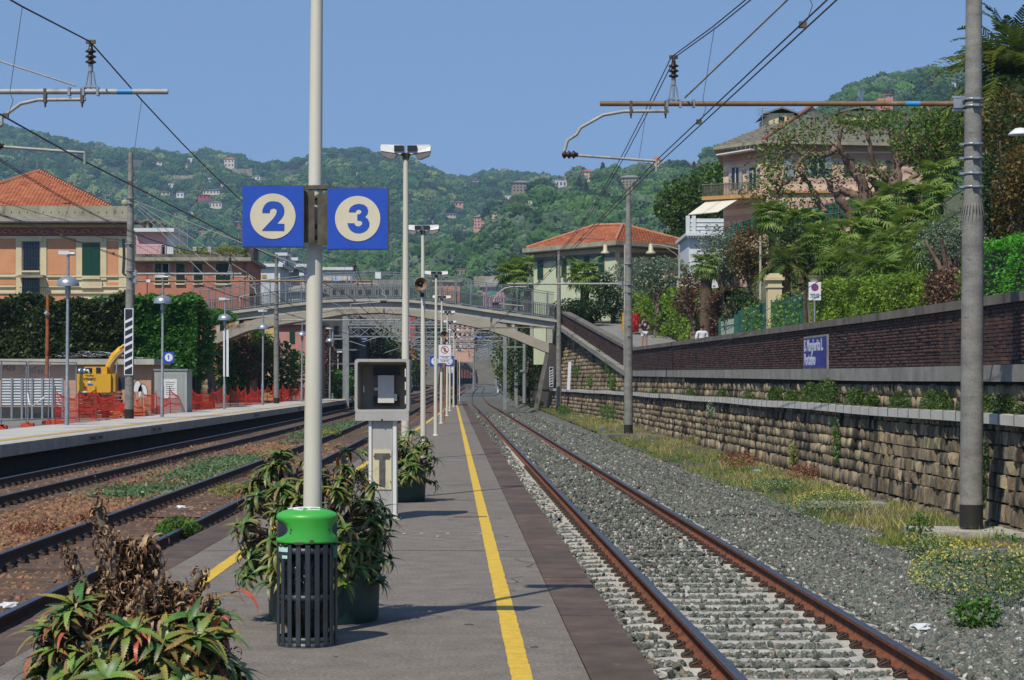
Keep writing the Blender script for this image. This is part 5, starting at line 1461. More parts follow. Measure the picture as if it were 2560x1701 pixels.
# ------------------------------------------------------------------ hedges
m_hedge_d = LEAF('hedge_dark_leaf', ['1d2c12','2e4219','47591f','182410','5d6b2a','2e4219'], .25)
m_ivy = LEAF('ivy_leaf', ['2a5a1a','3f7a24','56942f','244d18','4a8628'], .3)
m_core = M('hedge_core', '12190b', '1d2712', 2, .95)  # near-black filling painted as the shade deep inside the hedges
def hedge_box(root, x0, x1, y0, y1, z0, z1f, n, size, mat, front=True, top=True, lump=.5, sc=.5, side=None, dens=None):
    P = np.stack([rng.uniform(x0,x1,n), np.zeros(n), rng.uniform(0,1,n)],1)
    zt = np.array([z1f(x) for x in P[:,0]]) if callable(z1f) else np.full(n, z1f)
    P[:,2] = z0 + P[:,2]*(zt-z0)
    b = fbm(np.stack([P[:,0], P[:,0]*0, P[:,2]],1), sc, 3)
    P[:,1] = y0 - b*lump + rng.uniform(0,.35,n)
    k = int(n*.2)
    P[:k,1] = rng.uniform(y0, y1, k); P[:k,2] = zt[:k] + fbm(P[:k], 1.1, 2)*.3
    return leaves('foliage', P, size, mat, root, kind='stuff')
hd = E('dark_hedge', (XS(150,106),106,.2), 'tall dark green laurel hedge behind the site shed on the left', 'hedge'); hd.location=(0,0,0)
zt = lambda x: ZS(757 + 10*math.sin(x*1.1) + 6*math.sin(x*2.7+1) - (6 if x > XS(160,106) else 0), 106)
hedge_box(hd, XS(-120,106), XS(310,106), 106, 109, 1.6, zt, 17000, .26, m_hedge_d, lump=.9)
mb = MB(); mb.bx(XS(-120,106), XS(305,106), 106.9, 109, 0, ZS(775,106)); mb.build('dark_core', m_core, hd)  # solid dark box as painted shade behind the leaves
iv = E('ivy_mass', (XS(400,111),111,.2), 'bright green ivy bank covering the bridge abutment on the left', 'hedge'); iv.location=(0,0,0)
zt = lambda x: ZS(748 + 4*math.sin(x*1.7), 111)
hedge_box(iv, XS(225,111), XS(490,111), 111, 114, 1.9, zt, 15000, .25, m_ivy, lump=.7)
P = blob_points(5000, (XS(470,113),113.5,ZS(850,113)), (1.4,1.5,2.6), .6); P = np.concatenate([P, blob_points(2600, (XS(520,130),131,ZS(792,130)), (1.7,3,.5), .4)])
leaves('trailing_foliage', P, .24, m_ivy, iv, kind='stuff')
mb = MB(); mb.bx(XS(235,111), XS(480,111), 112, 114, 0, ZS(765,111)); mb.build('dark_core', m_core, iv)  # dark box again, painted shade behind the ivy
# trees and bushes left of the tracks beyond the shed, under the bridge
m_brownb = LEAF('dry_bush_leaf', ['6b4a34','8a644a','573c2b','7b6a3c'], .25)
for (px,py,d,R,n,mt,sz,lb) in ((575,905,150,(2.2,1.2,2.4),2600,m_ivy,.3,'green bush beside the stone abutment under the bridge'),(615,895,150,(2.0,1.2,1.8),3000,m_brownb,.2,'brown leafless looking bush under the left bridge span'),
   (700,930,160,(2.2,2,2.1),3000,m_ivy,.3,'round green bush right of the brown one'),(800,900,185,(1.5,2,3.2),1800,m_brownb,.3,'thin olive coloured tree before the dark apartment block'),(845,955,190,(2.5,2,1.3),1800,m_ivy,.3,'low bright green shrubs before the dark apartment block'),(655,870,151,(1.2,1.2,1.5),1300,m_ivy,.3,'upper green bush between brown bush and mast')):
    root = E('bush', (XS(px,d), d, ZS(py,d)-R[2]*.6), lb, 'bush', 'bushes beyond the left platform')
    P = blob_points(n, (0,0,R[2]*.6), R, .35); P += fbm(P,.7,2)[:,None]*.4
    leaves('foliage', P, sz, mt, root, kind='stuff')
    mb = MB()
    for k in range(9): a = k*.7; mb.tube([(0,0,-2.5),(.3*math.cos(a),.3*math.sin(a),R[2]*.2),(R[0]*.6*math.cos(a),R[1]*.6*math.sin(a),R[2]*.9)], [.09,.05,.02], 5)
    mb.build('branches', m_stem, root, kind='stuff')

# ------------------------------------------------------------------ site shed, excavator, fences
D = 99.0
sh = E('site_shed', (XS(190,D), D, .15), 'long flat roofed pink plastered shed with graffiti behind the excavator', 'shed'); sh.location=(0,0,0)
m_shed = M('shed_plaster', 'b48a6e', 'c39a7e', 1.3, .9, .12, 10, stain='9d7a60', stain_sc=.8, stain_t=.6)
fb(-120, 911, 378, 1040, D, 0, 4, m_shed, 'wall', sh); fb(-125, 898, 390, 912, D, -.5, 4.3, m_conc, 'roof_slab', sh)
for (cx_, cy_, rx, ry) in ((344,973,10,22),(357,986,12,26)):
    pts = [(XS(cx_+rx*math.cos(a),D), D-.015, ZS(cy_-ry*math.sin(a),D)) for a in np.linspace(-.3, PI+.3, 16)]
    mb = MB(); mb.add([(p[0], D-.006, p[2]) for p in pts], [tuple(range(16))]); mb.build('painted_oval', m_wht_w, sh)
    mb = MB(); mb.tube(pts, .012, 4); mb.build('graffiti_outline', m_blk, sh)
def scrib(pts, parent, mat, d, r=.014):
    mb = MB(); mb.tube([(XS(a,d), d-.012, ZS(b,d)) for a, b in pts], r, 4); mb.build('graffiti', mat, parent)
for pts in ([(8,926),(9,915),(12,913),(12,922)],[(14,925),(16,913),(19,914),(17,919),(20,926)],[(23,928),(24,912)],[(24,921),(28,915),(25,921),(29,928)],[(32,920),(35,916),(37,921),(33,925),(30,920),(34,914),(38,918),(36,926),(32,929)],
            [(58,926),(64,920),(68,915)],[(76,934),(77,921),(82,934),(83,920)],[(84,920),(92,919)],[(88,920),(88,935)],[(95,935),(96,924),(100,925),(97,929),(101,935)],[(104,934),(105,925),(109,926)],[(106,930),(109,929)]): scrib(pts, sh, m_blk, D)
# tangle of cables on the roof
n_ = 34
rootc = E('cable_heap', (XS(210,D+1.5), D+1.5, 2.75), 'tangled heap of old dark cables and hoses on the shed roof', 'cables')
for k in range(n_):
    x = random.uniform(-1.7, 1.6); pts = []; a = random.uniform(-.4,.4)
    for j in range(6): pts.append((x+j*.3*math.cos(a), random.uniform(-.6,.6), max(.03, .05+.33*(1-(abs(x+j*.3)/2.4)**2)*random.random())))
    mb = MB(); mb.tube(pts, random.uniform(.014,.03), 5); mb.build('cable', random.choice([m_blk, m_blk, m_conc_d, m_galv]), rootc)
rp = E('rusty_pole', (XS(116,90), 90, .15), 'rust brown pole rising in front of the dark hedge', 'pole')
mb = MB(); mb.tube([(0,0,0),(.03,0,2.4),(.06,0,5.2)], [.09,.08,.07], 8); mb.build('pole', M('rust_orange','8f4c22','a9602f',4,.9,.2,30,stain='5e3018',stain_sc=3), rp)
mb = MB(); mb.cyl((-.0,-.1,4.35),(.1,-.1,4.45),.12,n=10); mb.build('ring_clamp', m_galv, rp)
# grey site cabinet with notice
gc = E('site_cabinet', (XS(427,95), 95, .15), 'light grey box cabinet with a white notice by the abutment', 'cabinet'); gc.location=(0,0,0)
fb(386, 926, 467, 1040, 95, 0, 1.6, M('cabinet_pale','989c98','a6aaa5',1,.6), 'body', gc); fb(384, 923, 469, 927, 95, -.05, 1.65, m_galv, 'lid', gc)
fb(394, 934, 460, 1036, 95, -.02, 0, M('cabinet_pale2','8f938f','9c9f9b',1,.6), 'front_panel', gc)
nt_ = fb(410, 948, 443, 996, 95, -.04, -.02, m_paper, 'notice', gc)
for k in range(7): fb(415, 956+k*5, 438-(k%3)*3, 957+k*5, 95, -.044, -.04, m_ink, 'text_line', nt_)
# abutment of the bridge, left
ab = E('stone_abutment', (XS(500,118),118,0), 'tall mossy stone abutment pier beside the grey cabinet', 'wall'); ab.location=(0,0,0)
m_abs = M('abutment_stone', '5b5346', '857a66', 2.4, .95, .6, 10, stain='8a5f35', stain_sc=.6, stain_t=.6, var=.25)
mb = MB(); mb.add([(XS(440,118),118.3,-.5),(XS(530,118),118.3,-.5),(XS(505,118),118.3,ZS(862,118)),(XS(440,118),118.3,ZS(862,118)),(XS(440,118),120,-.5),(XS(530,118),120,-.5),(XS(505,118),120,ZS(862,118)),(XS(440,118),120,ZS(862,118))],[(0,1,2,3),(1,5,6,2),(3,2,6,7)]); mb.build('core', m_mortar, ab)
for r_ in range(15):
    z0 = -.1 + r_*.27; xr = XS(530,118) + (XS(505,118)-XS(530,118))*max(0,(z0+.5))/(ZS(862,118)+.5); x = XS(440,118)+random.uniform(0,.2)
    while x < xr-.15:
        L = min(random.uniform(.3,.62), xr-x); o = inst('stone', SB[random.randrange(6)], ab, (x+L/2,118.28,z0+.13), PI/2, scale=(.1,L*.95,.255)); x += L
for o in [c for c in COL.objects if c.parent is ab and c.name.startswith('stone')]: o.data = o.data

# excavator ---------------------------------------------------------
D = 92.0; s_ = D/FOC
ex = E('excavator', (XS(234,D), D, .15), 'yellow compact excavator seen from behind with its arm raised', 'excavator')
m_yel = M('machine_yellow', 'cf9a12', 'd9a51c', 2, .45, .04, 20, stain='a87a1a', stain_sc=1.2, stain_t=.62); m_rub = M('rubber', '1c1b1a', '2a2826', 6, .9)
fz = lambda py: ZS(py, D) - .15; fx = lambda px: (px-234)*s_
mb = MB(); pl = [(fx(190),fz(935)),(fx(191),fz(975)),(fx(198),fz(985)),(fx(270),fz(985)),(fx(277),fz(978)),(fx(277),fz(935))]
mb.prism(pl[::-1], 0, 1.7); mb.build('counterweight', m_yel, ex)
mb = MB(); mb.bx(fx(277), fx(287), .15, 1.7, fz(980), fz(935)); mb.build('side_door', M('machine_yellow_shade','b8860f','c4921a',2,.5), ex)  # darker copy of the body yellow, shade painted into this flank
cab_ = MB(); pl = [(fx(197),fz(935)),(fx(200),fz(924)),(fx(207),fz(917)),(fx(262),fz(917)),(fx(262),fz(935))]; cab_.prism(pl[::-1], .5, 1.8); cb = cab_.build('cab', m_yel, ex)
mb = MB(); mb.bx(fx(204), fx(224), .46, .5, fz(934), fz(920)); mb.build('cab_window', m_glass, cb)
mb = MB(); mb.bx(fx(235), fx(246), .46, .5, fz(935), fz(919)); mb.build('cab_window', m_glass, cb)
mb = MB(); mb.cyl((fx(196),.15,fz(929)),(fx(213),.15,fz(928)),.14,n=14); mb.tube([(fx(213),.15,fz(928)),(fx(219),.12,fz(926)),(fx(222),.1,fz(934))], .06, 8); mb.build('exhaust', m_galv, ex)
mb = MB()
for w, pts in ((.17, [(258,930),(264,912),(276,890),(292,874),(310,868)]), ):
    P0 = [(fx(a), 1.0, fz(b)) for a, b in pts]; mb.tube(P0, [.17,.18,.2,.18,.13], 6)
mb.build('boom', m_yel, ex)
mb = MB(); mb.tube([(fx(308),1.0,fz(862)),(fx(313),1.0,fz(900)),(fx(314),1.0,fz(952))], [.14,.16,.09], 6); mb.build('dipper_arm', m_yel, ex)
mb = MB(); mb.tube([(fx(262),.85,fz(925)),(fx(272),.85,fz(905)),(fx(288),.85,fz(886)),(fx(309),.85,fz(872))], .035, 6); mb.build('hydraulic_hose', m_galv, ex)
mb = MB(); mb.tube([(fx(290),.85,fz(872)),(fx(300),.85,fz(863)),(fx(310),.9,fz(861))], .06, 6); mb.build('hydraulic_ram', m_yel, ex)
mb = MB(); mb.cyl((fx(281),.9,fz(935)),(fx(283),.9,fz(905)),.04,n=6); mb.build('hydraulic_ram', m_galv, ex)
for x0 in (fx(196), fx(276)-.35):
    mb = MB(); mb.prism([(-.0,.0),(2.1,.0),(2.3,.25),(2.1,.5),(.0,.5),(-.2,.25)], x0, x0+.38, 'YZ'); mb.build('crawler_track', m_rub, ex)
mb = MB(); mb.bx(fx(205), fx(265), .3, 1.6, .3, fz(985)); mb.build('undercarriage', m_rub, ex)
mb = MB(); mb.bx(fx(288), fx(295), .9, 1.8, fz(975), fz(944)); mb.build('blue_tank', M('tank_blue','1f3060','2a3f7a',3,.5), ex)
text_obj('lettering', 'V704FC', .15, m_ink, ex, (fx(224), -.006, fz(949)), (PI/2,0,0), .006, sx=1.15)
text_obj('lettering', 'VenPac', .11, m_ink, ex, (fx(224), -.006, fz(939.5)), (PI/2,.0,0), .002, sx=1.2)
mb = MB(); mb.cyl((fx(223.5),-.006,fz(955.5)),(fx(223.5),0,fz(955.5)),.05,n=14); mb.build('round_sticker', m_wht2, ex)
mb = MB(); mb.bx(fx(219),fx(232),-.005,0,fz(964.5),fz(960)); mb.build('blue_sticker', m_blue, ex)
mb = MB(); mb.bx(fx(211),fx(218),-.005,0,fz(977),fz(967)); mb.build('warning_sticker', m_red, ex)
mb = MB(); mb.bx(fx(203),fx(216),-.01,0,fz(986),fz(979)); mb.build('number_plate', m_wht2, ex)
# stacks behind the net
m_pal = M('stack_brown','5f3328','7d4a38',6,.9,.4,12,var=.2); m_wood = M('pallet_wood','a5713c','bd8a50',5,.9,var=.2)
for (a, b, d, t0, t1, lb) in ((193,248,86,990,1034,'left stack of reddish brown roof tiles behind the orange net'),(252,300,87,992,1034,'right stack of reddish brown roof tiles behind the orange net')):
    root = E('tile_stack', (XS(a,d), d, .15), lb, 'tile stack', 'tile stacks on the building site'); root.location=(0,0,0)
    rows = 7
    for r_ in range(rows):
        x = XS(a,d); zr = .2 + r_*.15
        while x < XS(b,d)-.1:
            L = random.uniform(.2,.34); mb = MB(); mb.box((x+L/2, d+.3+random.uniform(-.04,.04), zr+.07), (L*.9, .5, .125), random.uniform(-.06,.06)); mb.build('tile_block', m_pal, root); x += L
for k, (a, b, d) in enumerate(((284,310,84),(335,372,86))):
    root = E('timber_pile', (XS(a,d), d, .2), ['low pile of sawn timber beside the concrete mast','timber and sheet pile right of the concrete mast'][k], 'timber', 'timber piles on the building site'); root.location=(0,0,0)
    for r_ in range(6):
        mb = MB(); mb.box(((XS(a,d)+XS(b,d))/2+random.uniform(-.1,.1), d+random.uniform(-.2,.2), .22+.07*r_), (XS(b,d)-XS(a,d), .5, .05), random.uniform(-.1,.1)); mb.build('board', m_wood, root)
# corrugated barrier
cbr = E('corrugated_barrier', (XS(80,84), 84, .15), 'pale grey ribbed sheet barrier behind the mesh fence', 'barrier'); cbr.location=(0,0,0)
m_corr = M('sheet_pale', '8f979b', 'a3abaf', 2, .5, stain='7a8286', stain_sc=1.5, stain_t=.6)
for k in range(6):
    a = 4 + k*25.5; b = a + 24.5; mb = MB(); z0, z1 = ZS(1016,84), ZS(947,84); m_ = 10
    V = []
    for j in range(m_*2+1):
        z = z0+(z1-z0)*j/(m_*2); y = 84 + (.0 if j % 2 else .035); V += [(XS(a,84),y,z),(XS(b,84),y,z)]
    mb.add(V, [(2*j,2*j+1,2*j+3,2*j+2) for j in range(m_*2)]); mb.build('ribbed_sheet', m_corr, cbr)
    mb = MB(); mb.bx(XS(b,84)-.02, XS(b,84)+.05, 83.95, 84.05, .15, z1+.03); mb.build('upright', m_galv, cbr)
fb(-10, 938.5, 165, 940.5, 86, 0, .05, M('pipe_rust','5a3a2c','6f4a38',5,.8), 'guard_rail', cbr)
fb(0, 1018, 160, 1046, 85, .0, .4, m_black, 'lower_board', cbr)
# mesh fence panels
fence = E('mesh_fence', (0,0,0), 'galvanised mesh site fence panels standing in orange feet', 'fence')
xs = [(-40,.0),(3,.0),(65,.0),(70,.0),(121,.02),(190,.0)]
Df = 72.7
for (p_, ln) in xs[1:]:
    mb = MB(); dd = Df + (p_-65)*.035; mb.cyl((XS(p_,dd),dd,.22),(XS(p_+ (4 if ln else 1),dd),dd,2.38),.022,n=8); mb.build('fence_post', m_galv, fence)
for a, b in ((-40,3),(4,64),(71,121),(122,190)):
    da, db = Df+(a-65)*.035, Df+(b-65)*.035
    for z_ in (.38, 2.36):
        mb = MB(); mb.cyl((XS(a,da),da,z_),(XS(b,db),db,z_),.018,n=6); mb.build('fence_rail', m_galv, fence)
    V, Fc = [], []
    mb = MB(); n = 24
    for k in range(n):
        t = k/n; x = XS(a,da)+(XS(b,db)-XS(a,da))*t; y = da+(db-da)*t; mb.quad((x,y,.4),(x+.004,y,.4),(x+.004,y,2.34),(x,y,2.34))
    for k in range(10):
        z = .5+k*.18; mb.quad((XS(a,da),da,z),(XS(b,db),db,z),(XS(b,db),db,z+.004),(XS(a,da),da,z+.004))
    mb.build('wire_mesh', m_galv, fence, kind='stuff')
m_of = M('foot_orange', 'b33a1c', 'c4482a', 4, .6)
for i, (a, b, y_) in enumerate(((-12,19,1075),(52,86,1069),(105,163,1062))):
    d = 1.5*FOC/(y_-HY)+.3; mb = MB(); x0, x1 = XS(a,d), XS(b,d)
    mb.prism([(x0,.2),(x1,.2),(x1-.03,.33),(x1-.25,.36),(x0+.25,.36),(x0+.03,.33)][::-1], d-.12, d+.12)
    T(mb.build('fence_foot', m_of), ['orange plastic fence foot cut by the left picture edge','short orange fence foot under the paired posts','long orange fence foot left of the lamp post'][i], 'fence foot', 'orange feet of the mesh fence')
mb = MB(); mb.tube([(XS(66,72),72.3,1.3),(XS(70,72),72.2,.9),(XS(80,72),72.2,.85),(XS(108,72),72.2,1.15)], [.06,.025,.02,.03], 6)
T(mb.build('tied_rag', m_wht2), 'white rag tied round the paired fence posts', 'rag')
# orange netting
net = E('orange_netting', (0,0,0), 'sagging orange plastic safety netting along the back of the left platform', 'netting')
m_net = LEAF('net_orange', ['d84420','f0602f','e04e26'], .45, .6)
posts = [68.6]; 
while posts[-1] < 168: posts.append(posts[-1] + random.uniform(2.3, 4.2))
NX = lambda d: EX(d) - 3.35
tops = [random.uniform(.95, 1.2) for _ in posts]
ST = []
def net_pt(i, t, v):
    d = posts[i] + (posts[i+1]-posts[i])*t; tp = tops[i]*(1-t)+tops[i+1]*t
    sag = SG[i]*4*t*(1-t); z = .24 + v*(tp - sag*(.25+.75*v)) ; x = NX(d) - .12*math.sin(3*t+i*2+v*3)*4*t*(1-t) - .05*math.sin(9*t+i)
    return (x, d, z)
SG = [random.uniform(.12, .5) for _ in posts]
V = []; Fc = []
def ribbon(pts, w, vert):
    b = len(V)
    for p in pts:
        if vert: V.append((p[0], p[1]-w/2, p[2])); V.append((p[0], p[1]+w/2, p[2]))
        else: V.append((p[0], p[1], p[2]-w/2)); V.append((p[0], p[1], p[2]+w/2))
    for k in range(len(pts)-1): Fc.append((b+2*k, b+2*k+1, b+2*k+3, b+2*k+2))
for i in range(len(posts)-1):
    R = 15
    for r_ in range(R+1):
        ribbon([net_pt(i, t, r_/R) for t in np.linspace(0,1,9)], .06 if r_ in (0, 7, R) else .024, False)
    nv = int((posts[i+1]-posts[i])/.16)
    for k in range(nv): ribbon([net_pt(i, (k+.5*random.random())/nv, v) for v in np.linspace(0,1,6)], .02, True)
bulk('net_strands', V, Fc, m_net, net, rng.uniform(0,1,len(V)), kind='stuff')
for i, d in enumerate(posts):
    mb = MB(); mb.tube([(NX(d),d,.2),(NX(d)+random.uniform(-.05,.05),d+random.uniform(-.08,.08),tops[i]+.35)], .018, 6); mb.build('net_stake', M('stake_rust','7a3a22','8d4a2c',5,.8) if i == 0 else bpy.data.materials['stake_rust'], net)

# ------------------------------------------------------------------ lamps of platform one
def make_dome(label):
    root = E('dome_lamp', (0,0,0), label, 'lamp post', 'silver dome lamps on the left platform')
    mb = MB(); mb.tube([(0,0,0),(0,0,1.2),(0,0,1.25),(0,0,5.45)], [.075,.075,.055,.045], 12); mb.build('pole', m_galv, root)
    m_al = bpy.data.materials.get('aluminium') or M('aluminium','a2a8ad','b4babf',4,.35,metal=.6)
    prof = [(.36,4.42),(.355,4.47)] + [(.355*math.cos(a), 4.47+.27*math.sin(a)) for a in np.linspace(.05, 1.45, 8)] + [(.05,4.78)]
    mb = MB(); mb.lathe(prof, n=28); mb.lathe([(.36,4.42),(.06,4.45)], n=28); mb.build('dome', m_al, root)
    mb = MB(); mb.cyl((0,0,4.15),(0,0,4.42),.09,n=10); mb.build('gear_housing', m_galv, root)
    mb = MB(); mb.box((-.13,-.03,5.48),(.34,.16,.12), .2); mb.build('floodlight', m_wht2, root)
    mb = MB(); mb.cyl((.02,-.12,5.44),(.24,-.12,5.44),.06,n=10); mb.build('camera_housing', m_galv, root)
    return root
dl = [(167,67.9,-14.17,'nearest silver dome lamp, left of the concrete mast'),(407,83,-13.62,'silver dome lamp carrying the blue number 1 sign'),(563,106,-14.3,'silver dome lamp with two long white panels on its pole'),(655,124,-14.5,'silver dome lamp just left of the second concrete mast'),(758,143,-14.1,'dome lamp just left of the near sign pole, partly hidden'),(-1,165,-14.1,'farthest dome lamp, behind the near sign pole')]
dm = make_dome(dl[0][3]); dm.location = (dl[0][2], dl[0][1], .3); dm.rotation_euler=(0,.008,0)
for q in dl[1:]: copy_tree(dm, loc=(q[2], q[1], .3), label=q[3])
num_sign(82.9, XS(422,82.9), ZS(894,82.9), .41, 1, 'small blue number 1 sign on the second dome lamp', disc='white')
wp = E('white_pole_panels', (XS(563,106), 105.85, 0), 'two long narrow white panels strapped to the third dome lamp', 'panel'); wp.location=(0,0,0)
for a, b in ((558,562.3),(566,571.5)):
    fb(a, 828 if a<560 else 826, b, 942, 105.8, 0, .05, m_wht2, 'panel_strip', wp)
# ------------------------------------------------------------------ footbridge
D = 145.0
br = E('footbridge', (0,0,0), 'pale concrete arched footbridge with mesh fences spanning all tracks', 'bridge')
m_brc = M('bridge_concrete', 'a39f8f', 'b8b4a4', .9, .9, .1, 10, stain='857f70', stain_sc=.5, stain_t=.6)
m_brw = M('arch_concrete', '9c9484', 'b0a896', .7, .9, .15, 10, stain='5f5548', stain_sc=.35, stain_t=.55, streak=1.5)
m_stl = M('fence_steel', '6f777c', '868e93', 4, .5, metal=.3)
m_mesh = M('fence_mesh_wire', '70777b', None, rough=.5, metal=.2)
topc = [(478,790),(530,784.5),(609,775),(689,765),(766,756),(808,751),(860,748.5),(935,747.5),(1007,749),(1089,756),(1150,764),(1212,773.5),(1285,784),(1359,795),(1400,801)]
TY = lambda p: float(np.interp(p, [a for a,_ in topc], [b for _,b in topc]))
lowc = [(512,871),(564,850),(620,827),(687,814),(740,805),(766,801),(808,795),(860,786),(948,782),(1007,786),(1089,800),(1153,811),(1212,823),(1285,847),(1369,883)]
LY = lambda p: float(np.interp(p, [a for a,_ in lowc], [b for _,b in lowc]))
upl = [(509,849),(547,831),(596,811),(643,797),(689,790)]; upr = [(1200,793),(1241,805),(1282,823),(1370,858)]
def band(ps, fa, fb_, y0, y1, mat, name, parent=br):
    mb = MB(); V = []
    for p in ps:
        x = XS(p,D); a, b = ZS(fa(p),D), ZS(fb_(p),D); V += [(x,D+y0,a),(x,D+y0,b),(x,D+y1,b),(x,D+y1,a)]
    n = len(ps)
    mb.add(V, [(4*i+k, 4*i+(k+1)%4, 4*i+4+(k+1)%4, 4*i+4+k) for i in range(n-1) for k in range(4)] + [(0,3,2,1),(4*n-4,4*n-3,4*n-2,4*n-1)])
    return mb.build(name, mat, parent)
ps = list(np.linspace(478,1400,40))
band(ps, TY, lambda p: TY(p)+6.5, -.25, 3.2, m_brc, 'deck_slab')
under = lambda p: TY(p) + float(np.interp(p, [500,640,700,1190,1240,1390],[22,24,26,26,27,22]))
band(list(np.linspace(500,1385,36)), lambda p: TY(p)+6.5, under, .0, 2.9, M('bridge_beam','a5a59c','b5b5ac',.8,.9,stain='8c8c83',stain_sc=.6), 'edge_beam')
au = lambda p: float(np.interp(p, [a for a,_ in upl], [b for _,b in upl])) if p < 690 else (float(np.interp(p, [a for a,_ in upr], [b for _,b in upr])) if p > 1200 else under(p)-2)
band(list(np.linspace(509,1372,60)), au, lambda p: LY(p), -.06, 1.2, m_brw, 'arch_rib')
band(list(np.linspace(509,1372,60)), au, lambda p: LY(p), 1.9, 3.0, m_brw, 'arch_rib')
for a, b in ((541,549),(588,597),(1279,1287),(1325,1333),(1367,1381)):
    mb = MB(); zt, zb_ = ZS(under((a+b)/2)-2,D), ZS(au((a+b)/2)+2,D) if b < 1366 else ZS(858,D); mb.bx(XS(a,D),XS(b,D),D+.05,D+2.8,zb_,zt); mb.build('spandrel_post', m_brc, br)
mb = MB(); mb.prism([(XS(1369,D),ZS(860,D)),(XS(1377,D),ZS(862,D)),(XS(1345,D),-.3),(XS(1333,D),-.3)], D, D+.5); mb.build('inclined_leg', m_conc_d, br)
mb = MB(); mb.prism([(XS(505,D),ZS(855,D)),(XS(516,D),ZS(880,D)),(XS(535,D),-.3),(XS(510,D),-.3)], D+.2, D+2.5); mb.build('inclined_leg', m_conc_d, br)
# soffit between ribs is in shade; fence on both sides
for side, y0 in ((0, D-.1), (1, D+3.0)):
    k = 0; p = 484
    while p < 1386:
        x = XS(p,D); z = ZS(TY(p),D); mb = MB(); mb.bx(x-.035,x+.035,y0-.035,y0+.035,z-.05,z+1.85); 
        mb.add([(x-.03,y0-.02,z+.05),(x+.45,y0-.02,z+.03),(x+.45,y0-.02,z-.03),(x-.03,y0-.02,z-.03)],[(0,1,2,3)]) if side == 0 else None
        mb.build('fence_post', m_stl, br); p += 38.5; k += 1
    for h in (1.82, .98, .12):
        mb = MB(); mb.tube([(XS(q,D), y0, ZS(TY(q),D)+h) for q in np.linspace(484,1386,30)], .028, 5); mb.build('fence_rail', m_stl, br)
V = []; Fc = []
for y0 in (D+.12, D+2.9):
    for q in np.arange(484, 1386, 4.6):
        x = XS(q,D); z = ZS(TY(q),D); b = len(V); w = .014; V += [(x-w,y0,z+.1),(x+w,y0,z+.1),(x+w,y0,z+.98),(x-w,y0,z+.98)]; Fc.append((b,b+1,b+2,b+3))
bulk('balusters', V, Fc, M('baluster_dark','3a4044',None,rough=.5), br, kind='stuff')
V = []; Fc = []
for y0 in (D-.12, D+3.05):
    for q in np.arange(484, 1386, 3.4):
        x = XS(q,D); z = ZS(TY(q),D); b = len(V); w = .0035; V += [(x-w,y0,z+.1),(x+w,y0,z+.1),(x+w,y0,z+1.82),(x-w,y0,z+1.82)]; Fc.append((b,b+1,b+2,b+3))
    qs = np.linspace(484,1386,20)
    for h in np.arange(.2, 1.8, .1):
        for a, c in zip(qs[:-1], qs[1:]):
            b = len(V); za, zc = ZS(TY(a),D)+h, ZS(TY(c),D)+h; V += [(XS(a,D),y0,za),(XS(c,D),y0,zc),(XS(c,D),y0,zc+.007),(XS(a,D),y0,za+.007)]; Fc.append((b,b+1,b+2,b+3))
bulk('wire_mesh', V, Fc, m_mesh, br, kind='stuff')
mb = MB(); V = []
qs = np.linspace(484,1386,30)
mb = MB(); V = [c for q in qs for c in ((XS(q,D), D-.0, ZS(TY(q),D)+.02),(XS(q,D), D-.0, ZS(TY(q),D)+.22))]
mb.add(V, [(2*i,2*i+2,2*i+3,2*i+1) for i in range(len(qs)-1)]); mb.build('kick_board', M('kick_board','3c4a4c','4c5a5c',2,.7), br)
fb(938, 681, 952, 697, D-.2, 0, .03, m_wht2, 'notice', br)

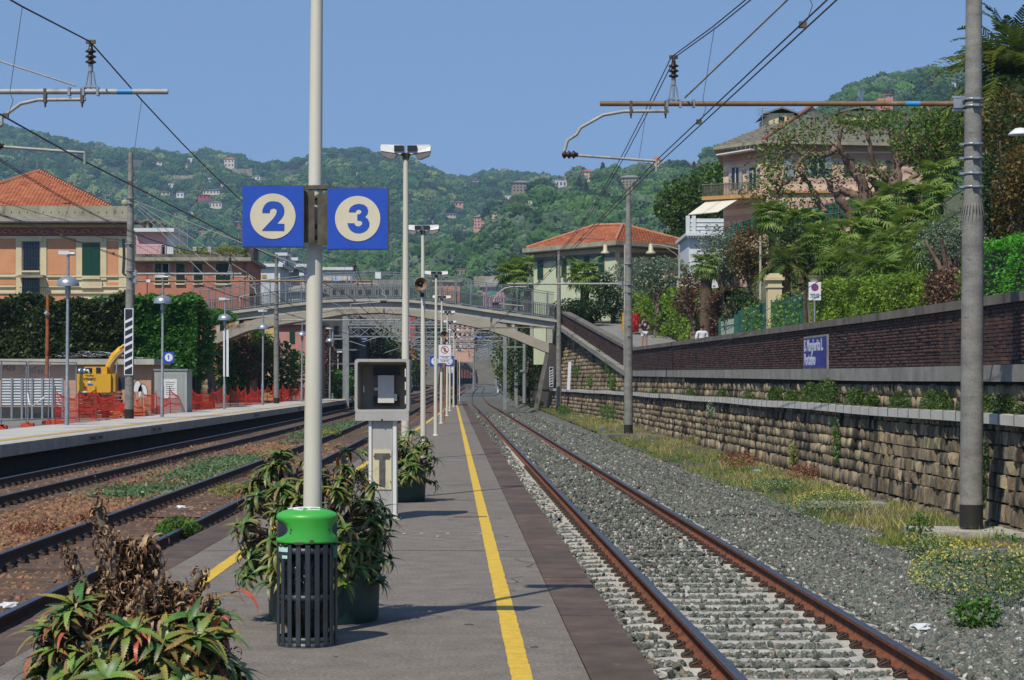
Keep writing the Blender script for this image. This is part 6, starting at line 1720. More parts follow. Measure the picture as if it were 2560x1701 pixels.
# ------------------------------------------------------------------ gantries beyond the bridge
m_gal2 = M('gantry_steel', '7f8587', '9a9fa0', 3, .6, metal=.2)
gl = ['low lattice gantry almost under the footbridge','nearest tall lattice signal gantry just beyond the footbridge','second lattice gantry beyond the footbridge','third lattice gantry beyond the footbridge','fourth lattice gantry, half way to the tunnel','fifth lattice gantry, near the bend','farthest lattice gantry before the tunnel wall','lattice gantry between the second and third ones','lattice gantry just before the bend']
for gi_, (d, pl_, pr_, pyt) in enumerate(((158,868,1262,812),(172,861,1290,806),(212,870,1268,842),(255,905,1262,862),(305,960,1262,872),(365,1000,1256,888),(430,1030,1240,898),(232,880,1270,852),(335,975,1262,880))):
    root = E('signal_gantry', (0,0,0), gl[gi_], 'gantry', 'lattice gantries spanning the tracks')
    zt = ZS(pyt, d); x0, x1 = XS(pl_, d), XS(pr_, d); z0 = -.4+float(ZR(d)); w = .9
    for x in (x0, x1):
        mb = MB(); mb.bx(x-.13,x+.13,d-.13,d+.13,z0,zt+w+.3); mb.build('gantry_leg', m_gal2, root)
    for y_ in (d-.3, d+.3):
        for z in (zt, zt+w):
            mb = MB(); mb.bx(x0,x1,y_-.05,y_+.05,z-.06,z+.06); mb.build('chord', m_gal2, root)
    n = max(6, int((x1-x0)/1.1)); mb = MB()
    for k in range(n):
        xa, xb = x0+(x1-x0)*k/n, x0+(x1-x0)*(k+1)/n; a, b = (zt, zt+w) if k % 2 else (zt+w, zt)
        mb.tube([(xa,d-.3,a),(xb,d-.3,b)],.035,4); mb.tube([(xa,d+.3,b),(xb,d+.3,a)],.035,4)
    mb.build('lattice', m_gal2, root, kind='stuff')
    for xt in (float(X3(d)), float(X2(d)), float(X1(d))):
        s_ = random.choice((-1,1)); mb = MB(); mb.tube([(xt+s_*1.2,d,zt),(xt+s_*1.2,d,zt-1.1),(xt+s_*.6,d,zt-1.25),(xt-s_*.5,d,zt-1.6)],.035,5); mb.tube([(xt+s_*1.2,d,zt-1.1),(xt,d,zt-.1)],.03,4); mb.build('hanger_arm', m_gal2, root)
        mb = MB(); mb.lathe([(.05,0),(.12,.05),(.05,.1),(.12,.15),(.05,.2),(.12,.25),(.05,.35)],(xt,d,zt+w+.05),8); mb.build('insulator', m_blk, root)
for px, py, d, t, lb in ((911,848,212,'S.M.L.','blue plate hanging on the left of the second gantry'),(961,860,254,'S.M.L.','blue plate on the left part of the third gantry'),(1200,843.5,211,'S.M.L.','blue plate hanging near the right rail of the second gantry'),(1234,871.5,304,'S.M.L.','farther blue plate right of the curve')):
    root = E('gantry_plate', (XS(px,d), d-.45, ZS(py,d)), lb, 'sign', 'blue plates on the gantries')
    mb = MB(); mb.bx(-.32,.32,0,.03,-.12,.12); mb.build('panel', m_blue, root); mb = MB(); mb.bx(-.25,.25,-.01,0,.02,.05); mb.bx(-.2,.2,-.01,0,-.05,-.03); mb.build('text_line', m_wht2, root)
# slim masts on the far right
for px, pyb, pyt, d, lb in ((1311,1008,835,168,'slim concrete mast right of the curve under the bridge'),(1267,995,846,190,'pair mast left of the curve wall, nearer'),(1247,975,855,260,'thin mast near the curve wall'),(1256,972,865,300,'thin mast farthest on the right of the bend'),(1108+76,975,890,330,'thin signal mast before the tunnel wall'),(870,1000,812,190,'steel mast left of the distant signal')):
    root = E('distant_mast', (XS(px,d), d, ZS(pyb,d)), lb, 'mast', 'slim masts beyond the footbridge'); h = (pyb-pyt)*d/FOC
    mb = MB(); mb.cyl((0,0,0),(0,0,h),.16,.12,8); mb.build('pole', m_gal2, root)
    mb = MB(); mb.bx(-.35,.0,-.2,-.15,h*.45,h*.48); mb.bx(-1.8,0,-.05,.05,h*.8,h*.82); mb.build('bracket', m_gal2, root)
sg = E('signal', (XS(832,200),200,-.3), 'black and white banded signal mast left of the open cabinet', 'signal')
mb = MB(); mb.cyl((0,0,0),(0,0,6.6),.1,n=8); mb.build('pole', m_gal2, sg)
for k in range(5): mb = MB(); mb.bx(-.2,.2,-.15,-.1,2.0+k*.28,2.14+k*.28); mb.build('band', m_wht2 if k % 2 else m_blk, sg)
mb = MB(); mb.bx(-.22,.22,-.15,.1,4.3,5.2); mb.build('signal_head', m_blk, sg)
for i, (px, pyb, pyt, d) in enumerate(((845,995,880,205),(866,960,885,230),(714,990,860,170),(894,955,893,240))):
    root = E('yard_lamp', (XS(px,d), d, ZS(pyb,d)), ['slender white lamp right of the banded signal','white lamp seen just over the cabinet roof','slender pale lamp before the pink building','short white lamp right above the cabinet'][i], 'lamp post', 'slender yard lamps beyond the bridge'); h = (pyb-pyt)*d/FOC
    mb = MB(); mb.cyl((0,0,0),(0,0,h),.06,.05,6); mb.build('pole', m_cream, root); mb = MB(); mb.box((.15,0,h),(.5,.25,.14),ry=-.2) if False else mb.box((.15,0,h),(.5,.25,.14)); mb.build('lamp_head', m_wht2, root)
# ------------------------------------------------------------------ buildings seen through and under the bridge
def block(name, label, d, px0, py0, px1, py1, mat, wins=(), shut=None, roof=None, depth=8, cat='building', group=None, roofmat=None, win_open=False, z0=None, hip=0.0, skew=0):
    root = E(name, (0,0,0), label, cat, group)
    x0, x1, zt = XS(px0,d), XS(px1,d), ZS(py0,d); zb_ = ZS(py1,d) if z0 is None else z0
    mb = MB(); mb.bx(x0,x1,d,d+depth,zb_,zt); mb.build('wall', mat, root)
    if roof == 'flat': mb = MB(); mb.bx(x0-.3,x1+.3,d-.4,d+depth+.3,zt,zt+.3); mb.build('roof', roofmat or m_parap, root)
    if roof == 'hip':
        o = .45; h = hip; cxm = (x0+x1)/2; L = max(0,(x1-x0-depth)/2); a=(x0-o,d-o,zt); b=(x1+o,d-o,zt); c=(x1+o,d+depth+o,zt); e=(x0-o,d+depth+o,zt); p=(cxm-L,d+depth/2,zt+h); q=(cxm+L,d+depth/2,zt+h)
        mb = MB(); mb.add([a,b,c,e,p,q,(a[0],a[1],zt-.15),(b[0],b[1],zt-.15),(c[0],c[1],zt-.15),(e[0],e[1],zt-.15)],[(0,1,5,4),(1,2,5),(2,3,4,5),(3,0,4),(6,7,1,0),(7,8,2,1),(9,6,0,3),(6,9,8,7)]); mb.build('roof', roofmat or m_tile, root)
    for (a, b, c, e) in wins:
        w = fb(a, b, c, e, d, -.06, .02, m_glass if not shut or win_open else shut, 'window', root)
        if win_open and shut: fb(a-(c-a)*.6, b, a, e, d, -.1, -.02, shut, 'shutter', w); fb(c, b, c+(c-a)*.6, e, d, -.1, -.02, shut, 'shutter', w)
    return root
def wgrid(x0, x1, n, rows, w):
    return [(x0+(x1-x0)*(k+.5)/n-w/2, a, x0+(x1-x0)*(k+.5)/n+w/2, b) for a, b in rows for k in range(n)]
block('pink_house', 'salmon pink house with green shutters under the left bridge span', 170, 698, 812, 790, 1010, m_pink2, [(724,829,737,859),(724,898,737,925)], m_shg, z0=-.3, roof='flat')
block('yellow_house', 'yellow house with blue green shutters glimpsed below the arch', 178, 634, 800, 688, 1010, M('plaster_yellow','c9ab6a','d6ba7c',1,.9), [(660,852,675,870),(640,826,650,846)], m_shg, z0=-.3)
db = block('dark_apartments', 'dark apartment block with balconies beyond the bridge', 215, 800, 790, 900, 1010, M('dark_facade','3f3d40','504d4f',1,.9), wgrid(806,898,4,((815,835),(850,870),(885,905),(920,940)),12), None, z0=0, depth=14)
for r_ in range(4): fb(802, 838+r_*35, 898, 842+r_*35, 214, -.2, .9, M('balcony_band','6c6a6a',None) if r_ == 0 else bpy.data.materials['balcony_band'], 'balcony', db)
block('yellow_facade', 'yellow facade framed in red brick, seen through the gantries', 330, 958, 786, 1030, 905, M('plaster_straw','d9b878','e2c488',1,.9), wgrid(965,1025,4,((798,808),(818,828),(838,848)),6), None, depth=10)
block('brick_tower', 'red brick corner tower beside the yellow facade', 328, 1024, 789, 1039, 905, M('red_brick_far','a34440','b25450',2,.9), (), None, depth=6)
block('pink_block_far', 'pale pink block behind the gantries right of the brick tower', 350, 1128, 800, 1185, 905, M('plaster_far_pink','cfa088','d6ab93',1,.9), wgrid(1132,1180,4,((812,822),(832,842)),5), None)
wb = block('white_villa_block', 'white modern block with yellow shutters right of the red building', 200, 634, 668, 700, 800, m_wht_w, [(643,687,652,696),(655,687,666,696)], M('shutter_ochre','b58f3a',None), roof='flat', roofmat=m_wht_w, z0=0)
block('hip_roof_house', 'large house with pale grey hipped roof behind the bridge fence', 215, 655, 728, 790, 800, m_wht_w, (), None, roof='hip', hip=2.9, roofmat=M('grey_roof','8f8a80','a19c90',2,.9), z0=0, depth=10)
for (a,b,c,e,dd,lb) in ((697,640,712,672,214,'small white rooftop turret left of the grey roof'),(725,652,738,672,216,'white chimney like turret on the grey roof'),(748,668,760,690,213,'white dormer on the grey roof'),(808,676,880,705,220,'long low white roof right of the sign pole')):
    block('white_roof_block', lb, dd, a, b, c, e, m_wht_w, roof='flat', roofmat=m_wht_w, depth=3, group='white blocks on the roofs behind the bridge')
block('grey_block', 'beige grey building behind the bridge fence left of the second lamp', 235, 790, 700, 1010, 800, M('plaster_grey','8f8a7c','a09b8c',1,.9,stain='7a766a',stain_sc=.3), wgrid(800,1000,9,((725,736),),9), None, z0=0, depth=6)
block('orange_row', 'orange row house behind the right part of the bridge fence', 300, 1085, 706, 1150, 800, M('plaster_apricot','c78d6a','d29b78',1,.9), wgrid(1088,1148,5,((712,720),(730,738)),5), m_shw, roof='flat')
block('pink_row', 'pink and white house with teal awning behind the bridge fence', 290, 1206, 716, 1262, 800, M('plaster_rose','c98f96','d49da3',1,.9), wgrid(1210,1258,4,((718,727),(745,757)),6), m_shw, roof='hip', hip=1.4, roofmat=M('grey_roof2','8a8580','98938c',2,.9))
mb = MB(); mb.box((XS(1231,289), 288.6, ZS(733,289)), (1.1,.8,.5)); T(mb.build('awning', M('teal_awning','1e8f80','28a090',2,.7)), 'teal awning on the pink house behind the bridge', 'awning')
# end wall and tunnel mouth
D = 600.0
ew = E('tunnel_wall', (0,0,0), 'distant grey concrete retaining wall with a tunnel mouth at the end of the tracks', 'tunnel portal')
m_tw = M('tunnel_concrete','6e685b','8d8778',.12,.95,stain='5c564c',stain_sc=.12,stain_t=.55,streak=2)
cx_, rz, rr = XS(1140,D), 1.2, 6.2
arc = [(cx_+4.9*math.cos(a), rz+1.5+ (ZS(908,D)-rz-1.5)*math.sin(a)) for a in np.linspace(0, PI, 18)]
x0, x1, zt = XS(1060,D), XS(1300,D), ZS(868,D)
mb = MB(); arcr = [(cx_+4.9, -.5)] + arc + [(cx_-4.9, -.5)]
top = [(x1,-.5)] + [(x1,zt)] + [(cx_+4.9+ (x0-cx_)*k/17*0, zt) for k in range(0)] + [(x0,zt),(x0,-.5)]
mb.prism([(cx_+4.9,-.5),(x1,-.5),(x1,zt)] + [(cx_,zt)] + [(cx_, arc[9][1])] + arc[8::-1], D, D+3); mb.prism([(cx_,zt),(x0,zt),(x0,-.5),(cx_-4.9,-.5)] + arc[:8:-1], D, D+3)
mb.build('wall_face', m_tw, ew)
mb = MB(); mb.bx(cx_-6, cx_+6, D+9, D+9.4, -.5, 12); mb.build('tunnel_dark', m_black, ew)  # black sheet painted in as the darkness of the tunnel
for k in range(7):
    p_ = 1146+k*7; fb(p_, 925, p_+4, 946, D, -.12, 0, M('niche_red','6f3a2c','824838',1,.9) if k == 0 else bpy.data.materials['niche_red'], 'niche', ew)
    if p_ < 1150: continue
mb = MB(); mb.prism([(XS(1186,D),-.5),(XS(1191,D),-.5),(XS(1188,D),ZS(925,D)),(XS(1170,D),ZS(906,D)),(XS(1150,D),ZS(900,D)),(XS(1150,D),ZS(903,D)),(XS(1168,D),ZS(910,D)),(XS(1184,D),ZS(927,D))], D-1.5, D); mb.build('portal_ring', m_conc_d, ew)
for k in range(13):
    t = k/12; d = 330 + 150*t; o = E('marker_post', (float(X3(d))+3.2+1.2*t, d, float(ZR(d))-.45), 'short white marker stake on the far bend, %s' % (['nearest to the camera','second from the near end','third from the near end','fourth from the near end','fifth from the near end','sixth from the near end','middle one of the row','seventh counted from the tunnel','sixth counted from the tunnel','fourth counted from the tunnel','third counted from the tunnel','second counted from the tunnel','nearest to the tunnel'][k]), 'stake', 'white stakes along the far bend')
    mb = MB(); mb.bx(-.12,.12,-.05,.05,0,1.05); mb.build('stake', m_wht2, o)
# white panels and box on the slope wall
for (a,b,c,e,d,lb) in ((1417,905,1428,975,124.5,'tall white metal strip leaning on the rising stone wall'),):
    mb = MB(); mb.add([(XS(a,d),d,ZS(e,d)),(XS(c-3,d),d,ZS(e,d)),(XS(c,d),d,ZS(b,d)),(XS(a+4,d),d,ZS(b,d)),(XS(a,d),d+.1,ZS(e,d)),(XS(c-3,d),d+.1,ZS(e,d)),(XS(c,d),d+.1,ZS(b,d)),(XS(a+4,d),d+.1,ZS(b,d))],[(0,1,2,3),(4,7,6,5),(0,4,5,1),(1,5,6,2),(2,6,7,3),(3,7,4,0)]); T(mb.build('metal_strip', m_wht2), lb, 'panel')
def striped(root, x, y, z0, z1, w, n=9):
    mb = MB(); mb.bx(x-w/2,x+w/2,y-.02,y,z0,z1); mb.build('striped_board', m_wht2, root)
    t = (z1-z0); hs = t/(n+.6); iw = w*.41; mb = None
    for k in range(n):
        zb_ = z0 + .03 + hs*k + (hs*.0); lo_, hi_ = zb_, zb_+hs*.62
        if k == n-1: hi_ = z1-.03-iw*.8
        if k == 0: P_ = [(x-iw,z0+.03),(x+iw,z0+.03),(x+iw,hi_+iw*.8),(x-iw,hi_-iw*.2)]
        else: P_ = [(x-iw,lo_-iw*.2),(x+iw,lo_+iw*.8),(x+iw,hi_+iw*.8),(x-iw,hi_-iw*.2)]
        if k == n-1: P_ = [(x-iw,lo_-iw*.2),(x+iw,lo_+iw*.8),(x+iw,z1-.03),(x-iw,z1-.03)]
        mb = MB(); mb.prism(P_, y-.026, y-.0205); mb.build('stripe', m_navy, root)
# ------------------------------------------------------------------ right side: garden terrain, villas
def roff(x, d): return x - 2.81 + .0285*d
def GT(x, d):
    o = roff(x, d); return float(ZROAD(d)) + max(0, o-10.6)*.33
V = []; Fc = []
xs_ = list(np.arange(10.6, 60, 3.)); dd_ = list(np.arange(20, 260, 8.))
for d in dd_:
    for o in xs_: x = 2.81-.0285*d+o; V.append((x, d, GT(x,d) + (.3*float(vnoise(np.array([[x,d,0]]),.2)[0]) if o > 13 else -.02)))
n = len(xs_)
for i in range(len(dd_)-1):
    for j in range(n-1): Fc.append((i*n+j,i*n+j+1,(i+1)*n+j+1,(i+1)*n+j))
mb = MB(); mb.add(V, Fc, smooth=True); mb.build('garden_slope', m_field, kind='structure')
mb = MB(); V = []
for d in np.arange(150, 262, 8.): V += [(3.3-.02*(d-150), d, -.3), (3.5-.02*(d-150), d, ZROAD(d)), (9.2+.06*(d-150), d, ZROAD(d)), (9.4+.06*(d-150), d, ZROAD(d)+1.5)]
m_ = len(V)//4; mb.add(V, [(4*i+k,4*i+k+1,4*i+4+k+1,4*i+4+k) for i in range(m_-1) for k in range(3)]); mb.build('embankment', m_field, kind='structure')

class Face:
    def __init__(s, P0, P1, parent): s.P0 = Vector(P0); s.P1 = Vector(P1); s.p = parent; t = (s.P1-s.P0).normalized(); s.n = Vector((t.y, -t.x)); s.t = t
    def at(s, px, py, off=0.0):
        k = (px-CXP)/FOC; dx, dy = s.P1-s.P0; den = dx - k*dy
        t = (k*s.P0.y - s.P0.x)/den; x = s.P0.x+dx*t; d = s.P0.y+dy*t
        return Vector((x + s.n.x*off, d + s.n.y*off, ZS(py, d)))
    def box(s, a, py0, b, py1, o0, o1, mat, name, parent=None, py0b=None, py1b=None):
        """front face between columns a,b; heights at a (py0,py1) and optionally at b; o0 back, o1 front (outward)"""
        py0b = py0 if py0b is None else py0b; py1b = py1 if py1b is None else py1b
        q = [(a,py1),(b,py1b),(b,py0b),(a,py0)]
        mb = MB(); mb.add([s.at(u,v,o1) for u,v in q] + [s.at(u,v,o0) for u,v in q], [(0,1,2,3),(1,5,6,2),(3,2,6,7),(4,0,3,7),(4,5,1,0)])
        return mb.build(name, mat, parent or s.p)
    def win(s, a, py0, b, py1, mat, mode='closed', dy=0.0, surround=None):
        if surround: s.box(a-3, py0-3, b+3, py1+2, 0, .03, surround, 'surround', py0b=py0-3+dy, py1b=py1+2+dy)
        w = s.box(a, py0, b, py1, 0, .05, m_glass, 'window', py0b=py0+dy, py1b=py1+dy)
        if mode == 'closed':
            m = (a+b)/2; s.box(a, py0, m-.2, py1, .05, .11, mat, 'shutter', w, py0+dy/2, py1+dy/2); s.box(m+.2, py0+dy/2, b, py1+dy/2, .05, .11, mat, 'shutter', w, py0+dy, py1+dy)
        else:
            ww = mode; s.box(a-ww, py0, a-.3, py1, .02, .1, mat, 'shutter', w); s.box(b+.3, py0+dy, b+ww, py1+dy, .02, .1, mat, 'shutter', w)
            s.box((a+b)/2-1, py0, (a+b)/2+1, py1, .05, .09, m_frame_w, 'window_bar', w)
        return w
def poly_house(root, foot, z0, z1, mat, name='wall'):
    mb = MB(); mb.prism([tuple(p) for p in foot], z0, z1, 'XY'); return mb.build(name, mat, root)
def grow(foot, o):
    c = sum((Vector(p) for p in foot), Vector((0,0)))/len(foot); return [tuple(Vector(p) + (Vector(p)-c).normalized()*o) for p in foot]
# green villa
gv = E('green_villa', (0,0,0), 'pale green villa with terracotta hipped roof and dark green shutters above the bridge end', 'house')
L_, C_, R_, B_ = (1.71,169), (7.8,160), (14.6,167), (9.5,178)
ft = [L_, C_, R_, B_]
m_gw = M('plaster_green', 'c3cba4', 'ced5b2', .8, .9, .08, 10, stain='a3b08c', stain_sc=.5, stain_t=.62)
ze = ZS(617,160)
poly_house(gv, ft, 3, ze-.9, m_gw); poly_house(gv, ft, ze-.9, ze, m_cream_w, 'upper_band')
poly_house(gv, grow(ft,1.1), ze-.02, ze+.08, m_gutter, 'eave'); poly_house(gv, grow(ft,.9), ze+.08, ze+.42, m_parap, 'parapet')
f = grow(ft,.55); zr_ = ze+.4; apx = Vector((8.7,168,ZS(560,166)))
r1_ = Vector((6.6,168.6,ZS(565,168)));
for a, b, c, d_ in ((f[0],f[1],apx,r1_),(f[1],f[2],apx,apx),):
    tiled_plane((*a,zr_),(*b,zr_),c,d_,18,gv,m_tile)
qmb('roof_back', [((*f[2],zr_),(*f[3],zr_),tuple(apx),tuple(apx)),((*f[3],zr_),(*f[0],zr_),tuple(r1_),tuple(apx))], m_tile, gv)
for a, b in (((*f[1],zr_),apx),((*f[0],zr_),r1_),(r1_,apx),((*f[2],zr_),apx)):
    a, b = Vector(a), Vector(b); mb = MB(); mb.tube([a+Vector((0,0,.1)),b+Vector((0,0,.1))],.13,6); mb.build('ridge_line', m_ridge, gv)
FA, FB2 = Face(L_, C_, gv), Face(C_, R_, gv)
FA.box(1336, 645, 1538, 656, 0, .04, M('frieze_grey','6f6a62','7d776e',3,.9), 'frieze', py0b=631, py1b=643); FB2.box(1542, 632, 1735, 644, 0, .04, bpy.data.materials['frieze_grey'], 'frieze')
FA.box(1336, 657, 1538, 659, 0, .07, m_cream_w, 'string_course', py0b=644, py1b=646.5); FB2.box(1542, 645, 1735, 647.5, 0, .07, m_cream_w, 'string_course')
for a, b, y0, y1 in ((1346,1359,652,697),(1393,1402,648,693),(1429,1442,643,690),(1462,1475,641,687),(1498,1512,637,684)): FA.win(a, y0, b, y1, m_shg, 'closed', -1.5, m_cream_w)
FA.box(1405, 647, 1410, 692, .0, .05, m_glass, 'window'); FA.box(1411,647,1417,691,.05,.3,m_shg,'open_shutter')
FB2.win(1634, 640, 1657, 697, m_shg, 'closed', 0, m_cream_w)
FB2.box(1541,632,1548,760,0,.06,m_cream_w,'pilaster')
# terrace balustrade right of it
tb = E('terrace_wall', (0,0,0), 'cream terrace wall with flower pots right of the green villa', 'wall')
for a, b in ((1651,1667),(1704,1718)): fb(a, 672, b, 700, 150, 0, .5, m_cream_w, 'pier', tb)
fb(1660, 690, 1720, 720, 150.2, 0, .3, m_cream_w, 'wall', tb)
for px in (1675, 1711): fb(px-7, 668 if px > 1700 else 680, px+7, 673 if px > 1700 else 690, 149.8, -.2, .2, M('terracotta','a9593f','b8674a',4,.8) if px < 1700 else bpy.data.materials['terracotta'], 'flower_pot', tb)

# white terrace building
wtb = E('white_terrace_house', (0,0,0), 'white house with crenellated roof terrace between pine and striped villa', 'house')
D = 150.
fb(1722, 590, 1812, 720, D, 0, 9, m_wht_w, 'wall', wtb); fb(1713, 583, 1813, 591, D, -.6, 9, m_wht_w, 'cornice', wtb)
for k in range(14): fb(1717+k*6.6, 590, 1720+k*6.6, 595, D, -.55, -.05, m_wht_w, 'bracket', wtb)
fb(1718, 548, 1808, 584, D, -.4, -.1, m_wht_w, 'parapet', wtb)
for a in (1714, 1729): fb(a, 541, a+9, 584, D, -.5, 0, m_wht_w, 'parapet_pier', wtb)
for y in (556, 566, 575): fb(1719, y, 1808, y+1.2, D, -.45, -.4, m_wht_w, 'rail_line', wtb)
fb(1776, 600, 1788, 630, D, -.05, 0, M('shutter_maroon','4a2a28',None), 'window', wtb)

# striped villa
sv = E('striped_villa', (0,0,0), 'large villa striped in pink and cream with slate roof, balcony and awning on the right', 'house')
L_, C_, R_, B_, B2 = (XS(1808,154),154.), (XS(1919,150),150.), (XS(2306,152),152.), (XS(2306,152)+2,170.), (17.8,172.)
ft = [L_, C_, R_, B_, B2]
m_st = bpy.data.materials.new('striped_plaster'); m_st.use_nodes = True
N = m_st.node_tree.nodes; Lk = m_st.node_tree.links; g = N.new('ShaderNodeNewGeometry'); sx = N.new('ShaderNodeSeparateXYZ'); Lk.new(g.outputs['Position'], sx.inputs[0])
mu = N.new('ShaderNodeMath'); mu.operation = 'MULTIPLY'; mu.inputs[1].default_value = 1.25; Lk.new(sx.outputs[2], mu.inputs[0]); fr = N.new('ShaderNodeMath'); fr.operation = 'FRACT'; Lk.new(mu.outputs[0], fr.inputs[0])
gt = N.new('ShaderNodeMath'); gt.operation = 'GREATER_THAN'; gt.inputs[1].default_value = .5; Lk.new(fr.outputs[0], gt.inputs[0])
nz = N.new('ShaderNodeTexNoise'); nz.inputs['Scale'].default_value = .9; nz.inputs['Detail'].default_value = 6; Lk.new(g.outputs['Position'], nz.inputs['Vector'])
mx = N.new('ShaderNodeMix'); mx.data_type = 'RGBA'; Lk.new(gt.outputs[0], mx.inputs['Factor']); mx.inputs['A'].default_value = (*hx('e0c2a2'),1); mx.inputs['B'].default_value = (*hx('c8a091'),1)
hs = N.new('ShaderNodeHueSaturation'); mr = N.new('ShaderNodeMapRange'); mr.inputs[1].default_value = .3; mr.inputs[2].default_value = .7; mr.inputs[3].default_value = .82; mr.inputs[4].default_value = 1.12; Lk.new(nz.outputs[0], mr.inputs[0]); Lk.new(mr.outputs[0], hs.inputs['Value']); Lk.new(mx.outputs['Result'], hs.inputs['Color'])
Lk.new(hs.outputs[0], N['Principled BSDF'].inputs['Base Color']); N['Principled BSDF'].inputs['Roughness'].default_value = .9
ze = ZS(362,150)
poly_house(sv, ft, 4, ze-.9, m_st); poly_house(sv, ft, ze-.9, ze, M('band_tan','ab8268','b98f73',.8,.9), 'frieze_band')
poly_house(sv, grow(ft,1.0), ze, ze+.22, m_parap, 'eave'); f = grow(ft,.9); zr_ = ze+.22
a1 = Vector((22.5,160,ZS(268,160))); a2 = Vector((24.5,165,ZS(268,160)))
for a, b, c, d_ in ((f[0],f[1],a1,a1),(f[1],f[2],a2,a1)): tiled_plane((*a,zr_),(*b,zr_),c,d_,22,sv,m_slate,'slate_courses')
qmb('roof_back', [((*f[2],zr_),(*f[3],zr_),tuple(a2),tuple(a2)),((*f[3],zr_),(*f[4],zr_),tuple(a1),tuple(a2)),((*f[4],zr_),(*f[0],zr_),tuple(a1),tuple(a1))], m_slate, sv)
mb = MB(); mb.tube([Vector((*f[1],zr_+.1)), a1+Vector((0,0,.1))], .16, 6); mb.build('ridge_tiles', M('ridge_red','8f5a4a','a0685a',3,.9), sv)
def dormer(px0, px1, pyt, pyb, d, dep):
    x0, x1, z0, z1 = XS(px0,d), XS(px1,d), ZS(pyb,d), ZS(pyt,d); xm = (x0+x1)/2; r = z1-(z1-z0)*.35
    r_ = fb(px0, pyt+(pyb-pyt)*.35, px1, pyb, d, 0, dep, m_cream_w, 'dormer', sv)
    mb = MB(); o = .35; mb.add([(x0-o,d-o,r),(xm,d-o,z1),(x1+o,d-o,r),(x0-o,d+dep,r),(xm,d+dep,z1),(x1+o,d+dep,r),(x0-o,d-o,r-.12),(x1+o,d-o,r-.12),(xm,d-o,z1-.14)],[(0,1,4,3),(1,2,5,4),(0,6,8,1),(1,8,7,2)]); mb.build('dormer_roof', m_slate, r_)
    fb((px0+px1)/2-7, pyb-(pyb-pyt)*.45, (px0+px1)/2+7, pyb-3, d, -.04, 0, m_glass, 'dormer_window', r_)
dormer(1922, 1985, 268, 312, 156, 6); dormer(2110, 2190, 266, 300, 157, 6)
fb(2195, 246, 2232, 275, 161, 0, 1.5, m_pink2, 'chimney', sv); fb(2150, 255, 2175, 280, 163, 0, 1.2, m_parap, 'chimney', sv)
FA, FB2 = Face(L_, C_, sv), Face(C_, R_, sv)
for k in range(10): FA.box(1812+k*11, 366, 1815+k*11, 376, 0, .6, m_cream_w, 'eave_bracket', py0b=366, py1b=372)
FA.box(1817, 388, 1903, 391, .3, 1.0, m_wht2, 'rolled_awning', py0b=374, py1b=377)
for a, b, md in ((1832,1849,8),(1876,1892,7)): FA.win(a, 420, b, 474, m_shw, md, -1)
FA.box(1790, 494, 1916, 503, 0, 1.35, M('balcony_ochre','b98d4e','c69b5c',2,.8), 'balcony_slab', py0b=488, py1b=497)
for k in range(34):
    p = 1791+k*3.7; y = 466-k*.17; FA.box(p, y, p+1, y+30, 1.25, 1.29, m_conc_d, 'balcony_bar')
FA.box(1790, 463.5, 1916, 466, 1.2, 1.33, m_conc_d, 'balcony_rail', py0b=458, py1b=460)
m_awn = M('awning_cream','d8d0bd','e2dac8',2,.8)
mb = MB()
for a, b in ((0,.49),(.51,1)):
    p0 = FA.at(1796,503,1.0); p1 = FA.at(1880,496,1.0); q0 = FA.at(1790,541,2.6); q1 = FA.at(1866,534,2.6); m5 = MB(); u = [p0.lerp(p1,a),p0.lerp(p1,b),q0.lerp(q1,b),q0.lerp(q1,a)]
    m5.add([tuple(x) for x in u]+[(x.x,x.y+.05,x.z-.05) for x in u],[(0,1,2,3),(4,5,6,7),(3,2,6,7)]); m5.build('awning', m_awn, sv)
FA.box(1905, 500, 1912, 620, .0, .08, m_cream_w, 'pilaster')
FB2.win(2027, 392, 2062, 440, m_shw, 16, 0); FB2.win(2216, 402, 2240, 440, SHUT('shutter_sage','4f5f50'), 'closed'); FB2.win(1960, 398, 1985, 442, m_shw, 'closed'); FB2.win(2216, 462, 2240, 500, bpy.data.materials['shutter_sage'], 'closed')
FB2.win(2110, 398, 2135, 440, bpy.data.materials['shutter_sage'], 'closed')
FB2.box(2284, 370, 2287, 600, 0, .12, m_conc, 'downpipe'); FB2.box(1921, 380, 2300, 384, 0, .12, m_cream_w, 'string_course'); FB2.box(1921, 478, 2300, 483, 0, .2, bpy.data.materials['balcony_ochre'], 'string_course')
# scaffolding with green net
sc = E('netted_scaffold', (0,0,0), 'rusty scaffold ramp draped in torn green netting before the striped villa', 'scaffold')
m_gnet = LEAF('green_net', ['1f6a55','2c8268','48a088'], .3)
D = 128.
tp = lambda p: float(np.interp(p, [1811,1900,2010,2110,2190],[567,535,520,500,478])); bt = lambda p: float(np.interp(p, [1811,1900,2010,2110,2190],[606,590,575,562,545]))
pp = list(np.arange(1811, 2192, 15.))
for a, b in zip(pp[:-1], pp[1:]):
    mb = MB(); j = [random.uniform(-.12,.12) for _ in range(4)]
    mb.add([(XS(a,D),D+j[0],ZS(tp(a)+random.uniform(0,3),D)),(XS(b,D),D+j[1],ZS(tp(b)+random.uniform(0,3),D)),(XS(b,D),D+j[2],ZS(bt(b)-random.uniform(0,5),D)),(XS(a,D),D+j[3],ZS(bt(a)-random.uniform(0,5),D)),(XS((a+b)/2,D),D-.15,ZS((tp(a)+bt(a))/2,D))],[(0,1,4),(1,2,4),(2,3,4),(3,0,4)],smooth=True); mb.build('net_sheet', m_gnet, sc)
m_scr = M('scaffold_rust','5f3d2e','75503c',4,.8)
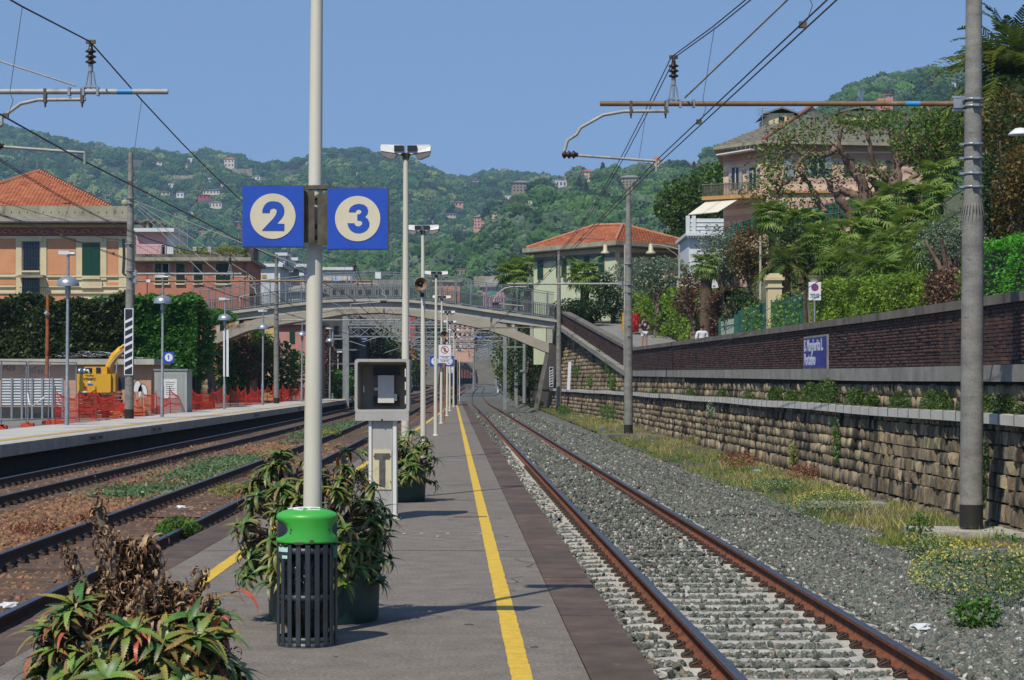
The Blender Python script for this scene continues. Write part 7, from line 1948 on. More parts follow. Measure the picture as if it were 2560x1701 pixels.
for p in pp: mb = MB(); mb.cyl((XS(p,D),D-.2,ZS(bt(p)+18,D)),(XS(p,D),D-.2,ZS(tp(p)-8,D)),.035,n=5); mb.build('scaffold_tube', m_scr, sc)
for f_ in (.08,.5,.92): mb = MB(); mb.tube([(XS(p,D),D-.25,ZS(tp(p)+(bt(p)-tp(p))*f_,D)) for p in pp], .03, 5); mb.build('scaffold_rail', m_scr, sc)
mb = MB(); mb.add([(XS(p,D),D+o,ZS(bt(p)+6,D)) for p in pp for o in (0,1.2)],[(2*i,2*i+1,2*i+3,2*i+2) for i in range(len(pp)-1)]); mb.build('ramp_deck', m_conc_d, sc)

# ------------------------------------------------------------------ trees, palms, hedges of the garden
m_bark = M('bark_grey', '6b5647', '93796a', 2.5, .95, .6, 14, stain='45372d', stain_sc=2.5, stain_t=.55)
m_leafA = LEAF('tree_leaf_fresh', ['2f4f1a','4a7227','67902f','7a4a30','3c6220','8aa03c','5a7a2a'], .35)
m_leafD = LEAF('tree_leaf_dark', ['1a2a12','2b4319','3a581f','203315','4d6226'], .25)
m_leafP = LEAF('pine_needle', ['2c4416','43601c','587a24','344f19','6b8a2c'], .25)
m_leafO = LEAF('leaf_rusty', ['5a4a1e','7a5a24','3a4a1c','8a6a2c','33401a'], .25)
m_leafG = LEAF('olive_leaf', ['4f6048','6f8066','8a9a80','5f7056'], .25)
m_leafY = LEAF('hedge_bright_leaf', ['4a6e1c','6c9028','8aac34','3f5f1a','a0b844'], .35)
m_leafB = LEAF('hedge_dry_leaf', ['5a4330','735640','49372a','8a6c4e'], .2)
m_leafV = LEAF('hedge_vivid_leaf', ['2f7a1a','4a9a24','62b52e','2a6818'], .35)
gtree = E('pollarded_tree', (0,0,0), 'big gnarled tree with thick pollarded limbs in front of the striped villa', 'tree'); D = 104.
q = lambda x, y: (1700+x/2.306, 220+y/2.306)
limbs = [([(1085,760),(1062,640),(1045,560),(1012,500)],.30,.22),([(1062,640),(1000,615),(930,585),(880,590),(868,530)],.22,.12),([(1012,500),(960,440),(940,400),(905,350),(910,250)],.2,.09),
 ([(1012,500),(1060,470),(1130,490),(1200,540),(1245,590)],.2,.2),([(1215,690),(1235,640),(1250,590),(1252,480),(1250,400),(1235,320),(1215,240)],.32,.14),([(1252,430),(1310,415),(1390,390),(1460,395),(1520,420)],.2,.1),
 ([(1250,470),(1300,400),(1350,370),(1390,385)],.17,.1),([(1310,415),(1380,370),(1430,310),(1460,250)],.15,.07),([(1130,490),(1105,420),(1080,330),(1060,200)],.15,.07),([(1000,770),(960,690),(900,640),(890,600)],.22,.16),
 ([(905,350),(850,380),(780,385),(700,380),(640,340),(600,300)],.16,.07),([(780,385),(720,400),(680,440),(655,480),(700,500)],.14,.08),([(840,720),(815,680),(780,600),(760,560),(720,500)],.17,.08),
 ([(1160,590),(1150,620),(1110,620),(1090,580),(1080,540)],.12,.1),([(1250,590),(1310,540),(1370,500),(1400,470)],.15,.08),([(1235,320),(1280,260),(1330,200)],.1,.05),([(1215,560),(1180,520),(1140,515)],.18,.14),([(1520,420),(1560,380),(1590,300)],.08,.04),([(640,340),(560,400),(500,480)],.09,.05),([(700,500),(620,540),(560,600)],.08,.04),([(1160,700),(1180,640),(1150,560),(1100,520)],.22,.16)]
tips = []
mb = MB()
for pts, r0, r1v in limbs:
    P = []; 
    dep = random.uniform(-1.2,1.2)
    for i, (x, y) in enumerate(pts): a, b = q(x,y); P.append(Vector((XS(a,D), D + dep*i/len(pts)*(0 if i == 0 else 1), ZS(b,D))))
    PP = []
    for i in range(len(P)-1):
        for k in range(4): t = k/4; PP.append(P[i].lerp(P[i+1],t) + Vector((random.gauss(0,.03),0,random.gauss(0,.03))))
    PP.append(P[-1]); n = len(PP); mb.tube(PP, [r0+(r1v-r0)*i/(n-1)*(1)+random.uniform(-.015,.025) for i in range(n)], 9)
    if r1v < .15:
        for k in range(3):
            b0 = PP[int(n*(.55+.44*random.random()))] if k else PP[-1]; v = Vector((random.uniform(-1,1),random.uniform(-.8,.8),random.uniform(.1,1.2))).normalized()*random.uniform(.5,1.1)
            mb.tube([b0,b0+v*.5+Vector((random.uniform(-.1,.1),0,0)),b0+v],[.05,.035,.02],5); tips.append(b0+v*.8) if k == 0 else None
for (x,y) in ((500,480),(460,540),(440,590),(560,620),(520,420),(560,320),(640,250),(740,230),(820,260),(900,200),(980,190),(1080,170),(1180,180),(1260,170),(1330,180),(1420,200),(1500,230),(1580,300),(1560,420),(1480,300),(640,640),(760,640),(860,470),(720,300),(600,520),(1350,290),(1130,250),(1540,200),(1600,380)):
    a, b = q(x,y); tips.append(Vector((XS(a,D), D+random.uniform(-1.3,1.3), ZS(b,D))))
mb.build('trunk', m_bark, gtree)
P = np.concatenate([np.array(t)+rng.normal(0,1,(165,3))*[.46,.7,.33] for t in tips]); leaves('crown', P, .17, m_leafA, gtree, kind='stuff')

def tree(loc, R, n, size, mat, label, name='garden_tree', group='garden trees on the right', H=None, cat='tree', hull=.45, lump=.25, core=True):
    root = E(name, loc, label, cat, group); H = R[2]*.9 if H is None else H
    c = (0,0,H+R[2]*.4); P = []
    for k in range(9):
        o = blob_points(1, c, np.array(R)*.62, .7)[0]; P.append(blob_points(n//9, o, np.array(R)*(.48+.2*random.random()), hull))
    P = np.concatenate(P); leaves('crown', P, size, mat, root, kind='stuff')
    mb = MB(); mb.tube([(0,0,-.5),(.1,0,H*.5),(0,.1,H*1.1)],[.22,.18,.1],7)
    for k in range(6): a = k*1.05; mb.tube([(0,0,H*.6),(R[0]*.3*math.cos(a),R[1]*.3*math.sin(a),H),(R[0]*.7*math.cos(a),R[1]*.7*math.sin(a),H+R[2]*.6)],[.1,.07,.03],5)
    mb.build('trunk', m_bark, root); return root
def hang(px, py, d, R, n, sz, mat, label, **k):
    """tree whose crown centre shows at px,py"""
    c = W(px, py, d); g = GT(c.x, d); H = max(.3, c.z - g - R[2]*.4); return tree((c.x, d, g), R, n, sz, mat, label, H=H, **k)
hang(1768, 545, 178, (4.2,3.5,3.4), 9000, .36, m_leafP, 'rounded umbrella pine left of the striped villa', hull=.75)
hang(1795, 480, 185, (3.4,3,2.6), 5000, .36, m_leafP, 'upper part of the pine crown behind the villa edge', hull=.7)
hang(2520, 400, 62, (1.3,1.5,2.2), 4200, .13, m_leafD, 'dark magnolia at the right edge above the lamp')
hang(2540, 330, 66, (1.2,1.5,1.5), 3000, .12, m_leafO, 'rust tinted shrub crown at the right picture edge')
hang(2490, 520, 60, (1.0,1.5,1.5), 4200, .11, m_leafD, 'dark evergreen right of the near mast')
hang(2555, 480, 58, (1.0,1.3,1.6), 3200, .11, m_leafO, 'brownish green shrub behind the bright hedge')
hang(2340, 350, 100, (2.2,2,1.6), 3500, .2, m_leafA, 'leafy crown behind the near mast right of the pollarded tree')
hang(2372, 620, 58, (.95,1,1.05), 6500, .075, m_leafG, 'grey green olive bush left of the near mast', hull=.5)
hang(1530, 745, 150, (1.5,1.5,2.0), 2600, .2, m_leafD, 'dark green conical shrub before the green villa')
hang(1450, 775, 147, (2.2,2,1.1), 3400, .2, m_leafD, 'wide dark reddish shrub left of the second mast')
hang(1640, 690, 132, (2.8,2,1.2), 4500, .16, m_leafG, 'grey olive tree below the villa terrace')
hang(1810, 640, 112, (1.6,1.5,1.7), 3500, .15, m_leafG, 'olive tree behind the palm with the hairy trunk')
hang(1880, 640, 110, (1.4,1.5,1.4), 3000, .16, m_leafO, 'yellow brown shrub between the two street poles')
hang(2040, 640, 92, (2.2,2,1.5), 4500, .2, m_leafD, 'shadowy evergreen behind the gate pillar')
hang(2200, 640, 84, (2.3,2,1.1), 4500, .16, m_leafD, 'dark undergrowth behind the long clipped hedge')
hang(1730, 735, 112, (1.2,1.5,1.2), 2200, .16, m_leafB, 'brown withered creeper mound behind the left hedge')
hang(1850, 770, 100, (1.1,1,1.3), 2500, .14, m_leafD, 'dark ivy clad railings between gate and green fence')
# fronds
def frond_mesh(name, mat, L=2.6, droop=1.5, rise=.9, nl=26, w=.36, seed=0):
    r = random.Random(seed); V = []; Fc = []; x = z = 0.; a = rise; pts = []
    for i in range(nl+1):
        pts.append((x,z,a)); x += L/nl*math.cos(a); z += L/nl*math.sin(a); a -= droop/nl*(.5+i/nl)
    for i in range(2, nl):
        x,z,a = pts[i]; ll = w*math.sin(PI*(i/nl)**.7)*1.25+.05
        for s in (-1,1):
            b = len(V); y1 = s*ll*r.uniform(.8,1.05); dz = -ll*r.uniform(.0,.5)+ll*.25; fx_ = ll*.75
            V += [(x,0,z),(x+.07,0,z),(x+.07+fx_*.6,y1*.6,z+dz*.4+.03),(x+fx_,y1,z+dz)]; Fc.append((b,b+1,b+2,b+3))
    for i in range(0, nl):
        b = len(V); h = .018*(1-i/nl)+.004; p, q_ = pts[i], pts[i+1]; V += [(p[0],-h,p[1]),(q_[0],-h,q_[1]),(q_[0],h,q_[1]),(p[0],h,p[1])]; Fc.append((b,b+1,b+2,b+3))
    me = bpy.data.meshes.new(name); me.from_pydata(V, [], Fc); me.materials.append(mat); at = me.attributes.new('rnd','FLOAT','POINT'); at.data.foreach_set('value', [r.random()*.0+.5*seed/3 for _ in V]); return me
def fan_mesh(name, mat, seed=0, n=18):
    r = random.Random(seed); V = []; Fc = []
    V += [(0,-.012,0),(0,.012,0),(.5,.008,.18),(.5,-.008,.18)]; Fc.append((0,1,2,3))
    for k in range(n):
        a = (k/(n-1)-.5)*4.2; L = .55*(1-.25*abs(k/(n-1)-.5)) ; b = len(V); c, s = math.cos(a), math.sin(a); wdt = .035; dz = -.12*r.random()
        V += [(.5,0,.18),(.5+.5*L*c-wdt*s,.5*L*s+wdt*c,.19+.05*r.random()),(.5+L*c,L*s,.14+dz),(.5+.5*L*c+wdt*s,.5*L*s-wdt*c,.19)]; Fc.append((b,b+1,b+2,b+3))
    me = bpy.data.meshes.new(name); me.from_pydata(V, [], Fc); me.materials.append(mat); at = me.attributes.new('rnd','FLOAT','POINT'); at.data.foreach_set('value', [.3+.12*seed]*len(V)); return me
m_palm = LEAF('palm_frond', ['3c5220','55702a','7d8a3a','46602a','98904a'], .3); m_fan = LEAF('fan_palm_leaf', ['3a581b','547626','75923a','8a9e48','627f2a'], .3)
FR = [frond_mesh('frond', m_palm, 2.5+.3*i, 1.3+.35*i, .9-.1*i, seed=i) for i in range(4)]; FN = [fan_mesh('fan_leaf', m_fan, i) for i in range(4)]
m_ptr = M('palm_trunk','4d3e30','6f5b47',9,.95,.9,30,stain='2c221a',stain_sc=8)
def palm(px, py, d, kind, n, sc, label, tr=.2, zb=None):
    c = W(px, py, d); z0 = GT(c.x, d)-.5 if zb is None else zb
    root = E('palm_tree', (c.x, d, z0), label, 'palm', 'palms in the gardens'); h = max(.3, c.z - z0)
    mb = MB(); k = 10; mb.tube([(0.03*math.sin(i),0,h*i/k) for i in range(k+1)], [tr*(1+.15*(i%2)) for i in range(k+1)], 9); mb.build('trunk', m_ptr, root)
    pool = FR if kind == 'feather' else FN
    for i in range(n):
        t = (i+.5)/n; el = 1.35 - 2.1*t + random.uniform(-.1,.1); yaw = i*2.399+random.uniform(-.2,.2)
        o = bpy.data.objects.new('frond' if kind == 'feather' else 'fan_leaf', random.choice(pool)); o.location = (0,0,h); o.rotation_euler = (random.uniform(-.2,.2), -(el-.55), yaw); o.scale = (sc*random.uniform(.8,1.1),)*3; o.parent = root; COL.objects.link(o)
    return root
palm(2535, 190, 70, 'feather', 90, 1.1, 'tall date palm crown at the upper right edge', .3)
palm(2500, 300, 72, 'feather', 50, .9, 'lower date palm behind the near mast', .3)
palm(1958, 655, 88, 'feather', 34, .62, 'stout date palm beside the cream gate pillar', .28)
palm(1765, 665, 104, 'fan', 34, .9, 'small palm with shaggy brown trunk above the brown creeper', .26)
palm(1930, 545, 100, 'fan', 40, 1.15, 'fan palm left of the pollarded tree', .18); palm(2010, 560, 98, 'fan', 40, 1.15, 'fan palm under the pollarded tree', .18)
palm(1462, 690, 152, 'fan', 40, 1.7, 'palm before the facade of the green villa', .3); palm(1290, 690, 175, 'fan', 44, 2.0, 'palm left of the green villa above the bridge', .3, zb=3); palm(1318, 675, 180, 'fan', 40, 1.9, 'second palm against the left corner of the green villa', .3, zb=3)
for i, (px, py, d) in enumerate(((2130,590,80),(2180,545,82),(2240,500,84),(2290,560,78),(2320,500,84),(2160,640,76),(2230,620,74),(2270,660,72),(2100,670,78),(2350,440,86),(2330,610,66),(2200,690,70),(2060,600,88),(2440,650,62))):
    palm(px, py, d, 'fan', 30, 1.15, 'clustering fan palm on the slope, %s' % ['left upper one','one behind the left','below the thick trunk','in the centre of the group','high right one near the olive','lower left one','central low one','just above the hedge','leftmost low one','topmost beside the mast','right one behind the olive bush','lowest at the hedge top','leftmost under the tree','right of the near mast'][i], .12)
palm(2150, 655, 73, 'feather', 24, .5, 'dark cycad like rosette above the hedge', .15)
# hedges along the street
def street_hedge(name, label, oa, d0, d1, zt, n, size, mat, dens=.3, zb=None, lump=.5):
    root = E(name, (0,0,0), label, 'hedge', 'hedges along the street'); d = d0 + (d1-d0)*rng.uniform(0,1,n); t = rng.uniform(0,1,n); top = np.array([zt(a) for a in d]); z0 = np.array([ZROAD(a) for a in d]) if zb is None else zb
    z = z0+t*(top-z0); b = fbm(np.stack([d*.6,z,d*0],1), .8, 3); x = 2.81-.0285*d+oa - b*lump + rng.uniform(-.05,.25,n)
    k = int(n*.3); x[:k] = 2.81-.0285*d[:k]+oa+rng.uniform(0,1.2,k); z[:k] = top[:k]+rng.normal(0,.05,k)
    leaves('foliage', np.stack([x,d,z],1), size, mat, root, kind='stuff')
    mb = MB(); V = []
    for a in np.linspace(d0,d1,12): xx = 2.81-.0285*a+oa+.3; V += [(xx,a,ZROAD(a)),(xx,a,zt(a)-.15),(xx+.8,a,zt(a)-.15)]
    mb.add(V, [(3*i+k,3*i+k+1,3*i+3+k+1,3*i+3+k) for i in range(11) for k in range(2)]); mb.build('dark_core', m_core, root); return root  # dark sheet painted as shade inside the hedge
ztm = lambda d: float(np.interp(d, [50,54,60,70,78],[4.45,4.5,4.65,5.0,5.25])) + .04*math.sin(d*2.1)
street_hedge('clipped_hedge', 'long clipped hedge with yellow green top above the brick parapet', 10.2, 58.5, 78, ztm, 22000, .11, m_leafY, lump=.25)
street_hedge('dry_hedge', 'dry brown stretch of clipped hedge left of the near mast', 10.2, 52, 58.7, ztm, 8000, .1, m_leafB, lump=.25)
street_hedge('bright_hedge', 'vivid green tall hedge at the right picture edge', 9.6, 30, 51.5, lambda d: 4.9, 20000, .085, m_leafV, lump=.3)
street_hedge('ivy_hedge', 'yellow green ivy hedge climbing along the rising street', 10.2, 108, 152, lambda d: float(np.interp(d,[108,121,135,152],[6.0,6.6,7.3,8.1])) + .3*math.sin(d*.7), 16000, .18, m_leafY, lump=.9)
street_hedge('brown_hedge', 'brown dead creeper over the hedge end by the gate', 10.0, 102.5, 109, lambda d: 5.9+.3*math.sin(d), 4500, .16, m_leafB, lump=.6)
# gate, green fence, pillar, posts
gate = E('iron_gate', (0,0,0), 'pale barred iron gate with dark green posts behind the parapet', 'gate'); m_gbar = M('gate_paint','8d9c90','9fada2',4,.6); m_gdk = M('fence_green','1c5a45','236a52',2,.6,stain='174a3a',stain_sc=1)
XG = lambda d: 2.81-.0285*d+10.05
for i, d in enumerate(np.linspace(96.5, 101.5, 15)):
    mb = MB(); mb.bx(XG(d)-.02,XG(d)+.02,d-.02,d+.02,ZROAD(d),4.55); mb.build('gate_bar', m_gbar, gate)
for z in (2.6, 4.3): mb = MB(); mb.cyl((XG(96.4),96.4,z),(XG(101.6),101.6,z),.03,n=5); mb.build('gate_rail', m_gbar, gate)
for d in (96.2,101.8): mb = MB(); mb.bx(XG(d)-.1,XG(d)+.1,d-.1,d+.1,2,4.7); mb.build('gate_post', m_gdk, gate)
gf = E('green_fence', (0,0,0), 'dark green sheet metal fence left of the clipped hedge', 'fence')
for k in range(12):
    d0 = 78.2+k*1.45; mb = MB(); mb.add([(XG(d0),d0,2),(XG(d0+1.42),d0+1.42,2),(XG(d0+1.42),d0+1.42,4.85),(XG(d0),d0,4.85),(XG(d0)+.05,d0,2),(XG(d0+1.42)+.05,d0+1.42,2),(XG(d0+1.42)+.05,d0+1.42,4.85),(XG(d0)+.05,d0,4.85)],[(0,1,2,3),(4,7,6,5),(3,2,6,7),(0,3,7,4),(1,5,6,2)]); mb.build('fence_panel', m_gdk, gf)
    mb = MB(); mb.bx(XG(d0)-.06,XG(d0)+.0,d0-.03,d0+.03,2,4.95); mb.build('fence_post', m_gdk, gf)
P = np.stack([XG(88)-.1+rng.uniform(-.25,.1,2600), np.zeros(2600), rng.uniform(2.2,5.1,2600)],1); P[:,1] = rng.uniform(78,93,2600); P[:,0] = 2.81-.0285*P[:,1]+10.05-np.abs(rng.normal(0,.12,2600)); P = P[fbm(P,.6,2) > -.05]
T(leaves('fence_creeper', P, .12, m_leafY, kind='stuff'), 'light creeper leaves hanging over the green sheet fence')
gp = E('gate_pillar', (XS(1935,86),86,0), 'cream stone gate pillar with moulded cap behind the green fence', 'pillar')
mb = MB(); mb.bx(-.28,.28,-.28,.28,2,5.75); mb.build('shaft', m_cream_w, gp)
for z,h,w in ((5.45,.06,.33),(5.75,.12,.38),(5.87,.1,.3),(5.97,.06,.2)): mb = MB(); mb.bx(-w,w,-w,w,z,z+h); mb.build('cap_moulding', m_cream_w, gp)
fb(1950, 688, 2010, 700, 87, 0, .5, m_cream_w, 'arch_beam', gp)
ur = E('garden_urn', (XS(2038,75),75,4.95), 'small pale stone urn on the hedge top', 'urn'); mb = MB(); mb.lathe([(.1,0),(.1,.05),(.05,.1),(.2,.3),(.24,.42),(.28,.44),(.0,.44)], n=14); mb.build('bowl', m_cream_w, ur)
ps_ = E('no_stopping_sign', (XS(2037,56),56,2.1), 'white no stopping sign with red and blue disc on a grey post behind the parapet', 'sign')
mb = MB(); mb.cyl((0,.03,0),(0,.03,2.2),.028,n=8); mb.build('post', m_galv, ps_)
mb = MB(); mb.bx(-.16,.16,-.0,.015,1.72,2.2); mb.build('panel', m_wht2, ps_)
for r, m_, y in ((.10,m_red,-.003),(.078,m_blue,-.006)): mb = MB(); mb.prism([(r*math.cos(2*PI*k/24), 2.06+r*math.sin(2*PI*k/24)) for k in range(24)], y-.002, y); mb.build('disc', m_, ps_)
for a in (PI/4, -PI/4): mb = MB(); mb.box((0,-.011,2.06),(.16,.002,.022),0,ry=a); mb.build('cross_bar', m_red, ps_)
text_obj('lettering', 'Eccetto mezzi\ndi emergenza\ne di soccorso', .042, m_ink, ps_, (0,-.004,1.84), (PI/2,0,0), .0008)
for px, pyt, d, lb, arm in ((1901,590,97,'pale street pole standing behind the gate',0),(1698,612,128,'street lamp pole with curved arm right of the green villa',-1),(1563,612,88,'thin conduit pole right behind the second mast',0)):
    root = E('street_pole', (XS(px,d),d,ZROAD(d)), lb, 'pole', 'street poles along the upper road'); h = ZS(pyt,d)-ZROAD(d)
    mb = MB(); mb.cyl((0,0,0),(0,0,h),.07,.05,8); mb.build('pole', m_conc, root)
    if arm: mb = MB(); mb.tube([(0,0,h-.3),(-.5,0,h-.15),(-1.2,0,h-.02),(-1.7,0,h+.0)], .03, 6); mb.tube([(0,0,h-1.1),(-.15,0,h-.6),(-.8,0,h-.18)], .02, 5); mb.build('arm', m_conc, root)
for px, py, d, lb in ((1627,632,128,'hanging bell street lantern before the shaded facade'),(1513,632,140,'hanging bell street lantern before the lit facade'),(2550,338,52,'white street lamp head at the right edge')):
    root = E('street_lantern', (XS(px,d),d,ZS(py,d)), lb, 'street lamp', 'lanterns of the upper street')
    if px < 2500: mb = MB(); mb.lathe([(.03,.55),(.12,.5),(.14,.15),(.3,0),(.3,-.08),(0,-.1)], n=14); mb.build('bell', M('lantern_cream','b5aa8c','c6bc9e',3,.5) if px > 1600 else bpy.data.materials['lantern_cream'], root); mb = MB(); mb.tube([(0,0,.5),(0,0,.85),(1.4 if px > 1600 else -1.6,0,.95)],.02,4); mb.build('hanger', m_conc_d, root)
    else: mb = MB(); mb.lathe([(0,.18),(.12,.16),(.27,.04),(.3,0),(.05,-.03)], n=16); mb.build('lamp_head', m_wht2, root); mb = MB(); mb.tube([(0,.0,.12),(.6,.1,.2),(1.2,.2,-.4),(1.25,.2,-3.)],.03,5); mb.build('arm', m_galv, root)
for px, d, w, z1, m_, lb in ((1588,135,.42,1.25,m_red if False else M('pillar_red','c01812','d0241c',3,.35),'bright red street container beside the ivy hedge'),(1563,137,.4,1.25,M('bin_yellow','c4941c','d0a32a',3,.5),'yellow street container half hidden by the second mast')):
    root = E('street_container', (XS(px,d),d,ZROAD(d)), lb, 'container', 'containers on the upper street')
    mb = MB(); mb.bx(-w/2,w/2,-.3,.3,.08,z1-.14); mb.build('body', m_, root); mb = MB(); mb.prism([(-w/2-.02,z1-.14),(w/2+.02,z1-.14),(w/2,z1-.03),(0,z1+.05),(-w/2,z1-.03)],-.32,.32); mb.build('lid', m_, root)
pc = E('stone_post', (XS(1432,152),152,6.0), 'pale stone post with domed cap at the bridge end of the parapet', 'post'); mb = MB(); mb.bx(-.35,.35,-.35,.35,0,1.0); mb.build('shaft', m_conc, pc); mb = MB(); mb.lathe([(.62,1.0),(.6,1.1),(.4,1.3),(.15,1.42),(0,1.45)], n=12); mb.build('cap', m_conc, pc)

# ------------------------------------------------------------------ the two passers-by
def skin(name, verts, edges, rad, mat, parent, sub=2):
    me = bpy.data.meshes.new(name); me.from_pydata(verts, edges, []); o = link(name, me, parent, [mat])
    md = o.modifiers.new('skin', 'SKIN'); md.use_smooth_shade = True
    for v, r in zip(me.skin_vertices[0].data, rad): v.radius = r if isinstance(r, tuple) else (r, r)
    me.skin_vertices[0].data[0].use_root = True
    s_ = o.modifiers.new('sub', 'SUBSURF'); s_.levels = sub; s_.render_levels = sub
    return o
m_skin = M('skin_tan', 'a9745a', 'b5806a', 3, .6); m_hair = M('hair_dark', '2a1d16', None, rough=.6)
def person(loc, yaw, label, phone, top, bottom, hair, H=1.76, shorts=True, longsl=False):
    root = E('person', loc, label, 'person', None, yaw); k = H/1.76; J = {}
    def v(x,y,z): return (x*k,y*k,z*k)
    ra = [v(-.2,-.02,1.43), v(-.27,.02,1.17), v(-.17,-.2,1.33) , v(-.09,-.1,1.56)] if phone else [v(-.2,0,1.43), v(-.24,.0,1.15), v(-.2,-.12,.93), v(-.19,-.15,.84)]
    la = [v(.2,0,1.43), v(.26,.0,1.16), v(.14,-.2,1.05), v(.06,-.24,1.06)]
    body = [v(0,0,.96), v(0,0,1.12), v(0,-.01,1.32), v(0,0,1.44), v(0,0,1.52), v(0,-.01,1.60), v(0,-.01,1.70)] + ra + la + [v(-.09,0,.9), v(-.1,-.01,.5), v(-.11,.02,.1), v(-.11,-.12,.03), v(.09,0,.9), v(.1,-.03,.5), v(.12,.02,.1), v(.12,-.12,.03)]
    ed = [(0,1),(1,2),(2,3),(3,4),(4,5),(5,6),(3,7),(7,8),(8,9),(9,10),(3,11),(11,12),(12,13),(13,14),(0,15),(15,16),(16,17),(17,18),(0,19),(19,20),(20,21),(21,22)]
    rad = [(.15,.1),(.13,.09),(.15,.1),(.1,.08),.05,(.075,.09),(.065,.08),.05,.04,.032,.04,.05,.04,.032,.04,.085,.058,.04,.035,.085,.058,.04,.035]
    skin('body', body, ed, [tuple(a*k for a in r) if isinstance(r, tuple) else r*k for r in rad], m_skin, root)
    sv_ = [v(0,0,.9), v(0,0,1.12), v(0,-.01,1.32), v(0,0,1.43), ra[0], tuple((a+b)/2 for a,b in zip(ra[0],ra[1])), la[0], tuple((a+b)/2 for a,b in zip(la[0],la[1]))]; se = [(0,1),(1,2),(2,3),(3,4),(4,5),(3,6),(6,7)]; sr = [(.185,.13),(.16,.12),(.175,.125),(.12,.1),.085,.075,.085,.075]
    if longsl: sv_ += [ra[1], ra[2], la[1], la[2]]; se += [(5,8),(8,9),(7,10),(10,11)]; sr += [.06,.05,.06,.05]
    skin('shirt', sv_, se, sr, top, root)
    skin('shorts', [v(0,0,.95), v(-.1,0,.86), v(-.11,-.01,.6), v(.1,0,.86), v(.11,-.02,.6)], [(0,1),(1,2),(0,3),(3,4)], [(.18,.13),.11,.105,.11,.105] if shorts else [(.18,.13),.11,.09,.11,.09], bottom, root)
    V, Fc = ico(2); V = V*[.098*k,.115*k,.1*k]+[0,.015*k,1.70*k]; keep = [f for f in Fc if all(V[i][1] > -.06*k or V[i][2] > 1.735*k for i in f)]
    mb = MB(); mb.add(V.tolist(), [tuple(f) for f in keep], smooth=True); mb.build('hair', hair, root)
    mb = MB(); mb.box(v(0,-.115,1.635),(.03,.03,.04)); mb.build('nose', m_skin, root)
    for sx_ in (-.035,.035): mb = MB(); mb.box(v(sx_,-.1,1.665),(.05,.02,.025)); mb.build('sunglass_lens', m_blk, root) if phone else None
    if phone: mb = MB(); mb.box(v(-.1,-.08,1.6),(.02,.05,.12)); mb.build('phone', m_blk, root)
    return root
pr = person((XS(1611,118),118,ZROAD(118)+.0), .15, 'man in navy T-shirt and white shorts holding a phone to his ear on the street', True, M('shirt_navy','141d33','1b2742',5,.9), M('shorts_white','c9cac6','d6d6d2',5,.9), m_hair)
mb = MB(); mb.box((0,-.128,1.36),(.17,.006,.02)); mb.box((0,-.13,1.30),(.13,.006,.05)); mb.box((0,-.13,1.24),(.15,.006,.015)); mb.build('shirt_print', m_wht2, pr, kind='stuff')
person((XS(1755,90),90,ZROAD(90)+.1), PI+.2, 'person in white long sleeved shirt walking away behind the parapet', False, M('shirt_white','d2d4d6','dedfe0',5,.9), M('trousers_grey','55504a',None), M('hair_brown','4a2f20',None), shorts=False, longsl=True)
# ------------------------------------------------------------------ hills, far woods, hillside houses
m_hill = M('hill_soil', '2a361b', '434c2c', .02, 1., stain='5a5642', stain_sc=.012, stain_t=.6)
K = 1.0847
sk1 = [(-900,330),(-300,322),(0,322),(87,336),(195,349),(282,363),(325,361),(434,374),(466,382),(521,372),(586,382),(629,403),(672,410),(760,404),(792,382),(868,380),(922,387),(1010,384),(1074,420),(1150,440),(1193,436),(1237,426),(1280,432),(1388,446),(1500,456),(1750,450),(2100,440),(3300,440)]
sk2 = [(-900,760),(300,740),(700,690),(900,640),(1100,600),(1200,560),(1250,500),(1300,455),(1378,447),(1464,429),(1519,424),(1600,415),(1670,412),(1757,380),(1800,372),(1900,345),(2010,295),(2090,240),(2130,215),(2200,195),(2280,180),(2340,172),(2400,182),(2560,165),(3300,140)]
def mkhill(name, sk, df, dr, zf, lip, amp, p0=-900, p1=3300, prof=1.35):
    ps_ = np.arange(p0, p1+1, 30.); ts = np.concatenate([np.linspace(0,1,26), [1.08,1.3]])
    sx_, sy = [a for a,_ in sk], [b for _,b in sk]; G = np.zeros((len(ts), len(ps_), 3))
    for j, p in enumerate(ps_):
        zr = ZS(np.interp(p, sx_, sy)+lip, dr)
        for i, t in enumerate(ts):
            d = df+(dr-df)*t; z = zf+(zr-zf)*(1-(1-min(t,1))**prof)
            if t > 1: z -= (t-1)*dr*.25
            G[i,j] = (XS(p,d), d, z)
    nn = fbm(G*[1,1,0]+[0,0,5], 1/300., 3)*amp; w = np.array([min(1, t*3)*min(1, max(0,(1.0-t)*4)) for t in ts])[:,None]; G[...,2] += nn*w
    m = len(ps_); V = G.reshape(-1,3); Fc = [(i*m+j,i*m+j+1,(i+1)*m+j+1,(i+1)*m+j) for i in range(len(ts)-1) for j in range(m-1)]
    bulk(name, V, Fc, m_hill, None, smooth=True, kind='structure'); return ps_, ts, G
H1 = mkhill('far_hill', sk1, 1250, 3200, 14, 25, 34, prof=1.25); H2 = mkhill('near_hill', sk2, 640, 1500, 4, 26, 12, prof=1.15)
def hsample(Hh, p, t):
    ps_, ts, G = Hh; fi = np.interp(t, ts, np.arange(len(ts))); fj = (p-ps_[0])/30.; i = np.clip(fi.astype(int),0,len(ts)-2); j = np.clip(fj.astype(int),0,len(ps_)-2); a = (fi-i)[:,None]; b = (fj-j)[:,None]
    return G[i,j]*(1-a)*(1-b)+G[i+1,j]*a*(1-b)+G[i,j+1]*(1-a)*b+G[i+1,j+1]*a*b
def on_hill(Hh, px, py):
    t = np.linspace(0,1,200); P = hsample(Hh, np.full(200,float(px)), t); y = HY-(P[:,2]-EYE)*FOC/P[:,1]
    k = np.where(y <= py)[0]; return Vector(P[k[0] if len(k) else -1])
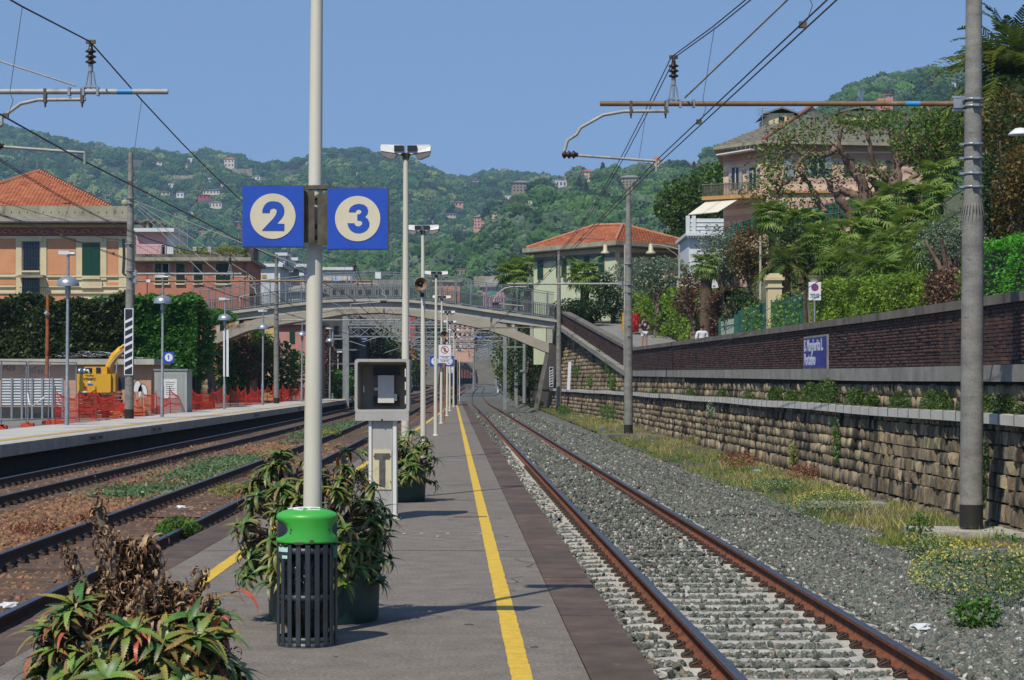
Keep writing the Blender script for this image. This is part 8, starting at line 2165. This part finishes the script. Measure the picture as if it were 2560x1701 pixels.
def crown_protos(n, mat, fl=.9):
    out = []
    for i in range(n):
        V, Fc = ico(3); V = V*(1+.20*vnoise(V+i*7.7,2.2)+.20*vnoise(V+i*3.1,5.5)+.12*rng.normal(size=len(V)))[:,None]*[1,1,fl]; out.append(proto('far_crown', V*.5, Fc, mat))
    return out
CW = [['2f4a1e','3f6226','4a7029','34522a','557a30','2a4320'],['24391c','2f4a22','3b5a2a','51643a','6a7a52','2c4424']]
m_fw1 = LEAF('far_wood_leaf', ['2a4220','35552a','3f6230','4c7036','2f4a24','4a6a3a','849256','283e22'], 0, .9, obj=True, spec=.1); m_fw2 = LEAF('near_wood_leaf', ['253a1c','335224','476830','5a7c38','3a5a26','526646','6a7a5e','28401f'], 0, .9, obj=True, spec=.1)
C1, C2 = crown_protos(4, m_fw1), crown_protos(4, m_fw2)
houses = []
def wood(name, Hh, n, s0, s1, protos, label, p0=-150, p1=2700, tpow=1.0):
    p = rng.uniform(p0, p1, n); t = rng.uniform(0,1,n)**tpow; P = hsample(Hh, p, t); s = rng.uniform(s0, s1, n); s *= np.where(rng.uniform(0,1,n) < .12, 1.35, 1.)
    q = np.stack([p, HY-(P[:,2]-EYE)*FOC/P[:,1]],1); keep = np.ones(n, bool)
    op = fbm(P*[1,1,0], 1/110., 3); keep &= ~((op > .42) & (rng.uniform(0,1,n) < .75))
    for (hp, hd, w, h) in houses:
        sx_ = hp.x*FOC/hp.y+CXP; sc_ = FOC/hp.y; bot = HY-(hp.z-EYE)*sc_
        keep &= ~((abs(q[:,0]-sx_) < w*.5*sc_+5) & (q[:,1] > bot-h*sc_*.9) & (q[:,1]-s*(FOC/P[:,1])*.8 < bot-h*sc_*.15) & (P[:,1] < hp.y+w))
    P, s = P[keep], s[keep]; P[:,2] += s*.28; n = len(P)
    scatter(name, P, np.stack([rng.normal(0,.2,n),rng.normal(0,.2,n),rng.uniform(0,6.28,n)],1), np.stack([s,s,s*rng.uniform(.75,1.15,n)],1), protos, label)
# houses on the hills: px, py of foot, width px, height px, wall, roof
m_w = {c: M('far_plaster_'+n_, c, None, rough=.9) for c, n_ in (('d8cfb8','cream'),('d9c08a','yellow'),('cf9a85','pink'),('dcdcd8','white'),('9a8a72','stone'),('b9544a','red'),('d8b892','sand'))}
m_rf = {'t': M('far_roof_terracotta','a0573c','b06a4c',.5,.9), 'g': M('far_roof_grey','7d766a','8d867a',.5,.9), 'f': None}
HS = [(2,572,423,26,14,'d8cfb8','t'),(1,405,12,0,0,'',''),]
HL = [(1,395,414,20,8,'d8cfb8','g'),(1,462,424,26,12,'d9c08a','t'),(1,478,410,18,11,'dcdcd8','f'),(1,573,424,27,26,'d8cfb8','t'),(1,640,457,22,13,'dcdcd8','g'),(1,410,490,30,11,'d9c08a','t'),(1,450,496,20,14,'dcdcd8','g'),(1,528,492,44,14,'d8cfb8','g'),(1,512,505,30,14,'b9544a','t'),(1,538,525,34,17,'d8cfb8','g'),(1,365,495,14,10,'d9c08a','t'),(1,383,510,20,9,'d8cfb8','g'),(1,592,571,28,14,'b9544a','g'),(1,502,596,26,14,'cf9a85','t'),(1,462,594,14,10,'cf9a85','t'),(1,595,545,16,10,'d8cfb8','t'),(1,248,504,14,6,'dcdcd8','g'),(1,762,402,20,10,'dcdcd8','t'),(1,720,407,26,6,'d8cfb8','g'),(1,890,441,10,10,'d8cfb8','g'),(1,770,412,12,6,'d8cfb8','g'),
 (1,430,470,18,8,'dcdcd8','f'),(1,340,452,16,7,'d8cfb8','g'),(1,300,480,14,7,'d8cfb8','t'),(1,480,540,20,9,'dcdcd8','g'),(1,560,470,16,8,'d8cfb8','t'),(1,430,545,18,9,'d8cfb8','g'),(1,640,500,18,8,'dcdcd8','g'),(1,660,540,16,8,'cf9a85','t'),(1,520,455,16,8,'dcdcd8','f'),(1,860,500,16,8,'d8cfb8','t'),(1,1080,560,18,8,'dcdcd8','g'),(1,1060,500,16,7,'d8cfb8','t'),(1,1146,520,38,14,'cf9a85','t'),(1,1200,557,20,8,'d8cfb8','f'),(1,1124,548,32,10,'d8cfb8','t'),(1,1005,568,16,8,'cf9a85','g'),(1,880,625,60,12,'cf9a85','t'),(1,1190,457,30,8,'cf9a85','t'),
 (2,1307,485,50,30,'9a8a72','g'),(2,1275,498,26,11,'dcdcd8','f'),(2,1398,470,38,16,'dcdcd8','f'),(2,1422,460,22,26,'d9c08a','t'),(2,1472,456,34,28,'d8b892','t'),(2,1572,478,52,36,'9a8a72','g'),(2,1560,436,20,9,'d9c08a','g'),(2,1642,430,24,42,'d8b892','t'),(2,1205,580,40,40,'cf9a85','g'),(2,1247,550,28,18,'d9c08a','g'),(2,1337,536,28,13,'dcdcd8','f'),(2,1203,632,28,14,'9a8a72','g'),(2,1288,655,30,8,'d8cfb8','g'),(2,1392,510,18,10,'b9544a','t'),(2,1465,480,12,7,'b9544a','t'),(2,1720,398,28,8,'cf9a85','t'),(2,1846,345,52,28,'d9c08a','t'),(2,2217,256,46,18,'cf9a85','t'),(2,2330,207,36,12,'cf9a85','g'),(2,2378,222,22,16,'dcdcd8','g'),(2,2312,285,34,14,'cf9a85','f'),(2,1340,512,40,7,'d8cfb8','f'),(2,1150,690,70,14,'9a8a72','f'),(2,1500,700,20,10,'d8cfb8','f')]
nm = {'d8cfb8':'cream','d9c08a':'yellow','cf9a85':'pink','dcdcd8':'white','9a8a72':'stone','b9544a':'red','d8b892':'sand coloured'}
rn = {'t':'terracotta roof','g':'grey roof','f':'flat roof'}
used = {}; LS = set()
def where(px, py):
    a = 'left part' if px < 700 else 'middle' if px < 1250 else 'right centre' if px < 1900 else 'far right'
    b = 'near the skyline' if py < 430 else 'high up' if py < 500 else 'half way up' if py < 580 else 'low down'
    return a, b
def nearby(px, py):
    L = [(415,'beyond the striped mast top'),(520,'left of sign 2'),(605,'just left of sign 2'),(700,'above sign 2'),(760,'beside the near pole'),(895,'above sign 3'),(1010,'by the second lamp post'),(1160,'left of the ridge gap'),(1250,'below the ridge gap'),(1340,'left of the crossing wires'),(1430,'beneath the crossing wires'),(1520,'under the curved arm'),(1640,'right of the second mast'),(1760,'left of the striped villa'),(1900,'over the striped villa roof'),(2217,'above the brown tube'),(2400,'left of the near mast top')]
    return min(L, key=lambda l: abs(l[0]-px))[1]
for (hl, px, py, w, h, c, rf) in HL:
    Hh = H1 if hl == 1 else H2; p = on_hill(Hh, px, py); d = p.y; u = d/FOC; ww, hh = w*u, h*u
    tot = h+ (0)
    a, b = where(px, py); lab = '%s %s house with %s %s, %s' % ('wide' if w > 34 else 'tall' if h > 24 else 'small' if w < 20 else 'mid sized', nm[c], rn[rf], b, nearby(px, py))
    if lab in used: used[lab] += 1; lab += [' again, lower one', ' further right one', ' third one'][min(2,used[lab]-2)]
    used.setdefault(lab, 1)
    while lab in LS: lab += ', farther one'
    LS.add(lab)
    
    root = E('hillside_house', (p.x, d, p.z), lab, 'house', 'houses scattered over the hills'); root.location.z += hh*.15; root.rotation_euler = (0,0,random.uniform(-.3,.35))
    dep = ww*.7; rh = hh*.22 if rf != 'f' else 0; wh = hh-rh
    mb = MB(); mb.bx(-ww/2,ww/2,0,dep,-hh*.5,wh); mb.build('wall', m_w[c], root)
    if rf != 'f':
        o = ww*.06; L_ = max(0,(ww-dep)/2); mb = MB(); mb.add([(-ww/2-o,-o,wh),(ww/2+o,-o,wh),(ww/2+o,dep+o,wh),(-ww/2-o,dep+o,wh),(-L_,dep/2,hh),(L_,dep/2,hh)],[(0,1,5,4),(1,2,5),(2,3,4,5),(3,0,4),(3,2,1,0)]); mb.build('roof', m_rf[rf], root)
    else: mb = MB(); mb.bx(-ww/2-.2,ww/2+.2,-.2,dep+.2,wh,wh+.3); mb.build('roof', m_w[c], root)
    nr = max(1, int(h/9)); nc = max(2, int(w/8))
    for r_ in range(nr):
        for k in range(nc):
            x = -ww/2+ww*(k+.5)/nc; z = wh*(r_+.5)/nr; a_ = ww/nc*.18; b_ = wh/nr*.24; mb = MB(); mb.bx(x-a_,x+a_,-.08,.02,z-b_,z+b_); mb.build('window', m_glass, root)
    houses.append((p, d, ww, hh))
# terraces and rock strips on the slopes
for i, (px, py, w, h) in enumerate(((1260,708,150,16),(1100,720,60,10),(460,448,60,10),(1150,545,60,7),(1330,515,60,6),(1740,350+50,40,6),(1680,545,50,10),(600,440,60,16),(2000,400,30,6),(1250,735,130,7))):
    Hh = H1 if px < 900 else H2; p = on_hill(Hh, px, py); u = p.y/FOC; mb = MB(); n = 8
    V = [];
    for k in range(n+1): x = (k/n-.5)*w*u; V += [(x, random.uniform(-.6,.6), -2), (x, random.uniform(0,.5)+1, h*u*random.uniform(.8,1.1))]
    mb.add(V, [(2*k,2*k+2,2*k+3,2*k+1) for k in range(n)]); o = mb.build('terrace_wall', M('terrace_stone','857b66','a0957e',.4,.95,stain='5a5a3c',stain_sc=.3,stain_t=.5) if i == 0 else bpy.data.materials['terrace_stone']); o.location = p
    T(o, 'stone terrace wall on the slope ' + ['above the pink house behind the bridge','behind the far lamp heads','by the yellow house high on the left','below the ridge gap','under the long flat roofs','near the right skyline','beside the pine tree','below the tall house near the mast top','over the striped villa','right behind the bridge fence'][i], 'wall', 'terrace walls on the slopes')
    houses.append((p, p.y, w*u, h*u))
wood('far_woods', H1, 34000, 7.5, 13, C1, 'dense green forest covering the far hills', tpow=.9)
wood('near_woods', H2, 13000, 6.5, 12.5, C2, 'mixed woods and olive groves on the nearer right hand hill', p0=500, tpow=1.0)
# individual trees one can tell apart
def cypress(px, py, h, lab, Hh=None, w=.16):
    p = on_hill(Hh or H2, px, py); u = p.y/FOC; hh = h*u; root = E('cypress', tuple(p), lab, 'tree', 'cypresses on the hills'); n = 900; t = rng.uniform(0,1,n); r = hh*w*np.sin(PI*np.clip(t*.93+.05,0,1))**.7; a = rng.uniform(0,6.28,n)
    leaves('crown', np.stack([r*np.cos(a)*rng.uniform(.6,1,n), r*np.sin(a), t*hh],1), hh*.09, m_leafD, root, kind='stuff'); mb = MB(); mb.cyl((0,0,-1),(0,0,hh*.8),hh*.05,hh*.02,5); mb.build('trunk', m_bark, root)
for px, py, h, lb in ((1507,452,45,'cypress right of the sand coloured house'),(1368,512,40,'cypress left of the small red roof'),(1448,500,55,'broad dark cypress group below the sand house'),(1465,505,50,'second dark cypress below the sand house'),(1580,432,26,'thin cypress on the skyline, left one'),(1618,430,24,'thin cypress on the skyline, right one'),(1735,445,40,'cypress left of the pine on the right slope'),(1230,560,34,'cypress beside the yellow house'),(1652,500,52,'tall grey conifer right of the big stone house'),(2120,215,34,'cedar standing on the right skyline')): cypress(px, py, h, lb)
for px, py, r, mt, lb in ((1130,665,34,m_leafV,'round bright green tree behind the bridge fence'),(1290,540,34,m_leafA,'round green tree left of the yellow house'),(1420,575,26,m_leafA,'fresh green tree in the middle of the right slope'),(1345,590,28,m_leafV,'bright green clump below the white flat house'),(1520,560,30,m_leafA,'green crown above the terracotta roof'),(1090,600,20,m_leafV,'bright crown by the second lamp'),(1255,455,22,m_leafD,'round dark tree on the ridge near the gap'),(2390,175,20,m_leafD,'dark crown on the skyline left of the near mast'),(2250,185,24,m_leafD,'leafy crown on the right skyline'),(2180,200,18,m_leafD,'bushy crown on the skyline left part'),(720,405,16,m_leafD,'dark tree group on the far ridge'),(1150,470,22,m_leafD,'dark pine mass by the ridge gap')):
    p = on_hill(H1 if px < 1000 and py < 500 else H2, px, py); u = p.y/FOC; R = r*u; root = E('hillside_tree', tuple(p), lb, 'tree', 'single trees on the hills')
    leaves('crown', blob_points(2600, (0,0,R*.5), (R,R,R*.8), .6)+rng.normal(0,.04*R,(2600,3)), R*.13, mt, root, kind='stuff'); mb = MB(); mb.cyl((0,0,-1),(0,0,R*.6),R*.08,n=5); mb.build('trunk', m_bark, root)
# mast on the ridge
p = on_hill(H1, 626, 405); rt = E('radio_mast', tuple(p), 'lattice radio mast standing on the far ridge', 'mast'); u = p.y/FOC
mb = MB()
for k in range(4): a = PI/4+k*PI/2; mb.tube([(3*math.cos(a),3*math.sin(a),0),(.3*math.cos(a),.3*math.sin(a),30*u)], .35, 4)
for k in range(6): z = 30*u*k/6; w = 3-2.7*k/6; mb.bx(-w,w,-.2,.2,z,z+.35)
mb.cyl((0,0,28*u),(0,0,40*u),.2,n=4); mb.build('lattice', m_galv, rt)
for z in (9,14,18): mb = MB(); mb.box((0,0,z*u),(5,2,1.4)); mb.build('antenna_panel', m_wht2, rt)
dish(2153, 238, 230, .75, 'large white satellite dish on the roof skyline', 1.1); dish(2145, 252, 228, .35, 'small white dish below the large one', 1.1)
aerial(1906, 270, 320, 152, 'aerial beside the dormer of the striped villa', 4)
# thicket behind the bridge and station
for i, (px, py, d, R, mt) in enumerate(((905,880,228,(4,3,3.2),m_leafD),(960,900,232,(3.4,3,2.8),m_leafA),(850,900,240,(3.4,3,3),m_leafD),(930,820,260,(4,3,3),m_leafA),(1235,850,622,(10,4,6),m_leafD),(1290,880,185,(2.2,3,4.0),m_leafA),(1320,900,172,(1.7,3,3.2),m_leafD),(1060,835,620,(14,5,5),m_leafD),(1150,840,625,(14,5,5),m_leafA),(1290,940,250,(2.2,3,3),m_leafD),(985,935,300,(4.5,4,3),m_leafD))):
    c = W(px, py, d); root = E('thicket_tree', (c.x, d, c.z-R[2]*.7), 'tree beyond the bridge, ' + ['dark one over the cabinet','fresh one left of the second lamp','dark one beside the apartment block','fresh one under the arch crown','dark one right of the tunnel wall','fresh one behind the bridge leg','dark one below the bridge end','broad dark one above the tunnel','broad fresh one above the tunnel wall','dark one by the far masts','low dark mass left of the far track'][i], 'tree', 'trees beyond the bridge')
    P = blob_points(3600, (0,0,R[2]*.7), R, .5); leaves('crown', P+fbm(P,.5,2)[:,None]*.5, .07*R[0]+.12, mt, root, kind='stuff'); mb = MB(); mb.cyl((0,0,-c.z+R[2]*.7-.5),(0,0,R[2]*.7),.2,n=6); mb.build('trunk', m_bark, root)
# ------------------------------------------------------------------ concrete masts, cantilevers, wires
m_mast = M('mast_concrete', '716f69', '8d8b83', 2.2, .85, .3, 20, stain='66635a', stain_sc=3.0, stain_t=.56, streak=2.4, grain=.12)
m_tar = M('mast_foot_black', '14130f', '23211c', 4, .8)
m_tubeb = M('tube_brown', '6f5235', '85653f', 6, .55, .05, 40, stain='8d7a60', stain_sc=4)
m_tubeg = M('tube_grey', '93928c', 'a8a7a0', 6, .5, .05, 40, stain='7a786f', stain_sc=4)
m_ins = M('insulator_brown', '2b1d15', '3d2a1e', 9, .3)
m_bluetape = M('blue_tape', '2f87c4', '3a94d0', 6, .5)
m_wire = M('wire_copper', '15161a', '1c1c20', 9, .5)
def insul(mb, c, ax, r=.08, n=3, step=.075, mat=0):
    prof = [(.03,0)];
    for k in range(n): prof += [(.035,k*step+.01),(r,k*step+.03),(r*.95,k*step+.04),(.035,k*step+.065)]
    prof += [(.03,n*step+.03)]
    mb.lathe(prof, c, 14, mat, axis=ax)
def mast(px, d, zb, H, label, board=None, tip=.0095, group='concrete masts of the overhead line', tar=.35, x=None):
    x = XS(px, d) if x is None else x
    root = E('catenary_mast', (x, d, zb), label, 'mast', group)
    mb = MB(); mb.tube([(0,0,0),(0,0,4.68)], [.172,.160], 20); mb.build('lower_shaft', m_mast, root)
    mb = MB(); mb.tube([(0,0,4.68),(0,0,8.3),(0,0,8.45),(0,0,H)], [.140,.118,.10,.085], 20); mb.build('upper_shaft', m_mast, root)
    mb = MB(); n = 22
    for k in range(n):
        a0, a1 = 2*PI*k/n, 2*PI*(k+1)/n; am = (a0+a1)/2
        mb.add([(.146*math.cos(a0),.146*math.sin(a0),4.86),(.146*math.cos(a1),.146*math.sin(a1),4.86),(.2*math.cos(am),.2*math.sin(am),4.6)],[(0,1,2)])
    mb.lathe([(.146,4.84),(.146,4.9)], n=20); mb.build('collar', m_mast, root)
    mb = MB(); mb.lathe([(.176,0),(.1745,tar)], n=20); mb.build('tar_foot', m_tar, root)
    root.rotation_euler = (0, tip, 0)
    return root
def bands(root, zs, r=.145):
    for z in zs: mb = MB(); mb.lathe([(r,z-.018),(r+.005,z-.018),(r+.005,z+.018),(r,z+.018)], n=20); mb.box((.0,-r-.03,z),(.09,.05,.035)); mb.box((-r-.03,0,z),(.06,.08,.035)); mb.build('steel_band', m_galv, root)
def cantilever(x0, d, z, x1, xi, xr, mat, label, reg=True, tape=None, stay=None, side=1, zr=None, rs=None, e=None):
    """horizontal tube from mast x0 to tip x1; insulator at xi; registration arm reaching xr"""
    root = E('cantilever_arm', (0,0,0), label, 'cantilever', 'cantilever arms of the overhead line')
    s = 1 if x1 < x0 else -1
    mb = MB(); mb.cyl((x0-s*.16,d,z),(x1,d,z),.039,n=14); mb.build('tube', mat, root)
    if tape is not None: mb = MB(); mb.cyl((tape-.13,d,z),(tape+.09,d,z),.0405,n=14); mb.build('blue_tape', m_bluetape, root)
    mb = MB(); mb.box((x0-s*.22,d,z),(.13,.12,.14)); mb.box((x0-s*.17,d,z+.1),(.26,.03,.03)); mb.box((x0-s*.17,d,z-.1),(.26,.03,.03)); mb.build('mast_bracket', m_galv, root)
    mb = MB()
    for sg in (-.07,.07): mb.tube([(xi+sg,d,z-.04),(xi+sg,d,z+.07),(xi+sg*.5,d,z+.28)], .012, 5)
    mb.cyl((xi,d,z+.04),(xi,d,z+.30),.016,n=8); mb.box((xi,d,z+.07),(.18,.05,.03)); mb.cyl((xi,d,z+.28),(xi,d,z+.38),.033,n=10); mb.build('support_fork', m_galv, root)
    mb = MB(); insul(mb, (xi,d,z+.38), 'Z'); mb.build('insulator', m_ins, root)
    mb = MB(); mb.cyl((xi,d,z+.62),(xi,d,z+.70),.028,n=8); mb.box((xi,d,z+.70),(.13,.06,.05)); mb.build('saddle_clamp', m_steel_b, root)
    for q in (xi-.1, xi+.1, xi+s*.3): mb = MB(); mb.box((q,d,z),(.035,.1,.12)); mb.build('tube_clamp', m_galv, root)
    if reg:
        zr = zr or z-.84; pts = [(xi+.02*s,d,z-.13),(xi-s*.55,d,z-.13)] if False else None
        s = rs or s; a = xi-s*.12; b = a - s*.62; e = (x1 - s*.55) if e is None else e
        pts = [(a+s*.05,d,z-.11),(b,d,z-.115),(b-(b-e)*.35,d,z-.17),(b-(b-e)*.72,d,z-.36),(e+s*.2,d,z-.46),(e+s*.06,d,z-.55),(e-s*.0,d,z-.77)]
        mb = MB(); mb.tube(pts, .026, 8); mb.build('registration_tube', m_tubeg, root)
        for q in (a, b+s*.1): mb = MB(); mb.box((q,d,z-.06),(.04,.09,.2)); mb.cyl((q,d,z-.22),(q,d,z-.12),.014,n=6); mb.build('drop_clamp', m_steel_b, root)
        mb = MB(); insul(mb, (e-.02 if s > 0 else e-.26,d,z-.765), 'X', .065, 3, .07); mb.build('insulator', m_ins, root)
        mb = MB(); mb.tube([(e+s*.2,d,z-.775),(xr+.0,d,z-.86)], .021, 8); mb.cyl((xr,d,z-.84),(xr,d,z-1.02),.02,n=6); mb.build('steady_arm', m_tubeg, root)
    if stay: mb = MB(); mb.cyl(stay[0], stay[1], .014, n=6); mb.build('stay_rod', m_tubeg, root)
    return root
r1 = mast(2428, 32, -.5, 11, 'nearest thick grey concrete mast on the right', tip=.005)
bands(r1, (6.32,6.42,5.75,5.54,5.31,5.11)); T(r1, None)
mb = MB(); mb.lathe([(.172,0)], n=4)
mb = MB(); mb.bx(-.9,1.1,-.75,.6,-.35,-.02); mb.build('plinth', m_conc, r1)
r2 = mast(1571, 83, -.35, 9.6, 'second concrete mast on the right, beside the slope of the parapet', tip=.0)
mb = MB(); mb.bx(-1.1,.9,-1.2,.8,-.4,-.0); mb.build('plinth', m_conc_d, r2); bands(r2, (5.5,5.8,4.2,3.8,6.6))
r3 = mast(1397, 134, -.24, 10.1, 'third concrete mast on the right in front of the bridge end', tip=.0)
m1 = mast(323, 79.4, .3, 9.9, 'concrete mast with black and white striped board on the left platform', tip=.006); bands(m1, (5.25,5.5,8.0,8.2,6.5,4.0))
m2 = mast(691, 133, .3, 9.3, 'concrete mast left of the nearest sign pole, before the bridge', tip=.0); bands(m2, (5.3,5.6,7,6.2,7.6))
m0 = mast(0, 30, .3, 10, 'left mast standing outside the left picture edge', x=-14.8)
striped(m1, .0, -.18, 1.62, 4.1, .33, 8)
sb = E('striped_marker', (0,0,0), 'leaning black and white striped board on the stone wall by the bridge', 'marker')
striped(sb, XS(1378,133.2), 133, ZS(967,133), ZS(918,133), .24, 7)
# cantilevers
cantilever(6.9, 32, 5.86, XS(1500,32), XS(1684,32), XS(1641,32), m_tubeb, 'long brown cantilever tube from the near right mast', tape=6.25-.22, stay=((XS(1712,32),32,5.95),(7.1,13.0,9.2)))
cantilever(XS(1565,83), 83, 5.48, XS(1268,83), XS(1326,83), .45, m_tubeg, 'grey cantilever tube from the second right mast', stay=((XS(1345,83),83,5.55),(XS(1565,83),83,8.6)) if False else None)
cantilever(XS(1390,134), 134, 5.05, XS(1206,134), XS(1228,134), X3(134)+.1, m_tubeb, 'distant brown cantilever before the bridge arch')
cantilever(-14.6, 30, 5.77, XS(420,30), XS(227,30), XS(212,30), m_tubeg, 'grey cantilever tube entering from the left picture edge', tape=XS(316,30), rs=1, e=XS(-30,30), stay=((XS(190,30),30,5.85),(-14.6,30,8.6)))
cantilever(XS(323,79.4)+.0, 79.4, 5.69, XS(604,79.4), XS(575,79.4), X1(79), m_tubeg, 'short grey cantilever from the striped mast', stay=((XS(545,79.4),79.4,5.75),(XS(330,79.4),79.4,8.4)))
cantilever(XS(323,79.4)+.0, 79.4, 5.42, XS(931,79.4), XS(886,79.4), X2(79), m_tubeb, 'long brown cantilever from the striped mast crossing behind sign pole', tape=XS(843,79.4), stay=((XS(835,79.4),79.4,5.5),(XS(330,79.4),79.4,8.45)))
cantilever(XS(691,133), 133, 5.5, XS(1000,133), XS(960,133), X2(133), m_tubeg, 'grey cantilever from the mast beside the sign pole', stay=((XS(930,133),133,5.55),(XS(695,133),133,8.0)))
mb = MB(); mb.cyl((XS(520,79.4),79.4,5.5),(XS(345,79.4),79.4,8.1),.014,n=5); mb.cyl((XS(640,79.4),79.4,5.5),(XS(345,79.4),79.4,8.3),.014,n=5)
T(mb.build('stay_rods', m_tubeg), 'thin diagonal stay rods from the striped mast to its arms', 'stay rods', kind='stuff')
m5 = MB(); m5.box((XS(372,79.4),79.3,5.42),(.16,.1,.1)); T(m5.build('white_tag', m_wht2), 'small white tag on the brown cantilever by the striped mast', 'tag')
# wires
def catenary(sup, label, zc=5.02, twin=True, drop=5, cx=None, r=.0085):
    """sup: list of (d, x, z) supports"""
    root = E('messenger_wire', (0,0,0), label + ', upper sagging cable', 'cable', 'overhead messenger cables'); P = []
    mc = E('contact_wire', (0,0,0), label + ', lower straight wire', 'wire', 'overhead contact wires')
    offs = (-.03,.03) if twin else (0,)
    for (d0,x0,z0),(d1,x1,z1) in zip(sup[:-1], sup[1:]):
        L = d1-d0; sag = .00033*L*L
        seg = []
        for k in range(13):
            t = k/12; seg.append(Vector((x0+(x1-x0)*t, d0+L*t, z0+(z1-z0)*t-4*sag*t*(1-t))))
        P += seg if not P else seg[1:]
        nd = max(3, int(L/7))
        for k in range(nd):
            t = (k+.6)/(nd+.2)
            x = x0+(x1-x0)*t; z = z0+(z1-z0)*t-4*sag*t*(1-t); xc = x-.2; m = MB()
            zcc = zc + (0 if len(sup[0]) < 4 else 0)
            m.tube([(x,d0+L*t,z),(xc+.05,d0+L*t,zcc+.3)], .004, 4); m.tube([(xc+.05,d0+L*t,zcc+.3),(xc+.09,d0+L*t,zcc+.2),(xc+.04,d0+L*t,zcc+.06)], .004, 4)
            m.box((xc,d0+L*t,zcc+.02),(.07,.05,.06)); m.build('dropper', m_steel_b, root)
    for o in offs:
        m = MB(); m.tube([p+Vector((o,0,0)) for p in P], r, 5); m.build('strand', m_wire, root)
        m = MB(); m.tube([(x-.2+o*1.4, d, zc) for d, x, z in sup], r, 5); m.build('strand', m_wire, mc)
catenary([(-22,4.7,6.5),(32,2.42,6.56),(83,.75,6.2),(134,-1.1,5.8),(172,-2.3,7.0),(212,-3.2,7.2),(255,-4.2,7.0)], 'overhead line above the right track')
catenary([(-24,-5.0,6.45),(30,-5.93,6.47),(79.4,-5.85,6.12),(133,-7.6,6.2),(172,-8.1,7.0),(212,-8.9,7.2),(255,-9.3,7.0)], 'overhead line above the middle track', zc=4.85, twin=False, r=.012)
catenary([(-24,-9.3,6.5),(30,-9.6,6.5),(79.4,-10.45,6.38),(133,-10.9,6.2),(172,-11.6,7.0),(212,-12.2,7.2)], 'overhead line above the far left track', zc=4.95)
for k, (pts, lb) in enumerate((([(-30,-13.5,9.3),(79.4,XS(330,79.4),ZS(592,79.4)),(133,XS(691,133),6.9)],'thin feeder cable running to the striped mast, upper one'),([(-30,-13.5,8.2),(79.4,XS(330,79.4),ZS(606,79.4)),(133,XS(691,133),6.4)],'thin feeder cable running to the striped mast, lower one'),
      ([(32,6.85,4.62),(134,3.0,4.9)],'upper earth cable stretched from the near right mast'),([(32,6.85,4.32),(134,3.0,4.5)],'lower earth cable stretched from the near right mast'))):
    P = []
    for (d0,x0,z0),(d1,x1,z1) in zip(pts[:-1], pts[1:]):
        for j in range(15):
            t = j/14; s_ = (.00012 if k < 2 else .0002)*(d1-d0)**2; P.append((x0+(x1-x0)*t, d0+(d1-d0)*t, z0+(z1-z0)*t-4*s_*t*(1-t)))
    m = MB(); m.tube(P, .008, 4); T(m.build('feeder_cable', m_wire), lb, 'cable', 'feeder and earth cables')
# station name sign on the parapet
ns = E('station_name_sign', (LX(53.1)-.055, 53.1, 2.41), 'blue enamel station name sign S. Margherita L. Portofino on the brick parapet', 'sign', None, 0)
ns.rotation_euler = (0, 0, -PI/2 + HEAD)
mb = MB(); mb.bx(-1.6,1.6,-.0,.02,-.375,.375); mb.build('panel', M('enamel_blue','17267f','1c2f95',3,.35), ns)
mb = MB(); mb.bx(-1.75,1.75,.02,.05,-.7,.42); mb.build('concrete_backing', m_ledge, ns)
m_let = M('letter_white','c6cbe0','d2d6e8',6,.5)
text_obj('lettering', 'S. Margherita L.', .4, m_let, ns, (-1.52,-.006,.17), (PI/2,0,0), .014, align='LEFT', sx=1.1)
text_obj('lettering', 'Portofino', .4, m_let, ns, (-1.52,-.006,-.18), (PI/2,0,0), .014, align='LEFT', sx=1.1)
# ------------------------------------------------------------------ sea air haze
mb = MB(); mb.bx(-2540, 2540, -110, 5240, -2.2, 480)
m_hz = bpy.data.materials.new('haze_air'); m_hz.use_nodes = True
N = m_hz.node_tree.nodes; N.remove(N['Principled BSDF'])
pv = N.new('ShaderNodeVolumePrincipled'); pv.inputs['Density'].default_value = .00016; pv.inputs['Color'].default_value = (.5, .74, 1.0, 1); pv.inputs['Anisotropy'].default_value = .2
m_hz.node_tree.links.new(pv.outputs[0], N['Material Output'].inputs['Volume'])
T(mb.build('haze', m_hz), 'thin bluish sea haze over the valley and the far hills', None, kind='stuff')
